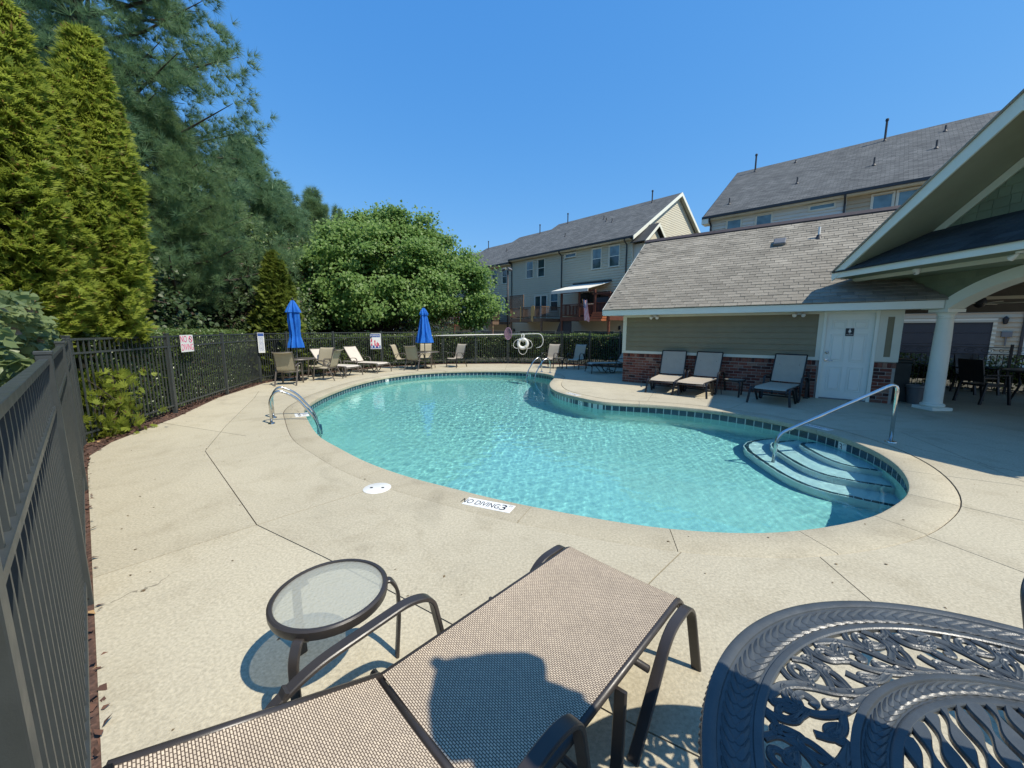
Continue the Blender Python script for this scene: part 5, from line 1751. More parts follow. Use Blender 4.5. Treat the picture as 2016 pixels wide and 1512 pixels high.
# ------------------------------------------------------------------ big cast-metal table in the foreground
TCX, TCY, TH, TR = 1.164, 0.394, 0.74, 0.817
ct = thing('cast_metal_table', 'large round navy cast-metal table with pierced scroll top', 'table', (TCX, TCY, 0))
NV = M['navy']
def plate(r0, r1, z0, z1, name, n=144):
    MB().lathe([(r0, z0), (r1, z0), (r1, z1), (r0, z1), (r0, z0)], n).build(name, NV, ct, smooth=True, auto=30)
# outer ring: rounded lip, rope edge below
MB().lathe([(0.700, TH - 0.012), (0.800, TH - 0.022), (0.812, TH - 0.018), (TR, TH - 0.006), (0.815, TH + 0.002), (0.806, TH + 0.007), (0.795, TH + 0.006), (0.786, TH + 0.002), (0.784, TH - 0.002),
            (0.780, TH - 0.003), (0.712, TH - 0.003), (0.710, TH + 0.001), (0.704, TH + 0.003), (0.694, TH + 0.003), (0.690, TH), (0.690, TH - 0.012), (0.700, TH - 0.012)], 160).build('outer_ring', NV, ct, smooth=True, auto=35)
m = MB(); NRP = 250
for k in range(NRP):
    a = 2 * PI * k / NRP
    p = []
    for s in (-1, -0.5, 0, 0.5, 1):
        aa = a + s * 0.016; rr = TR - 0.0075 + 0.004 * math.cos(s * 1.4)
        p.append((rr * math.cos(aa), rr * math.sin(aa), TH - 0.024 + 0.018 * s))
    m.tube(p, [0.004, 0.0078, 0.0088, 0.0078, 0.004], 6)
m.build('rope_edge', NV, ct, smooth=True, kind='stuff')
MB().lathe([(0.786, TH - 0.044), (0.811, TH - 0.044), (0.812, TH - 0.02), (0.786, TH - 0.02), (0.786, TH - 0.044)], 120).build('edge_band', NV, ct, smooth=True, auto=30)
def feathers(name, ra, rb, n, z):
    """two rows of overlapping leaf strokes meeting in a herringbone"""
    m = MB(); rm = ra + (rb - ra) * 0.5
    w = 2 * PI * rm / n
    for k in range(n):
        a0 = 2 * PI * k / n
        for r_s, r_e, sh in ((rb - 0.004, rm, 1.35), (ra + 0.004, rm, 1.35)):
            L, Rr, Tp = [], [], []
            ns = 6
            vs = []
            for i in range(ns + 1):
                s = i / ns
                r = r_s + (r_e - r_s) * s
                a = a0 + (sh * w / rm) * (1.0 - (1 - s) ** 1.8)
                hw = w * (0.50 * math.sin(PI * min(1, 0.22 + s * 0.75)) ** 0.8)
                c, sn = math.cos(a), math.sin(a)
                t_ = (-sn, c)
                for q, zz in ((-1, 0.0), (-0.2, 0.0045 * math.sin(PI * min(1, 0.25 + 0.7 * s))), (1, 0.0005)):
                    vs.append((r * c + t_[0] * hw * q, r * sn + t_[1] * hw * q, z + zz))
            fs = []
            flip = r_s > r_e
            for i in range(ns):
                for q in (0, 1):
                    f = (i * 3 + q, (i + 1) * 3 + q, (i + 1) * 3 + q + 1, i * 3 + q + 1)
                    fs.append(f if flip else f[::-1])
            m.add(vs, fs)
    m.build(name, NV, ct, smooth=True, kind='stuff', auto=50)
feathers('feather_band', 0.714, 0.780, 132, TH - 0.0026)
MB().lathe([(0.524, TH - 0.012), (0.532, TH - 0.012), (0.532, TH + 0.001), (0.528, TH + 0.003), (0.516, TH + 0.003), (0.513, TH - 0.003), (0.468, TH - 0.003), (0.465, TH + 0.001), (0.460, TH + 0.003),
            (0.448, TH + 0.003), (0.445, TH - 0.001), (0.445, TH - 0.012), (0.524, TH - 0.012)], 130).build('inner_ring', NV, ct, smooth=True, auto=35)
feathers('feather_band', 0.468, 0.513, 104, TH - 0.0026)
# pierced scroll panels: one motif, fourteen times round
NS = 14
def pol(u, v):
    r = 0.528 + (0.694 - 0.528) * v
    a = u * PI / NS * 1.0
    return (r * math.cos(a), r * math.sin(a), TH - 0.004)
def strip(m, pts, w=0.011, closed=False, h=0.009):
    w = w * 1.75
    q = [pol(*p) for p in pts]
    pr = [(-h / 2, -w / 2), (h / 2 - 0.003, -w / 2), (h / 2, -w / 2 + 0.0035), (h / 2 - 0.0025, -0.0012), (h / 2 - 0.0025, 0.0012), (h / 2, w / 2 - 0.0035), (h / 2 - 0.003, w / 2), (-h / 2, w / 2)]
    m.sweep(q, pr, (0, 0, 1), closed=closed)
def drop(m, u, v, ang, L, W, w=0.010):
    """teardrop loop: pointed at (u,v), bulging towards ang (in the strip's own plane)"""
    k = 0.166 / (2 * PI / NS * 0.61) * 2
    pts = []
    for i in range(22):
        s = 2 * PI * i / 22
        x = L * (1 - math.cos(s)) / 2
        y = W * math.sin(s) * (math.sin(s / 2) ** 1.3) / 2
        pts.append((u + (x * math.cos(ang) - y * math.sin(ang)) * k, v + x * math.sin(ang) + y * math.cos(ang)))
    strip(m, pts, w, True)
def arcs(m, pts, w=0.011, n=6):
    strip(m, [(p.x, p.y) for p in catmull(pts, n)], w)
m = MB()
arcs(m, [(-1.25, 0.0), (-0.75, 0.12), (-0.35, 0.34), (-0.10, 0.60), (0.25, 0.86), (0.72, 1.0)], 0.014)
arcs(m, [(-1.25, 0.0), (-0.55, 0.05), (0.05, 0.16), (0.40, 0.34), (0.52, 0.54), (0.38, 0.68), (0.18, 0.62), (0.20, 0.46), (0.33, 0.47)], 0.012)
arcs(m, [(0.05, 0.16), (0.45, 0.10), (0.80, 0.20), (0.92, 0.40)], 0.011)
arcs(m, [(-0.35, 0.34), (-0.62, 0.52), (-0.70, 0.78), (-0.52, 0.98)], 0.011)
drop(m, 0.72, 0.92, -1.9, 0.30, 0.18)
drop(m, -0.88, 0.55, 1.2, 0.34, 0.18)
drop(m, 0.78, 0.02, 1.75, 0.22, 0.14)
drop(m, -0.42, 0.02, 0.75, 0.24, 0.14)
drop(m, -0.16, 0.54, 2.00, 0.40, 0.26)
drop(m, 0.24, 0.86, -0.75, 0.34, 0.22)
drop(m, -0.64, 0.16, 1.85, 0.42, 0.22)
drop(m, 0.50, 0.50, 0.75, 0.46, 0.24)
drop(m, -0.56, 0.62, 0.35, 0.24, 0.16)
drop(m, 0.42, 0.14, 0.35, 0.30, 0.16)
drop(m, -0.12, 0.22, 0.55, 0.22, 0.13)
arcs(m, [(-0.70, 0.78), (-0.9, 0.86), (-1.0, 1.0)], 0.010)
arcs(m, [(0.52, 0.54), (0.86, 0.62), (0.98, 0.80), (0.95, 1.0)], 0.010)
arcs(m, [(-0.10, 0.60), (-0.02, 0.82), (-0.15, 1.0)], 0.010)
sp = m.build('scroll_panel', NV, ct, smooth=True, auto=28)
for k in range(1, NS):
    link_copy('scroll_panel', sp, ct, (0, 0, 0), (0, 0, 2 * PI * k / NS))
sp.rotation_euler = (0, 0, 0)
# centre of wavy slats
yaw = math.radians(-28)
for k in range(-12, 13):
    x = k * 0.0362
    hl = math.sqrt(max(0, 0.449 ** 2 - x * x))
    if hl < 0.06: continue
    n = int(hl / 0.008); vs, fs = [], []
    for i in range(-n, n + 1):
        y = hl * i / n
        w = 0.0118 + 0.0066 * math.cos(2 * PI * y / 0.125 + k * PI)
        for q, zz in ((-w, -0.012), (-w, -0.002), (-w + 0.003, 0.002), (w - 0.003, 0.002), (w, -0.002), (w, -0.012)):
            xx = x + q
            vs.append((xx * math.cos(yaw) - y * math.sin(yaw), xx * math.sin(yaw) + y * math.cos(yaw), TH + zz))
    for i in range(2 * n):
        for q in range(6): fs.append((i * 6 + q, i * 6 + (q + 1) % 6, (i + 1) * 6 + (q + 1) % 6, (i + 1) * 6 + q))
    MB().add(vs, fs).build('slat', NV, ct)
for k in range(4):
    a = PI / 4 + k * PI / 2; c, s = math.cos(a), math.sin(a)
    MB().tube(fillet([(c * 0.50, s * 0.50, TH - 0.02), (c * 0.46, s * 0.46, 0.45), (c * 0.34, s * 0.34, 0.30), (c * 0.48, s * 0.48, 0.0)], 0.15, 5), 0.022, 8).build('leg', NV, ct, smooth=True)
umbrella('closed blue umbrella through the middle of the cast-metal table', (TCX, TCY, 0),
         [(0.185, 1.16), (0.17, 1.3), (0.13, 1.5), (0.135, 1.8), (0.15, 2.05), (0.10, 2.4), (0.05, 2.6)], [(0.20, 2.18), (0.19, 2.28), (0.12, 2.48), (0.035, 2.66)], GU, 2.68, 3)
# navy chair at the far side of the cast table, mostly outside the frame
t = thing('cast_metal_chair', 'navy cast-metal chair of which only an arm tip shows at the right edge', 'chair', (2.43, 1.27, 0), math.radians(205))
MB().lathe([(0.0, 0.41), (0.23, 0.41), (0.25, 0.425), (0.23, 0.44), (0.0, 0.44)], 28).build('seat', NV, t, smooth=True, auto=40)
m = MB()
for y in (-0.15, -0.05, 0.05, 0.15): m.tube([(-0.22, y, 0.43), (-0.30, y * 1.1, 0.70), (-0.33, y, 0.90)], 0.009, 6)
m.build('back_spindles', NV, t, smooth=True, kind='stuff')
MB().tube(fillet([(-0.20, -0.24, 0.42), (-0.30, -0.26, 0.72), (-0.34, -0.16, 0.93), (-0.34, 0.16, 0.93), (-0.30, 0.26, 0.72), (-0.20, 0.24, 0.42)], 0.12, 5), 0.014, 8).build('back_frame', NV, t, smooth=True)
for sg in (1, -1):
    MB().sweep(fillet([(-0.29, sg * 0.26, 0.66), (0.02, sg * 0.30, 0.66), (0.22, sg * 0.29, 0.62), (0.20, sg * 0.26, 0.43)], 0.07, 5), band(0.04, 0.02, 0.005), (0, 1, 0)).build('armrest', NV, t, smooth=True, auto=40)
    for sx in (1, -1):
        MB().tube([(sx * 0.17, sg * 0.17, 0.42), (sx * 0.22, sg * 0.21, 0.2), (sx * 0.25, sg * 0.24, 0.0)], 0.015, 8).build('leg', NV, t, smooth=True)
# ------------------------------------------------------------------ town houses behind the fence
GZ = -0.03
def frame_of(origin, d):
    """row frame: s runs along d from origin; returns rotation and a point function for local (s, y, z)"""
    ang = math.atan2(-d[1], -d[0])
    return ang
class Row:
    def __init__(s, origin, d):
        s.o = Vector((*origin, 0)); s.d = Vector((*d, 0)).normalized(); s.ang = math.atan2(-s.d.y, -s.d.x)
        s.inn = Vector((-s.d.x, -s.d.y, 0)); s.inn = Vector((-s.inn.y, s.inn.x, 0))
    def pt(s, ss, y=0.0, z=0.0):
        return s.o + s.d * ss + s.inn * y + Vector((0, 0, z))
def lap(mb, x0, x1, z0, z1, y, holes, course=0.20, yd=-1):
    """lap siding wall facing -y with rectangular holes left open"""
    z = z0
    while z < z1 - 1e-6:
        zt = min(z + course, z1)
        cuts = [(x0, x1)]
        for a, b, c, d in holes:
            if c < zt - 0.03 and d > z + 0.03:
                nc = []
                for p, q in cuts:
                    if b <= p or a >= q: nc.append((p, q)); continue
                    if a > p: nc.append((p, a))
                    if b < q: nc.append((b, q))
                cuts = nc
        for p, q in cuts:
            mb.add([(p, y - 0.055, z), (q, y - 0.055, z), (q, y - 0.002, zt), (p, y - 0.002, zt), (p, y, z), (q, y, z)], [(0, 1, 2, 3), (4, 5, 1, 0)])
        z = zt
def window(t, x0, x1, z0, z1, mat_p=None, sash=True, frame=None):
    fr = MB(); f = 0.065
    for a, b, c, d in ((x0 - f, x1 + f, z0 - f, z0), (x0 - f, x1 + f, z1, z1 + f), (x0 - f, x0, z0, z1), (x1, x1 + f, z0, z1)):
        fr.box(a, b, -0.075, 0.03, c, d)
    o = fr.build('window', frame or M['cream_trim'], t)
    zm = (z0 + z1) / 2
    sh = MB()
    s_ = 0.035
    for a, b, c, d in ((x0, x1, z0, z0 + s_), (x0, x1, z1 - s_, z1), (x0, x0 + s_, z0 + s_, z1 - s_), (x1 - s_, x1, z0 + s_, z1 - s_)): sh.box(a, b, -0.02, 0.03, c, d)
    if sash: sh.box(x0 + s_, x1 - s_, -0.022, 0.03, zm - 0.022, zm + 0.022)
    sh.build('sash', M['white'], o)
    if sash:
        MB().box(x0 + s_, x1 - s_, -0.004, 0.004, zm + 0.022, z1 - s_).build('pane', mat_p or M['pane'], o)
        MB().box(x0 + s_, x1 - s_, 0.004, 0.012, z0 + s_, zm - 0.022).build('pane', M['pane'], o)
    else:
        MB().box(x0 + s_, x1 - s_, -0.004, 0.004, z0 + s_, z1 - s_).build('pane', mat_p or M['pane'], o)
def roof_plane(t, name, x0, x1, ya, za, yb, zb, m):
    L = math.hypot(yb - ya, zb - za)
    mb = MB()
    mb.add([(x0, ya, za), (x1, ya, za), (x1, yb, zb), (x0, yb, zb)], [(0, 1, 2, 3)], 0, None, [(x0, 0), (x1, 0), (x1, L), (x0, L)])
    mb.add([(x0, ya, za - 0.06), (x1, ya, za - 0.06), (x1, yb, zb - 0.06), (x0, yb, zb - 0.06)], [(3, 2, 1, 0)], 0, None, [(x0, 0), (x1, 0), (x1, L), (x0, L)])
    mb.add([(x0, ya, za), (x0, ya, za - 0.06), (x0, yb, zb - 0.06), (x0, yb, zb)], [(0, 3, 2, 1)], 0, None, [(0, 0), (0, .1), (L, .1), (L, 0)])
    mb.add([(x1, ya, za), (x1, ya, za - 0.06), (x1, yb, zb - 0.06), (x1, yb, zb)], [(0, 1, 2, 3)], 0, None, [(0, 0), (0, .1), (L, .1), (L, 0)])
    return mb.build(name, m, t)
def town_house(row, label, s0, s1, eave, ridge, wmat, wins, garage, depth=14.0, group=None, pipe_at=None, end=False, vents=(), doors=(), upper=None):
    """unit of the row between s0 (right) and s1 (left)"""
    w = s1 - s0
    X = lambda s: s1 - s
    t = thing('town_house', label, 'house', row.pt(s1, 0, GZ), row.ang, group)
    e, r = eave - GZ, ridge - GZ
    holes = [(X(b), X(a), c - GZ, d - GZ) for a, b, c, d in ([q[:4] for q in wins] + [garage] * bool(garage) + list(doors))]
    m = MB(); lap(m, 0, w, 0.0, e - 0.16, 0.0, holes); m.build('siding', wmat, t)
    m = MB(); m.box(0.02, w - 0.02, 0.06, 0.2, 0, e - 0.1); m.box(0, 0.1, 0.0, depth, 0, e - 0.2); m.box(w - 0.1, w - 0.001, 0.0, depth, 0, e - 0.2); m.box(0, w, depth - 0.2, depth, 0, e - 0.2)
    m.build('house_wall', wmat, t)
    xl_, xr_ = (-0.35 if end == 'left' else 0), w + (0.35 if end is True else 0)
    roof_plane(t, 'roof', xl_, xr_, -0.42, e, depth / 2, r, M['town_roof'])
    roof_plane(t, 'roof', xl_, xr_, depth + 0.42, e, depth / 2, r, M['town_roof'])
    m = MB(); m.slab([(0, depth, e - 0.1), (0, depth / 2, r - 0.1), (0, 0, e - 0.1)], (0.1, 0, 0)); m.slab([(w - 0.1, 0, e - 0.1), (w - 0.1, depth / 2, r - 0.1), (w - 0.1, depth, e - 0.1)], (0.099, 0, 0))
    m.build('gable_end', wmat, t)
    m = MB(); m.box(-0.0, w, -0.42, 0.02, e - 0.19, e - 0.16); m.build('soffit', M['cream_trim'], t)
    m = MB(); m.box(xl_, w + (0.3 if end is True else 0), -0.53, -0.425, e - 0.13, e + 0.005); m.build('gutter', M['gutter'], t)
    m = MB(); m.box(0, w, -0.424, -0.40, e - 0.17, e - 0.02); m.build('fascia', M['cream_trim'], t)
    for a, b, c, d, *k in wins:
        window(t, X(b), X(a), c - GZ, d - GZ, k[0] if k else None, (d - c) > 0.6)
    if garage:
        a, b, c, d = garage
        m = MB()
        for q in range(4):
            h = (d - c) / 4
            m.bev(X(b), X(a), 0.02, 0.055, c - GZ + q * h + 0.004, c - GZ + (q + 1) * h - 0.004, 0.008)
        m.build('garage_door', M['garage'], t)
        m = MB(); m.box(X(b) - 0.12, X(b), -0.03, 0.05, 0, d - GZ + 0.15); m.box(X(a), X(a) + 0.12, -0.03, 0.05, 0, d - GZ + 0.15); m.box(X(b), X(a), -0.03, 0.05, d - GZ, d - GZ + 0.15)
        m.build('garage_frame', M['cream_trim'], t)
    for a, b, c, d in doors:
        dr = MB(); f = 0.09
        for p, q, u, v in ((X(b), X(b) + f, c, d), (X(a) - f, X(a), c, d), (X(b) + f, X(a) - f, d - f, d), ((X(a) + X(b)) / 2 - 0.06, (X(a) + X(b)) / 2 + 0.06, c, d - f)):
            dr.box(p, q, -0.03, 0.04, u - GZ, v - GZ)
        o = dr.build('patio_door', M['white'], t)
        mid = (X(a) + X(b)) / 2
        for p, q in ((X(b) + f, mid - 0.06), (mid + 0.06, X(a) - f)):
            MB().box(p + 0.04, q - 0.04, 0.0, 0.01, c - GZ + 0.12, d - GZ - f - 0.03).build('pane', M['pane'], o)
    if pipe_at is not None:
        for s in pipe_at:
            m = MB(); x = X(s)
            m.sweep([(x, -0.47, e - 0.10), (x, -0.46, e - 0.25), (x, -0.07, e - 0.48), (x, -0.07, 0.0)], band(0.09, 0.075, 0.01), (1, 0, 0)); m.build('downpipe', M['gutter'], t)
    for s, y, h in vents:
        zr = e + (r - e) * (y + 0.42) / (depth / 2 + 0.42)
        m = MB().tube([(X(s), y, zr - 0.1), (X(s), y, zr + h)], 0.055 if h > 0.5 else 0.04, 8)
        if h > 0.5: m.lathe([(0.075, 0.0), (0.085, 0.06), (0.07, 0.13), (0.0, 0.14)], 10, (X(s), y, zr + h - 0.06))
        m.lathe([(0.12, -0.03), (0.06, 0.06)], 10, (X(s), y, zr))
        m.build('roof_pipe', M['gutter'], t, smooth=True, auto=40)
    return t, X
M['garage'] = mat('dark_garage_door', (0.030, 0.033, 0.040), 0.5, var=0.1)
RA = Row((9.2, 29.3), (-0.680, 0.733))
GA = 'taupe town houses beyond the pool'
W8 = M['blind']
hA1, X1 = town_house(RA, 'end town house with cream gable wall, awning and brown porch deck', 0.45, 7.2, 8.40, 13.0, M['taupe'],
    [(3.12, 3.96, 6.48, 8.02, W8), (1.49, 2.37, 6.48, 8.02, W8), (5.64, 6.77, 7.74, 8.02), (0.95, 1.45, 3.3, 4.9)], (1.75, 5.7, GZ, 1.50), 14.0, GA, [0.85, 7.12], True,
    [(2.4, 6.3, 0.95), (9.0 - 4.4, 3.6, 0.3), (5.6, 4.2, 0.3), (6.4, 5.0, 0.3)], [(2.4, 4.9, 2.65, 4.75)])
hA2, X2 = town_house(RA, 'second town house with lattice screen and yellow boards on its deck', 7.2, 13.58, 8.40, 13.0, M['taupe'],
    [(10.61, 11.48, 6.44, 7.98, W8), (9.17, 10.0, 6.44, 7.98), (7.52, 8.39, 3.27, 5.0, W8)], (7.8, 12.35, GZ, 1.49), 14.0, GA, [13.5], False,
    [(11.9, 6.5, 0.95), (9.0, 2.6, 0.3)], [(8.79, 10.41, 2.68, 4.78)])
hA3, X3 = town_house(RA, 'third town house, left of the lamp pole, partly hidden by the tree', 13.58, 19.75, 8.15, 12.65, M['taupe'],
    [(15.75, 16.54, 6.22, 7.69), (14.24, 14.95, 6.24, 7.65), (18.3, 19.3, 7.5, 7.76), (15.19, 15.96, 3.44, 4.8), (14.0, 14.6, 3.2, 4.9)], (14.2, 18.6, GZ, 1.45), 14.0, GA, [19.68], False,
    [(15.8, 6.4, 0.95), (17.6, 3.0, 0.3)], [(16.5, 17.95, 2.5, 4.45)])
hA4, X4 = town_house(RA, 'fourth town house, almost wholly behind the broad leafy tree', 19.75, 26.0, 7.95, 12.3, M['taupe'],
    [(22.0, 22.8, 6.0, 7.4), (23.4, 24.2, 6.0, 7.4)], (20.5, 24.8, GZ, 1.4), 14.0, GA, [25.9], False, [(24.9, 6.4, 0.95)], [(22.5, 24.0, 2.4, 4.3)])
hA5, X5 = town_house(RA, 'farthest town house, only its roof end showing above the leaves', 26.0, 32.4, 7.75, 12.0, M['taupe'],
    [(28.0, 28.8, 6.0, 7.4)], (27.0, 31.0, GZ, 1.4), 14.0, GA, None, False, [(31.0, 6.4, 0.95)], [])
# cream gable wall at the right-hand end of the first house, with rake boards and a small bay
e, r = 8.40 - GZ, 13.0 - GZ
wE = 7.2 - 0.45
m = MB()
z = 0.0
while z < r - 0.3:
    zt = z + 0.18
    def yl(zz): return 0.0 if zz < e - 0.2 else 7.0 * (zz - e + 0.2) / (r - e)
    y0, y1 = yl(zt), 14.0 - yl(zt)
    if y1 - y0 > 0.2:
        m.add([(wE + 0.018, y0, z), (wE + 0.018, y1, z), (wE + 0.002, y1, zt), (wE + 0.002, y0, zt), (wE, y0, z), (wE, y1, z)], [(0, 1, 2, 3), (4, 5, 1, 0)])
    z = zt
m.build('end_siding', M['cream'], hA1)
for sg in (1, -1):
    yA = -0.5 if sg > 0 else 14.5
    m = MB(); m.slab([(wE + 0.35, yA, e - 0.03), (wE + 0.35, 7.0, r + 0.01), (wE + 0.35, 7.0, r - 0.28), (wE + 0.35, yA, e - 0.30)], (0.035, 0, 0)); m.build('rake_board', M['white'], hA1)
    m = MB(); m.slab([(wE, yA, e - 0.12), (wE + 0.35, yA, e - 0.12), (wE + 0.35, 7.0, r - 0.10), (wE, 7.0, r - 0.10)], (0, 0, 0.02)); m.build('rake_soffit', M['cream_trim'], hA1)
bay = bpy.data.objects.new('bay', None); COL.objects.link(bay); bay.parent = hA1
m = MB(); m.box(wE + 0.02, wE + 0.9, 0.25, 3.1, 0, 7.95); m.build('bay_wall', M['white_lap'], bay)
m = MB(); m.slab([(wE + 0.9, 0.1, 8.0), (wE + 0.9, 3.25, 8.0), (wE + 0.9, 1.675, 9.2)], (-0.1, 0, 0)); m.build('bay_gable', M['cream'], bay)
for sg in (1, -1):
    ya = 1.675 - sg * 1.95
    m = MB(); m.slab([(wE, ya, 7.95), (wE + 1.2, ya, 7.95), (wE + 1.2, 1.675, 9.48), (wE, 1.675, 9.48)], (0, 0, 0.05)); m.build('bay_roof', M['town_roof'], bay)
    m = MB(); m.slab([(wE + 1.2, ya, 7.97), (wE + 1.2, 1.675, 9.50), (wE + 1.2, 1.675, 9.26), (wE + 1.2, ya, 7.72)], (0.03, 0, 0)); m.build('bay_rake', M['white'], bay)
window(bay, 0.1, 0.2, 5, 5.1) if False else None
m = MB(); m.box(wE + 0.885, wE + 0.93, 0.2, 0.32, 0, 7.9); m.box(wE + 0.885, wE + 0.93, 3.02, 3.14, 0, 7.9); m.build('bay_corner', M['white'], bay)
m = MB(); m.box(wE - 0.01, wE + 0.03, -0.025, 0.12, 0, e - 0.2); m.build('corner_board', M['cream_trim'], hA1)

def deck_of(t, X, sa, sb, zf, off=2.4, wood=None, rails=True, posts=True, rail_h=1.0):
    """timber deck on the back of a house: floor boards, skirt, posts, railing"""
    wood = wood or M['wood2']
    d = bpy.data.objects.new('balcony_deck', None); COL.objects.link(d); d.parent = t
    x0, x1 = X(sb), X(sa); z = zf - GZ
    nb = 0
    m = MB()
    for k in range(int(off / 0.145)):
        m.bev(x0, x1, -off + k * 0.145, -off + k * 0.145 + 0.138, z - 0.035, z, 0.004)
    m.build('floor_boards', wood, d, kind='stuff')
    m = MB(); m.box(x0, x1, -off - 0.04, -off, z - 0.30, z - 0.005); m.box(x0 - 0.04, x0, -off, 0, z - 0.30, z - 0.005); m.box(x1, x1 + 0.04, -off, 0, z - 0.30, z - 0.005)
    m.build('skirt_board', wood, d)
    if posts:
        for x in (x0 + 0.1, x1 - 0.1):
            MB().box(x - 0.07, x + 0.07, -off + 0.02, -off + 0.16, 0, z - 0.04).build('post', wood, d)
    if rails:
        m = MB()
        for a, b, c, dd in ((x0, x1, -off - 0.02, -off + 0.06), (x0, x0 + 0.06, -off + 0.06, 0), (x1 - 0.06, x1, -off + 0.06, 0)):
            m.box(a, b, c, dd, z + rail_h - 0.05, z + rail_h); m.box(a, b, c + 0.01, dd - 0.01, z + 0.10, z + 0.16)
        m.build('railing', wood, d)
        m = MB(); x = x0 + 0.06
        while x < x1:
            m.box(x - 0.016, x + 0.016, -off + 0.005, -off + 0.035, z + 0.16, z + rail_h - 0.05); x += 0.115
        y = -off + 0.1
        while y < -0.05:
            for xx in (x0 + 0.03, x1 - 0.03): m.box(xx - 0.016, xx + 0.016, y - 0.016, y + 0.016, z + 0.16, z + rail_h - 0.05)
            y += 0.115
        m.build('balusters', wood, d, kind='stuff')
    return d, x0, x1, z
# first house: roofed brown porch with awning
d, x0, x1, z = deck_of(hA1, X1, 0.62, 5.2, 2.62, 2.4, M['wood'])
for x in (x0 + 0.06, X1(3.4), X1(1.95), x1 - 0.06):
    MB().box(x - 0.06, x + 0.06, -2.4, -2.28, z, z + 1.9 if x < X1(1.5) else z + 1.4).build('post', M['wood'], d)
MB().box(x0, X1(1.9), -2.42, -2.27, z + 1.83, z + 1.98).build('beam', M['wood'], d)
m = MB()
for k in range(4): m.box(X1(2.2), x1, -2.4 + k * 0.6, -2.3 + k * 0.6, z + 1.62, z + 1.72)
m.build('pergola_beam', M['wood'], d, kind='stuff')
m = MB(); m.box(X1(1.85), x1 - 0.1, -2.34, -2.32, z + 0.1, z + 1.35); m.build('privacy_screen', M['garage'], d)
M['orange_wood'] = mat('orange_stained_wood', (0.33, 0.11, 0.045), 0.55, var=0.2)
for k in range(4):
    m = MB(); m.box(X1(1.85), x1 - 0.2, -2.75 - 0.12 * (3 - k), -2.42, z - 0.36 + 0.17 * k, z - 0.32 + 0.17 * k + 0.10); m.build('step_board', M['orange_wood'], d)
for k in range(3):
    a_, b_ = X1(5.15) + k * 1.06, X1(5.15) + k * 1.06 + 1.0
    m = MB(); m.box(a_, b_, -0.16, -0.10, z + 0.05, z + 2.0); m.build('awning_shade_panel', M['black'], d)  # black panels added to stand in for the shade under the awning
m = MB(); m.slab([(X1(5.72), -0.05, 5.36 - GZ), (X1(2.1), -0.05, 5.32 - GZ), (X1(2.3), -2.75, 4.66 - GZ), (X1(5.9), -2.75, 4.66 - GZ)], (0, 0, 0.03))
m.box(X1(5.9), X1(2.3), -2.78, -2.74, 4.46 - GZ, 4.68 - GZ)
M['awning'] = mat('cream_canvas', (0.70, 0.67, 0.58), 0.8, var=0.05)
aw = m.build('awning', M['awning'], hA1)
MB().box(X1(5.75), X1(2.05), -0.22, -0.02, 5.36 - GZ, 5.48 - GZ).build('awning_case', M['gutter'], hA1)
m = MB(); m.slab([(X1(6.35), -2.3, 0.0), (X1(4.2), -2.3, 0.0), (X1(4.2), -2.3, z - 0.3), (X1(5.3), -2.3, z - 0.3)], (0, 0.1, 0)); m.build('slanted_screen', M['garage'], d)
for x in (X1(4.4), X1(2.9)):
    MB().bev(x - 0.45, x + 0.45, -1.6, -1.0, z + 0.93, z + 1.0, 0.02).build('porch_cushion', M['awning'], d)
# second house
d, x0, x1, z = deck_of(hA2, X2, 6.55 + 0.7, 11.25, 2.60, 2.4, M['wood2'])
for s in (9.75, 8.25):
    m = MB(); m.box(X2(s) - 0.05, X2(s) + 0.05, -2.49, -2.44, z - 0.3, z + 1.08)
    if s < 9: m.box(X2(s) - 0.20, X2(s) - 0.06, -2.48, -2.45, z - 0.2, z + 1.02); m.box(X2(s) + 0.06, X2(s) + 0.22, -2.48, -2.45, z + 0.2, z + 1.05)
    m.build('new_board', M['pine_new'], d)
m = MB()
xa, xb = x0 + 0.05, x0 + 1.75
for k in range(-12, 24):
    for sg in (1, -1):
        p = Vector((xa + k * 0.12, 0, z + 1.02)); q = Vector((xa + k * 0.12 + sg * 1.0, 0, z + 2.02))
        # clip to the panel
        dx = q.x - p.x
        t0, t1 = 0.0, 1.0
        lo, hi = sorted(((xa - p.x) / dx, (xb - p.x) / dx))
        t0, t1 = max(t0, lo), min(t1, hi)
        if t1 - t0 < 0.03: continue
        a, b = p + (q - p) * t0, p + (q - p) * t1
        m.sweep([(a.x, -2.38 - 0.008 * sg, a.z), (b.x, -2.38 - 0.008 * sg, b.z)], band(0.008, 0.035, 0.001), (0, 1, 0))
m.build('lattice_screen', M['wood2'], d, kind='stuff')
m = MB(); m.box(xa - 0.05, xa, -2.42, -2.34, z, z + 2.08); m.box(xb, xb + 0.05, -2.42, -2.34, z, z + 2.08); m.box(xa, xb, -2.42, -2.34, z + 2.02, z + 2.08); m.build('lattice_frame', M['wood2'], d)
d, x0, x1, z = deck_of(hA3, X3, 13.7, 17.4, 2.42, 2.4, M['wood2'])
MB().bev(X3(14.9), X3(14.1), -1.7, -1.1, z, z + 1.05, 0.04).build('grill_cover', M['black'], d)
deck_of(hA4, X4, 20.2, 25.0, 2.35, 2.4, M['wood'])
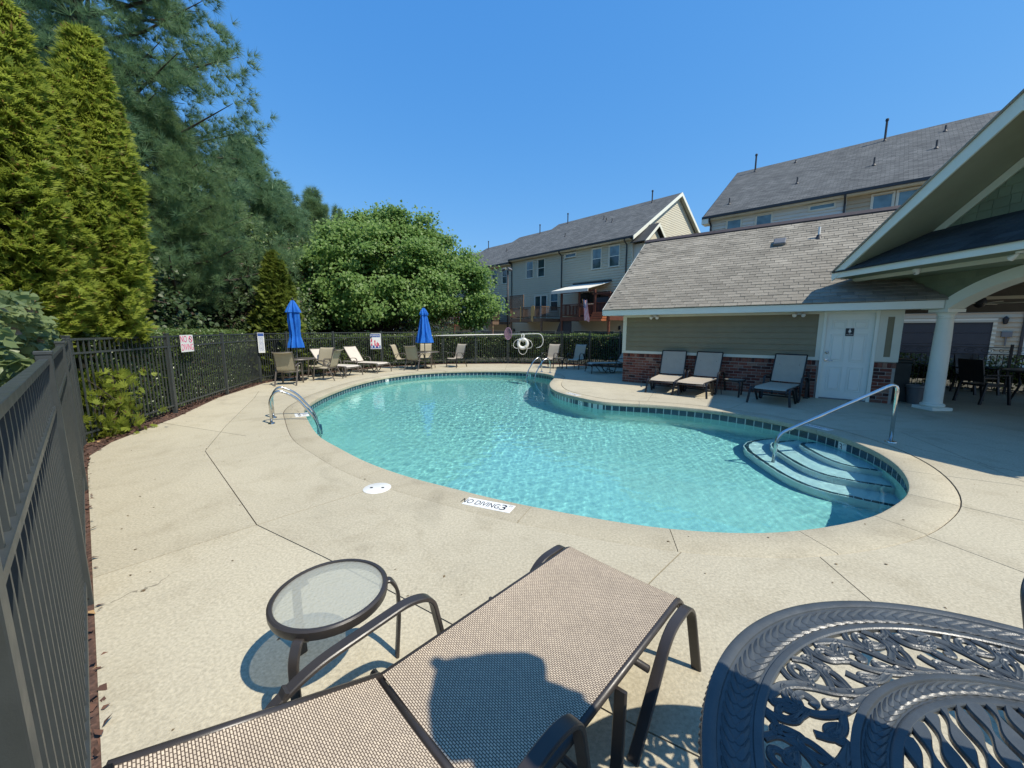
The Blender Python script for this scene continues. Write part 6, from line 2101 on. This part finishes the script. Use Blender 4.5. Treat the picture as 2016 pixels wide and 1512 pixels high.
# small wall fittings
def wall_lamp(row, s, z, y, label, grp):
    t = thing('wall_lantern', label, 'lamp', row.pt(s, y, z), row.ang, grp)
    MB().box(-0.05, 0.05, -0.03, 0.03, -0.12, 0.12).build('back_plate', M['black'], t)
    MB().lathe([(0.03, -0.16), (0.07, -0.12), (0.095, 0.08), (0.05, 0.15), (0.0, 0.2)], 6, (0, -0.13, 0)).build('lantern', M['black'], t)
GLn = 'black lanterns beside the garage doors of the far row'
wall_lamp(RA, 13.1, 1.55, 0, 'black wall lantern between the garages near the lamp pole', GLn)
wall_lamp(RA, 1.2, 1.75, 0, 'black wall lantern right of the first far garage', GLn)

RB = Row((12.66, 24.9), (-0.742, 0.670))
GB = 'town houses behind the pool house'
hB1, Y1 = town_house(RB, 'white town house whose upper windows show over the pool house roof', -6.07, 0.4, 8.52, 13.2, M['white_lap'],
    [(-1.32, -0.56, 6.7, 8.18, W8), (-2.85, -2.09, 6.7, 8.18, W8), (-5.6, -4.55, 7.98, 8.22, W8), (-2.2, -1.0, 3.4, 4.9)], (-5.2, -0.8, GZ, 2.0), 14.0, GB, [0.32, -6.0], 'left',
    [(-0.55, 6.3, 1.1), (-0.35, 1.0, 0.35), (-3.6, 2.2, 0.35), (-2.9, 6.2, 0.15)], [])
hB2, Y2 = town_house(RB, 'tan town house seen over the ridge and through the porch', -12.45, -6.07, 8.52, 13.2, M['tan_lap'],
    [(-7.78, -7.05, 6.7, 8.2, W8), (-8.68, -7.95, 6.7, 8.2, W8), (-10.9, -10.1, 6.7, 8.2, W8)], (-11.54, -8.2, GZ, 2.0), 14.0, GB, [-12.38], False,
    [(-7.2, 6.4, 1.15), (-6.9, 2.6, 0.4), (-9.2, 3.2, 0.4), (-9.6, 5.6, 0.3)], [])
hB3, Y3 = town_house(RB, 'third town house behind the porch at the right edge', -18.8, -12.45, 8.52, 13.2, M['white_lap'],
    [(-14.2, -13.4, 6.7, 8.2), (-16.4, -15.6, 6.7, 8.2)], (-17.6, -13.2, GZ, 2.0), 14.0, GB, [-18.7], False, [(-15.0, 6.3, 1.1)], [])
for sg in (1, -1):
    yA = -0.5 if sg > 0 else 14.5
    m = MB(); m.slab([(-0.35, yA, 8.52 - GZ - 0.03), (-0.35, 7.0, 13.2 - GZ), (-0.35, 7.0, 13.2 - GZ - 0.12), (-0.35, yA, 8.52 - GZ - 0.14)], (0.03, 0, 0)); m.build('rake_board', M['gutter'], hB1)
m = MB(); m.box(-0.36, 0.02, -0.5, 0.25, 8.52 - GZ - 0.42, 8.52 - GZ - 0.06); m.build('eave_return', M['white'], hB1)
# the row's end trim on the visible left side of the white house (its local right end)
wall_lamp(RB, -11.85, 2.04, 0, 'black wall lantern on pale siding seen through the porch', GLn)
t = thing('meter_box', 'grey meter box on the pale siding seen through the porch', 'box', RB.pt(-11.95, -0.08, 1.45), RB.ang)
MB().bev(-0.15, 0.15, -0.06, 0.06, -0.12, 0.12, 0.01).build('box', M['grey_metal'], t); MB().box(-0.02, 0.02, -0.03, 0.03, -0.5, -0.12).build('conduit', M['grey_metal'], t)
# service lane between deck and houses
def strip_of(row, s0, s1, y0, y1, z, name, m):
    q = [row.pt(s0, y0), row.pt(s1, y0), row.pt(s1, y1), row.pt(s0, y1)]
    mb = MB(); mb.add([(p.x, p.y, z) for p in q], [(0, 1, 2, 3)]); o = mb.build(name, m); o['kind'] = 'structure'
M['lane'] = mat('lane_concrete', (0.36, 0.33, 0.27), 0.9, var=0.15, vscale=0.6, bump=0.2, bscale=40)
strip_of(RA, -1.5, 36, -6.8, -0.0, -0.031, 'service_lane', M['lane'])
strip_of(RB, -24, -1.3, -6.6, -0.0, -0.027, 'driveway', M['lane'])

# flag hanging from the first house's deck
fp = RA.pt(2.75, -2.55, 3.72)
fl = thing('flag', 'stars and stripes flag hanging from the brown porch rail', 'flag', fp, RA.ang)
MB().tube([(-0.25, 0.25, -0.35), (0.02, -0.28, 0.16)], 0.016, 6).build('staff', M['pine_new'], fl)
FW, FH = 1.55, 0.85
nx, ny = 26, 13
vs, fs, mi = [], [], []
for i in range(nx + 1):
    for j in range(ny + 1):
        a = i / nx * FW; b = j / ny
        # gathered cloth: hangs down along -z, folds across
        x = 0.06 + (b * 0.62 + 0.14 * (i / nx)) * (0.55 + 0.45 * (i / nx)); y = -0.25 + 0.055 * math.sin(b * 9 + i * 0.12); z = 0.12 - a * 1.02 + 0.06 * math.sin(b * 7)
        vs.append((x, y, z))
fm = [mat('flag_red', (0.62, 0.06, 0.08), 0.8), mat('flag_white', (0.85, 0.82, 0.78), 0.8), mat('flag_blue', (0.035, 0.05, 0.20), 0.8)]
m = MB(); m.v = vs
for i in range(nx):
    for j in range(ny):
        m.f.append((i * (ny + 1) + j, (i + 1) * (ny + 1) + j, (i + 1) * (ny + 1) + j + 1, i * (ny + 1) + j + 1))
        m.mi.append(2 if (i < 10 and j < 7) else (0 if j % 2 == 0 else 1))
m.build('cloth', fm, fl, smooth=True)
m = MB()
for r_ in range(9):
    for c_ in range(6 if r_ % 2 == 0 else 5):
        i, j = 1 + r_ * 1.0, 0.6 + c_ * 1.15 + (0.55 if r_ % 2 else 0)
        k = vs[int(i) * (ny + 1) + int(j)]
        m.lathe([(0.0, 0.0), (0.014, 0.0015), (0.0, 0.003)], 5)
        for q in range(len(m.v) - 15, len(m.v)): m.v[q] = (k[0] + m.v[q][0], k[1] - 0.006 - m.v[q][2], k[2] + m.v[q][1])
m.build('stars', fm[1], fl, kind='stuff')
# flood-light pole in front of the houses
t = thing('lamp_pole', 'slim dark pole with twin flood lights before the town houses', 'lamp post', (-0.28, 26.2, GZ))
MB().tube([(0, 0, 0), (0, 0, 5.55)], [0.075, 0.055], 10).build('pole', M['black'], t, smooth=True)
for sx in (-1, 1):
    o = MB().bev(-0.13, 0.13, -0.16, 0.10, -0.07, 0.07, 0.02).build('lamp_head', M['grey_metal'], t); o.location = (sx * 0.17 - 0.05, -0.05, 5.62); o.rotation_euler = (0.5, sx * 0.2, sx * 0.5)
# ------------------------------------------------------------------ trees
M['arbor'] = leaf_mat('arborvitae_sprays', (0.17, 0.225, 0.030), (0.36, 0.41, 0.070), 0.52, 0.5, 1.2, dead=(0.22, 0.15, 0.05), gloss=0.25)
M['arbor_dark'] = leaf_mat('dark_arborvitae_sprays', (0.085, 0.13, 0.020), (0.20, 0.235, 0.040), 0.38, 0.5, 1.2, gloss=0.25)
M['pine_n'] = leaf_mat('pine_needles', (0.10, 0.18, 0.085), (0.22, 0.315, 0.135), 0.42, 0.45, 0.5, gloss=0.35)
M['pine_b'] = leaf_mat('blue_green_pine_needles', (0.10, 0.19, 0.10), (0.22, 0.335, 0.165), 0.42, 0.45, 0.5, gloss=0.35)
M['broad'] = leaf_mat('broad_leaves', (0.135, 0.235, 0.060), (0.265, 0.39, 0.115), 0.54, 0.42, 0.5, gloss=0.3)
M['pale_b'] = leaf_mat('pale_broad_leaves', (0.075, 0.135, 0.040), (0.16, 0.225, 0.075), 0.42, 0.4, 0.6, gloss=0.4)
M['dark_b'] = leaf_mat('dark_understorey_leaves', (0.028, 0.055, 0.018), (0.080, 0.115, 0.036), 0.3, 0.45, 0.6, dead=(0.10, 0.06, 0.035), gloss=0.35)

def blades(spec):
    """template of flat blades: (x0,y0,z0 -> x1,y1,z1, half width)"""
    tv, tf = [], []
    for (a, b, w) in spec:
        a, b = np.array(a, float), np.array(b, float)
        d = b - a; s = np.cross(d, [0, 0, 1.0])
        if np.linalg.norm(s) < 1e-6: s = np.array([0, 1.0, 0])
        s = s / np.linalg.norm(s) * w
        i = len(tv)
        tv += [a - s * 0.4, a + d * 0.5 - s, b, a + d * 0.5 + s]
        tf += [(i, i + 1, i + 2), (i, i + 2, i + 3)]
    return np.array(tv), np.array(tf)
SPRAY = blades([((0, 0, 0), (1.0, 0, 0.02), 0.10), ((0.25, 0, 0), (0.90, 0.26, 0.05), 0.085), ((0.25, 0, 0), (0.90, -0.26, 0.05), 0.085), ((0.10, 0, 0), (0.66, 0.44, -0.02), 0.085), ((0.10, 0, 0), (0.66, -0.44, -0.02), 0.085), ((0.02, 0, 0), (0.36, 0.46, -0.04), 0.08), ((0.02, 0, 0), (0.36, -0.46, -0.04), 0.08)])
rs = np.random.default_rng(3)
def tuft(n, spread=0.9, w=0.016):
    sp = []
    for k in range(n):
        d = rs.normal(size=3); d[0] = abs(d[0]) * 1.0 + 0.55; d[1:] *= spread
        d /= np.linalg.norm(d)
        sp.append(((0.0, 0, 0), d * rs.uniform(0.75, 1.05), w))
    tv, tf = [], []
    for a, b, ww in sp:
        b = np.array(b); s = np.cross(b, rs.normal(size=3)); s = s / np.linalg.norm(s) * ww
        i = len(tv); tv += [np.zeros(3) - s, np.zeros(3) + s, b]; tf.append((i, i + 1, i + 2))
    return np.array(tv), np.array(tf)
TUFT = tuft(34, 0.85, 0.017)

def arborvitae(label, base, h, rad, n, lean=(0, 0), z0=0.3, mat_='arbor', size=0.16, prof=None, group=None, low=None):
    """columnar evergreen: overlapping upright sprays on a lumpy tapering column"""
    t = thing('arborvitae', label, 'evergreen tree', (*base, 0), 0, group)
    nb = n // 15
    bi = RNG.integers(0, nb, n)
    u = RNG.random(nb) ** 0.72
    z = z0 + (h - z0) * u
    prof = prof or [(0, 0.72), (0.12, 0.95), (0.3, 1.0), (0.5, 0.90), (0.7, 0.68), (0.85, 0.43), (0.94, 0.22), (1, 0.03)]
    r = np.interp(u, [p[0] for p in prof], [p[1] for p in prof]) * rad
    a = RNG.random(nb) * 2 * PI
    ph = RNG.uniform(0, 6, 6)
    lump = 1 + 0.11 * np.sin(3 * a + ph[0] + z * 1.3) + 0.09 * np.sin(5 * a - z * 2.6 + ph[1]) + 0.06 * np.sin(z * 7 + 4 * a + ph[2])
    dep = np.where(RNG.random(nb) < 0.75, RNG.uniform(0.90, 1.06, nb), RNG.uniform(0.6, 0.9, nb))
    rr = r * lump * dep
    cx = lean[0] * (z / h) ** 1.3; cy = lean[1] * (z / h) ** 1.3
    C = np.c_[cx + rr * np.cos(a), cy + rr * np.sin(a), z]
    C = C[bi] + RNG.normal(0, 1, (n, 3)) * np.array([0.05, 0.05, 0.042]) * (size / 0.12)
    z = C[:, 2]
    a = a[bi] + RNG.normal(0, 0.15, n)
    out = np.c_[np.cos(a), np.sin(a), np.zeros(n)]
    tang = np.c_[-np.sin(a), np.cos(a), np.zeros(n)]
    X = out * RNG.uniform(0.35, 0.9, n)[:, None] + np.array([0, 0, 1.0]) * RNG.uniform(-0.1, 0.75, n)[:, None] + tang * RNG.normal(0, 0.6, n)[:, None]
    Z = out * 0.45 + np.array([0, 0, 0.45]) + np.array(sun_dir) * 0.8 + RNG.normal(0, 0.32, (n, 3))
    leafcloud('crown', C, X, Z, RNG.uniform(size * 0.7, size * 1.35, n), SPRAY[0], SPRAY[1], M[mat_], t)
    m = MB()
    m.lathe([(rad * 0.10, 0), (rad * 0.08, h * 0.4), (0.02, h * 0.9)], 10)
    m.build('trunk', M['bark'], t, smooth=True)
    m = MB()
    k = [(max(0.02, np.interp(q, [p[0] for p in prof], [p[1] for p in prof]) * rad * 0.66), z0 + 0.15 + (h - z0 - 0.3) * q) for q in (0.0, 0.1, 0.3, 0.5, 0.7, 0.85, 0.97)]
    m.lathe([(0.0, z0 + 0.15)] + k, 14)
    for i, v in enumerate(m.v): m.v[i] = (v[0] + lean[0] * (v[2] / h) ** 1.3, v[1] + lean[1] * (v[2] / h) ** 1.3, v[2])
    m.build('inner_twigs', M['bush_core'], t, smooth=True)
    return t
GAr = 'tall yellow-green arborvitae at the near left corner'
PNT = [(0, 0.80), (0.12, 0.97), (0.3, 1.0), (0.5, 0.86), (0.68, 0.62), (0.82, 0.39), (0.93, 0.17), (1, 0.02)]
arborvitae('yellow-green arborvitae with its pointed tip against the pine, rightmost of the three', (-7.12, 6.55), 6.1, 0.57, 44000, (0.52, 0.05), 1.40, 'arbor', 0.125, PNT, GAr)
arborvitae('yellow-green arborvitae whose pointed tip sits lowest, between two taller ones', (-7.22, 5.98), 5.2, 0.55, 36000, (0.58, 0.05), 1.2, 'arbor', 0.12, PNT, GAr)
arborvitae('yellow-green arborvitae running out of the frame at the left edge', (-7.30, 5.40), 5.7, 0.68, 42000, (0.80, 0.1), 1.0, 'arbor', 0.12, PNT, GAr)
arborvitae('small dark arborvitae behind the left blue umbrella', (-8.75, 14.6), 4.35, 0.78, 16000, (0, 0), 0.1, 'arbor_dark', 0.15, [(0, 0.95), (0.2, 1.0), (0.45, 0.82), (0.7, 0.55), (0.88, 0.28), (1, 0.03)])
# low sprigs growing through the fence corner
t = thing('corner_shrub', 'bright green evergreen sprigs growing through the fence corner', 'shrub', (-6.42, 5.95, 0))
n = 1500
C = np.c_[RNG.normal(0, 0.20, n), RNG.normal(0, 0.26, n), RNG.random(n) ** 1.1 * 1.0]
C[:, 0] -= 0.12 + 0.1 * C[:, 2]
leafcloud('foliage', C, RNG.normal(size=(n, 3)) * 0.5 + np.array([0.5, -0.35, 0.7]), RNG.normal(size=(n, 3)) + np.array([0.4, -0.4, 0.3]), RNG.uniform(0.09, 0.17, n), SPRAY[0], SPRAY[1], M['arbor'], t)
m = MB()
for k in range(12): m.tube([(random.uniform(-.15, .1), random.uniform(-.2, .2), 0), (random.uniform(-.3, .2), random.uniform(-.3, .3), 0.5), (random.uniform(-.3, .25), random.uniform(-.4, .3), 0.95)], [0.015, 0.01, 0.004], 5)
m.build('twigs', M['bark'], t)

def pine(label, base, h, crown0, rmax, nb, tufts, size, mat_, seed, lean=(0, 0), shape=None, group=None, tuft_t=None):
    """pine: tapered trunk, tiers of limbs, bunches of needles towards the limb ends"""
    r_ = random.Random(seed); rn = np.random.default_rng(seed)
    t = thing('pine_tree', label, 'pine tree', (*base, 0), 0, group)
    ax = lambda z: Vector((lean[0] * (z / h) ** 1.5, lean[1] * (z / h) ** 1.5, z))
    m = MB(); m.tube([ax(h * k / 8) for k in range(9)], [0.020 * h * (1 - 0.93 * k / 8) * 0.62 for k in range(9)], 9); m.build('trunk', M['bark'], t, smooth=True)
    shape = shape or [(0, 0.62), (0.2, 1.0), (0.45, 0.88), (0.7, 0.6), (0.9, 0.28), (1, 0.06)]
    lm = MB(); C, X = [], []
    per = max(6, tufts // nb)
    for b in range(nb):
        f = ((b + r_.random()) / nb) ** 0.92
        z = crown0 + (h - crown0) * f
        a = b * 2.399 + r_.uniform(-0.5, 0.5)
        L = np.interp(f, [p[0] for p in shape], [p[1] for p in shape]) * rmax * r_.uniform(0.62, 1.12)
        dirv = Vector((math.cos(a), math.sin(a), 0))
        rise = r_.uniform(-0.10, 0.28) + 0.35 * f
        p0 = ax(z); p1 = p0 + dirv * L * 0.5 + Vector((0, 0, rise * L * 0.35)); p2 = p0 + dirv * L + Vector((0, 0, rise * L * 0.75 + 0.12 * L))
        lm.tube([p0, p1, p2], [0.012 * h * 0.25 * (0.5 + L / rmax), 0.035 * (L / rmax) + 0.012, 0.008], 5, cap=False)
        k = int(per * (0.35 + L / rmax))
        nbunch = max(4, int(5 + 9 * L / rmax)); bi = rn.integers(0, nbunch, k)
        sb = 0.25 + 0.77 * rn.random(nbunch) ** 0.7
        s = np.clip(sb[bi] + rn.normal(0, 0.22, k) / max(L, 1), 0.1, 1.06)
        side = (rn.normal(0, 1, nbunch) * (0.08 + 0.20 * sb) * L * 0.9)[bi] + rn.normal(0, 0.19, k)
        up = (rn.normal(0, 0.08, nbunch) * L)[bi] + rn.normal(0, 0.15, k) + 0.08
        P0, P1, P2 = np.array(p0), np.array(p1), np.array(p2)
        q = (1 - s)[:, None] ** 2 * P0 + (2 * s * (1 - s))[:, None] * P1 + (s ** 2)[:, None] * P2
        sd = np.array([-dirv.y, dirv.x, 0])
        q = q + side[:, None] * sd + up[:, None] * np.array([0, 0, 1.0])
        C.append(q)
        X.append(np.array(dirv)[None] * 0.7 + (side / (0.3 * L + 1e-3))[:, None] * sd * 0.8 + np.array([0, 0, 0.55]) + rn.normal(0, 0.35, (k, 3)))
    lm.build('limbs', M['bark'], t, smooth=True)
    C = np.concatenate(C); X = np.concatenate(X); n = len(C)
    tt = tuft_t or TUFT
    leafcloud('crown', C, X, rn.normal(size=(n, 3)) + np.array(sun_dir) * 0.7, rn.uniform(size * 0.75, size * 1.25, n), tt[0], tt[1], M[mat_], t)
    return t
GP2 = 'pines beyond the side fence'
pine('largest pine, its blue-green crown running out of the top left of the frame', (-14.0, 13.6), 17.5, 2.6, 4.35, 150, 15500, 0.33, 'pine_b', 1, (0.6, 0.2), [(0, 0.85), (0.15, 1.0), (0.5, 0.95), (0.75, 0.8), (0.9, 0.5), (1, 0.15)], GP2)
pine('low-limbed pine whose lowest sunny branch reaches over the side hedge', (-11.6, 13.6), 8.5, 2.2, 3.4, 60, 6500, 0.29, 'pine_n', 22, (0, 0), [(0, 1.0), (0.25, 0.9), (0.6, 0.6), (1, 0.1)], GP2)
pine('second pine with a rounded top, right of the largest one', (-14.6, 22.0), 11.4, 1.5, 3.1, 95, 10500, 0.35, 'pine_b', 3, (0.3, 0), None, GP2)
pine('tall pine behind the largest one at the left edge', (-20.5, 13.5), 19.0, 3.0, 4.6, 90, 5600, 0.45, 'pine_n', 4, (0, 0), None, GP2)
pine('third pine, lower, in the middle of the tree line', (-15.9, 27.5), 11.2, 1.0, 3.1, 80, 6800, 0.37, 'pine_b', 5, (0, 0), None, GP2)
pine('fourth pine sloping down towards the leafy tree', (-15.2, 31.0), 11.2, 1.0, 3.1, 70, 6000, 0.38, 'pine_n', 6, (0, 0), None, GP2)
TUFT2 = tuft(18, 0.5, 0.03)
pine('slim far pine with candle-like tips above the leafy tree', (-17.4, 35.5), 13.6, 3.0, 2.2, 46, 1500, 0.55, 'pine_n', 7, (0, 0), None, GP2)
pine('shorter far pine beside the candle-tipped one', (-15.6, 36.0), 12.0, 3.0, 2.0, 40, 1300, 0.55, 'pine_n', 8, (0, 0), None, GP2)
pine('bluish far pine at the left of the candle-tipped one', (-19.4, 34.5), 12.2, 3.0, 2.4, 44, 1500, 0.55, 'pine_b', 9, (0, 0), None, GP2)

def broad_tree(label, base, lobes, n, size, mat_, stems, seed, group=None, name='leafy_tree', droop=0.7, tmpl=HEART_T, clumps=260):
    """broad-leaved tree: leaves in clumps over several uneven lobes, several stems and limbs"""
    rn = np.random.default_rng(seed); r_ = random.Random(seed)
    t = thing(name, label, 'tree', (*base, 0), 0, group)
    w = np.array([max(l[3] * l[4], 0.9) for l in lobes]); w = w / w.sum()
    cl = []
    for k in range(clumps):
        l = lobes[rn.choice(len(lobes), p=w)]
        d = rn.normal(size=3); d /= np.linalg.norm(d)
        rr = rn.uniform(0.55, 1.02) ** 0.6
        cl.append((l[0] + d[0] * l[3] * rr, l[1] + d[1] * l[3] * rr, l[2] + d[2] * l[4] * rr, d[0], d[1], d[2]))
    cl = np.array(cl)
    cl = cl[cl[:, 2] > 0.4]
    k = rn.integers(0, len(cl), n)
    sp = size * rn.uniform(1.5, 2.9, len(cl))
    C = cl[k, :3] + rn.normal(size=(n, 3)) * sp[k][:, None] * np.array([1, 1, 0.55])
    C[:, 2] = np.maximum(C[:, 2], 0.25)
    X = cl[k, 3:6] * 0.7 + rn.normal(size=(n, 3)) * 0.6 + np.array([0, 0, -droop])
    Z = cl[k, 3:6] * 0.45 + rn.normal(size=(n, 3)) * 0.42 + np.array(sun_dir) * 1.0
    leafcloud('crown', C, X, Z, rn.uniform(size * 0.6, size * 1.25, n), tmpl[0], tmpl[1], M[mat_], t)
    m = MB()
    for (sx, sy) in stems:
        m.tube([(sx * 0.25, sy * 0.25, 0), (sx * 0.6, sy * 0.6, 1.2), (sx * 1.3, sy * 1.3, 2.8)], [0.13, 0.10, 0.07], 8)
    m.build('trunk', M['bark'], t, smooth=True)
    m = MB()
    for i in range(0, len(cl), 3):
        c = Vector(cl[i, :3]); s = r_.choice(stems)
        b = Vector((s[0] * 1.1, s[1] * 1.1, r_.uniform(1.4, 2.8)))
        mid = (b + c) / 2 + Vector((0, 0, 0.25))
        m.tube([b, mid, c], [0.05, 0.028, 0.008], 5, cap=False)
    m.build('limbs', M['bark'], t, smooth=True)
    return t
# the broad tree in the middle
broad_tree('broad leafy green tree spreading over the far fence in the middle', (-7.4, 22.3),
           [(0, 0, 4.6, 4.2, 2.4), (-2.6, 0.3, 4.0, 2.9, 2.0), (3.2, -0.6, 3.7, 2.6, 1.5), (0.6, 0.2, 6.0, 2.3, 1.4), (2.0, 0, 5.7, 2.2, 1.3), (4.9, -0.8, 3.1, 1.5, 0.9), (-1.4, 0, 6.0, 2.4, 1.5), (3.9, 0.2, 4.9, 1.6, 0.9), (1.5, -1.6, 2.8, 2.8, 0.8), (-2.4, -1.8, 2.7, 2.4, 0.9),
            (1.1, 0, 7.3, 0.45, 0.9), (0.1, 0.2, 7.5, 0.4, 0.7), (2.5, 0, 7.0, 0.5, 0.8), (3.4, -0.2, 6.3, 0.5, 0.7), (4.4, 0, 5.5, 0.6, 0.6), (5.5, -0.4, 4.4, 0.7, 0.5), (5.6, -0.8, 3.0, 0.6, 0.4), (-0.9, 0, 7.1, 0.5, 0.8), (-2.2, 0.3, 6.9, 0.6, 0.8), (5.3, -0.6, 2.3, 0.5, 0.35)],
           100000, 0.145, 'broad', [(0.5, -0.1), (-0.6, 0.1), (0.0, 0.5), (-0.2, -0.4)], 31, None, 'leafy_tree', 0.75, HEART_T, 560)
GD = 'dark understorey trees behind the side fence'
def bush(label, base, rad, h, n, mat_, seed, size=0.17):
    size *= 0.68; n = int(n * 1.9)
    return broad_tree(label, base, [(0, 0, h * 0.55, rad, h * 0.45), (rad * 0.5, -rad * 0.2, h * 0.4, rad * 0.8, h * 0.35), (-rad * 0.5, 0.2, h * 0.42, rad * 0.8, h * 0.35), (0, 0, h * 0.25, rad, h * 0.22)],
                      n, size, mat_, [(0.2, 0), (-0.2, 0.15)], seed, GD, 'understorey_tree', 0.3, HEART_T, 160)
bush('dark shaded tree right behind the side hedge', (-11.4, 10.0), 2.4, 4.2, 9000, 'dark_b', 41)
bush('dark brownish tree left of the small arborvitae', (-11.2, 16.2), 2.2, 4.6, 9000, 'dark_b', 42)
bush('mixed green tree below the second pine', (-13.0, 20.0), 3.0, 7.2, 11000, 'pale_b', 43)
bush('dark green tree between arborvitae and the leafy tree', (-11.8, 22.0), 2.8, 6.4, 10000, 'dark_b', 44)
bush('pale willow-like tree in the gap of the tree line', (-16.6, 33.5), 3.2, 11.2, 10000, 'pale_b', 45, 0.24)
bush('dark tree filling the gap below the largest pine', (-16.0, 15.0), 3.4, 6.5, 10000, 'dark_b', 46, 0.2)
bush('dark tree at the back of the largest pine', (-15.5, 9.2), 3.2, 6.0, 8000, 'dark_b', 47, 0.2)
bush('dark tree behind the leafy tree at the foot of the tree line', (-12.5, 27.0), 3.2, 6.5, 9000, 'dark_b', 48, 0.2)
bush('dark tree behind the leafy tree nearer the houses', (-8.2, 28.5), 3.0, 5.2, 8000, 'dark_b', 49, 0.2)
# a far wood closing the view behind the tree line
n = 26000
px = RNG.uniform(-75, -14, n); py = 30 + (px + 75) * 0.25 + RNG.uniform(0, 8, n)
hh = 8.5 + 1.6 * np.sin(px * 0.35) + 1.2 * np.sin(px * 0.83 + 1)
C = np.c_[px, py, hh * RNG.random(n) ** 0.6]
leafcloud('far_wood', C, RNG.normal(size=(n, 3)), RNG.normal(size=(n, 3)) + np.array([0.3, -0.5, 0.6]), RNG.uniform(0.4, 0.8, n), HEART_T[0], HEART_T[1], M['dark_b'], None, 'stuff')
# grass outside the fence
n = 30000
ang = RNG.uniform(0, 1, n)
C = np.c_[RNG.uniform(-22, -7.5, n), RNG.uniform(2.0, 24, n), np.full(n, -0.035)]
keepm = np.array([not inside((a, b), ms + [(18, 20), (18, -6), (2, -6)]) for a, b in C[:, :2]])
C = C[keepm]; n = len(C)
M['grass'] = leaf_mat('grass_blades', (0.045, 0.075, 0.018), (0.10, 0.12, 0.04), 0.3, 0.6, 0.4)
leafcloud('grass', C, RNG.normal(size=(n, 3)) * 0.35 + np.array([0, 0, 1.0]), RNG.normal(size=(n, 3)), RNG.uniform(0.08, 0.22, n), *blades([((0, 0, 0), (1, 0, 0.1), 0.05), ((0, 0, 0), (0.8, 0.3, 0), 0.05)]), M['grass'], None, 'stuff')
# ------------------------------------------------------------------ lettering becomes plain mesh
bpy.context.view_layer.update()
dg = bpy.context.evaluated_depsgraph_get()
for o in TEXTS:
    me = bpy.data.meshes.new_from_object(o.evaluated_get(dg))
    n = bpy.data.objects.new('lettering_new', me)
    n.parent = o.parent; n.location = o.location; n.rotation_euler = o.rotation_euler; n.scale = o.scale
    COL.objects.link(n)
    nm = o.name
    bpy.data.objects.remove(o)
    n.name = nm
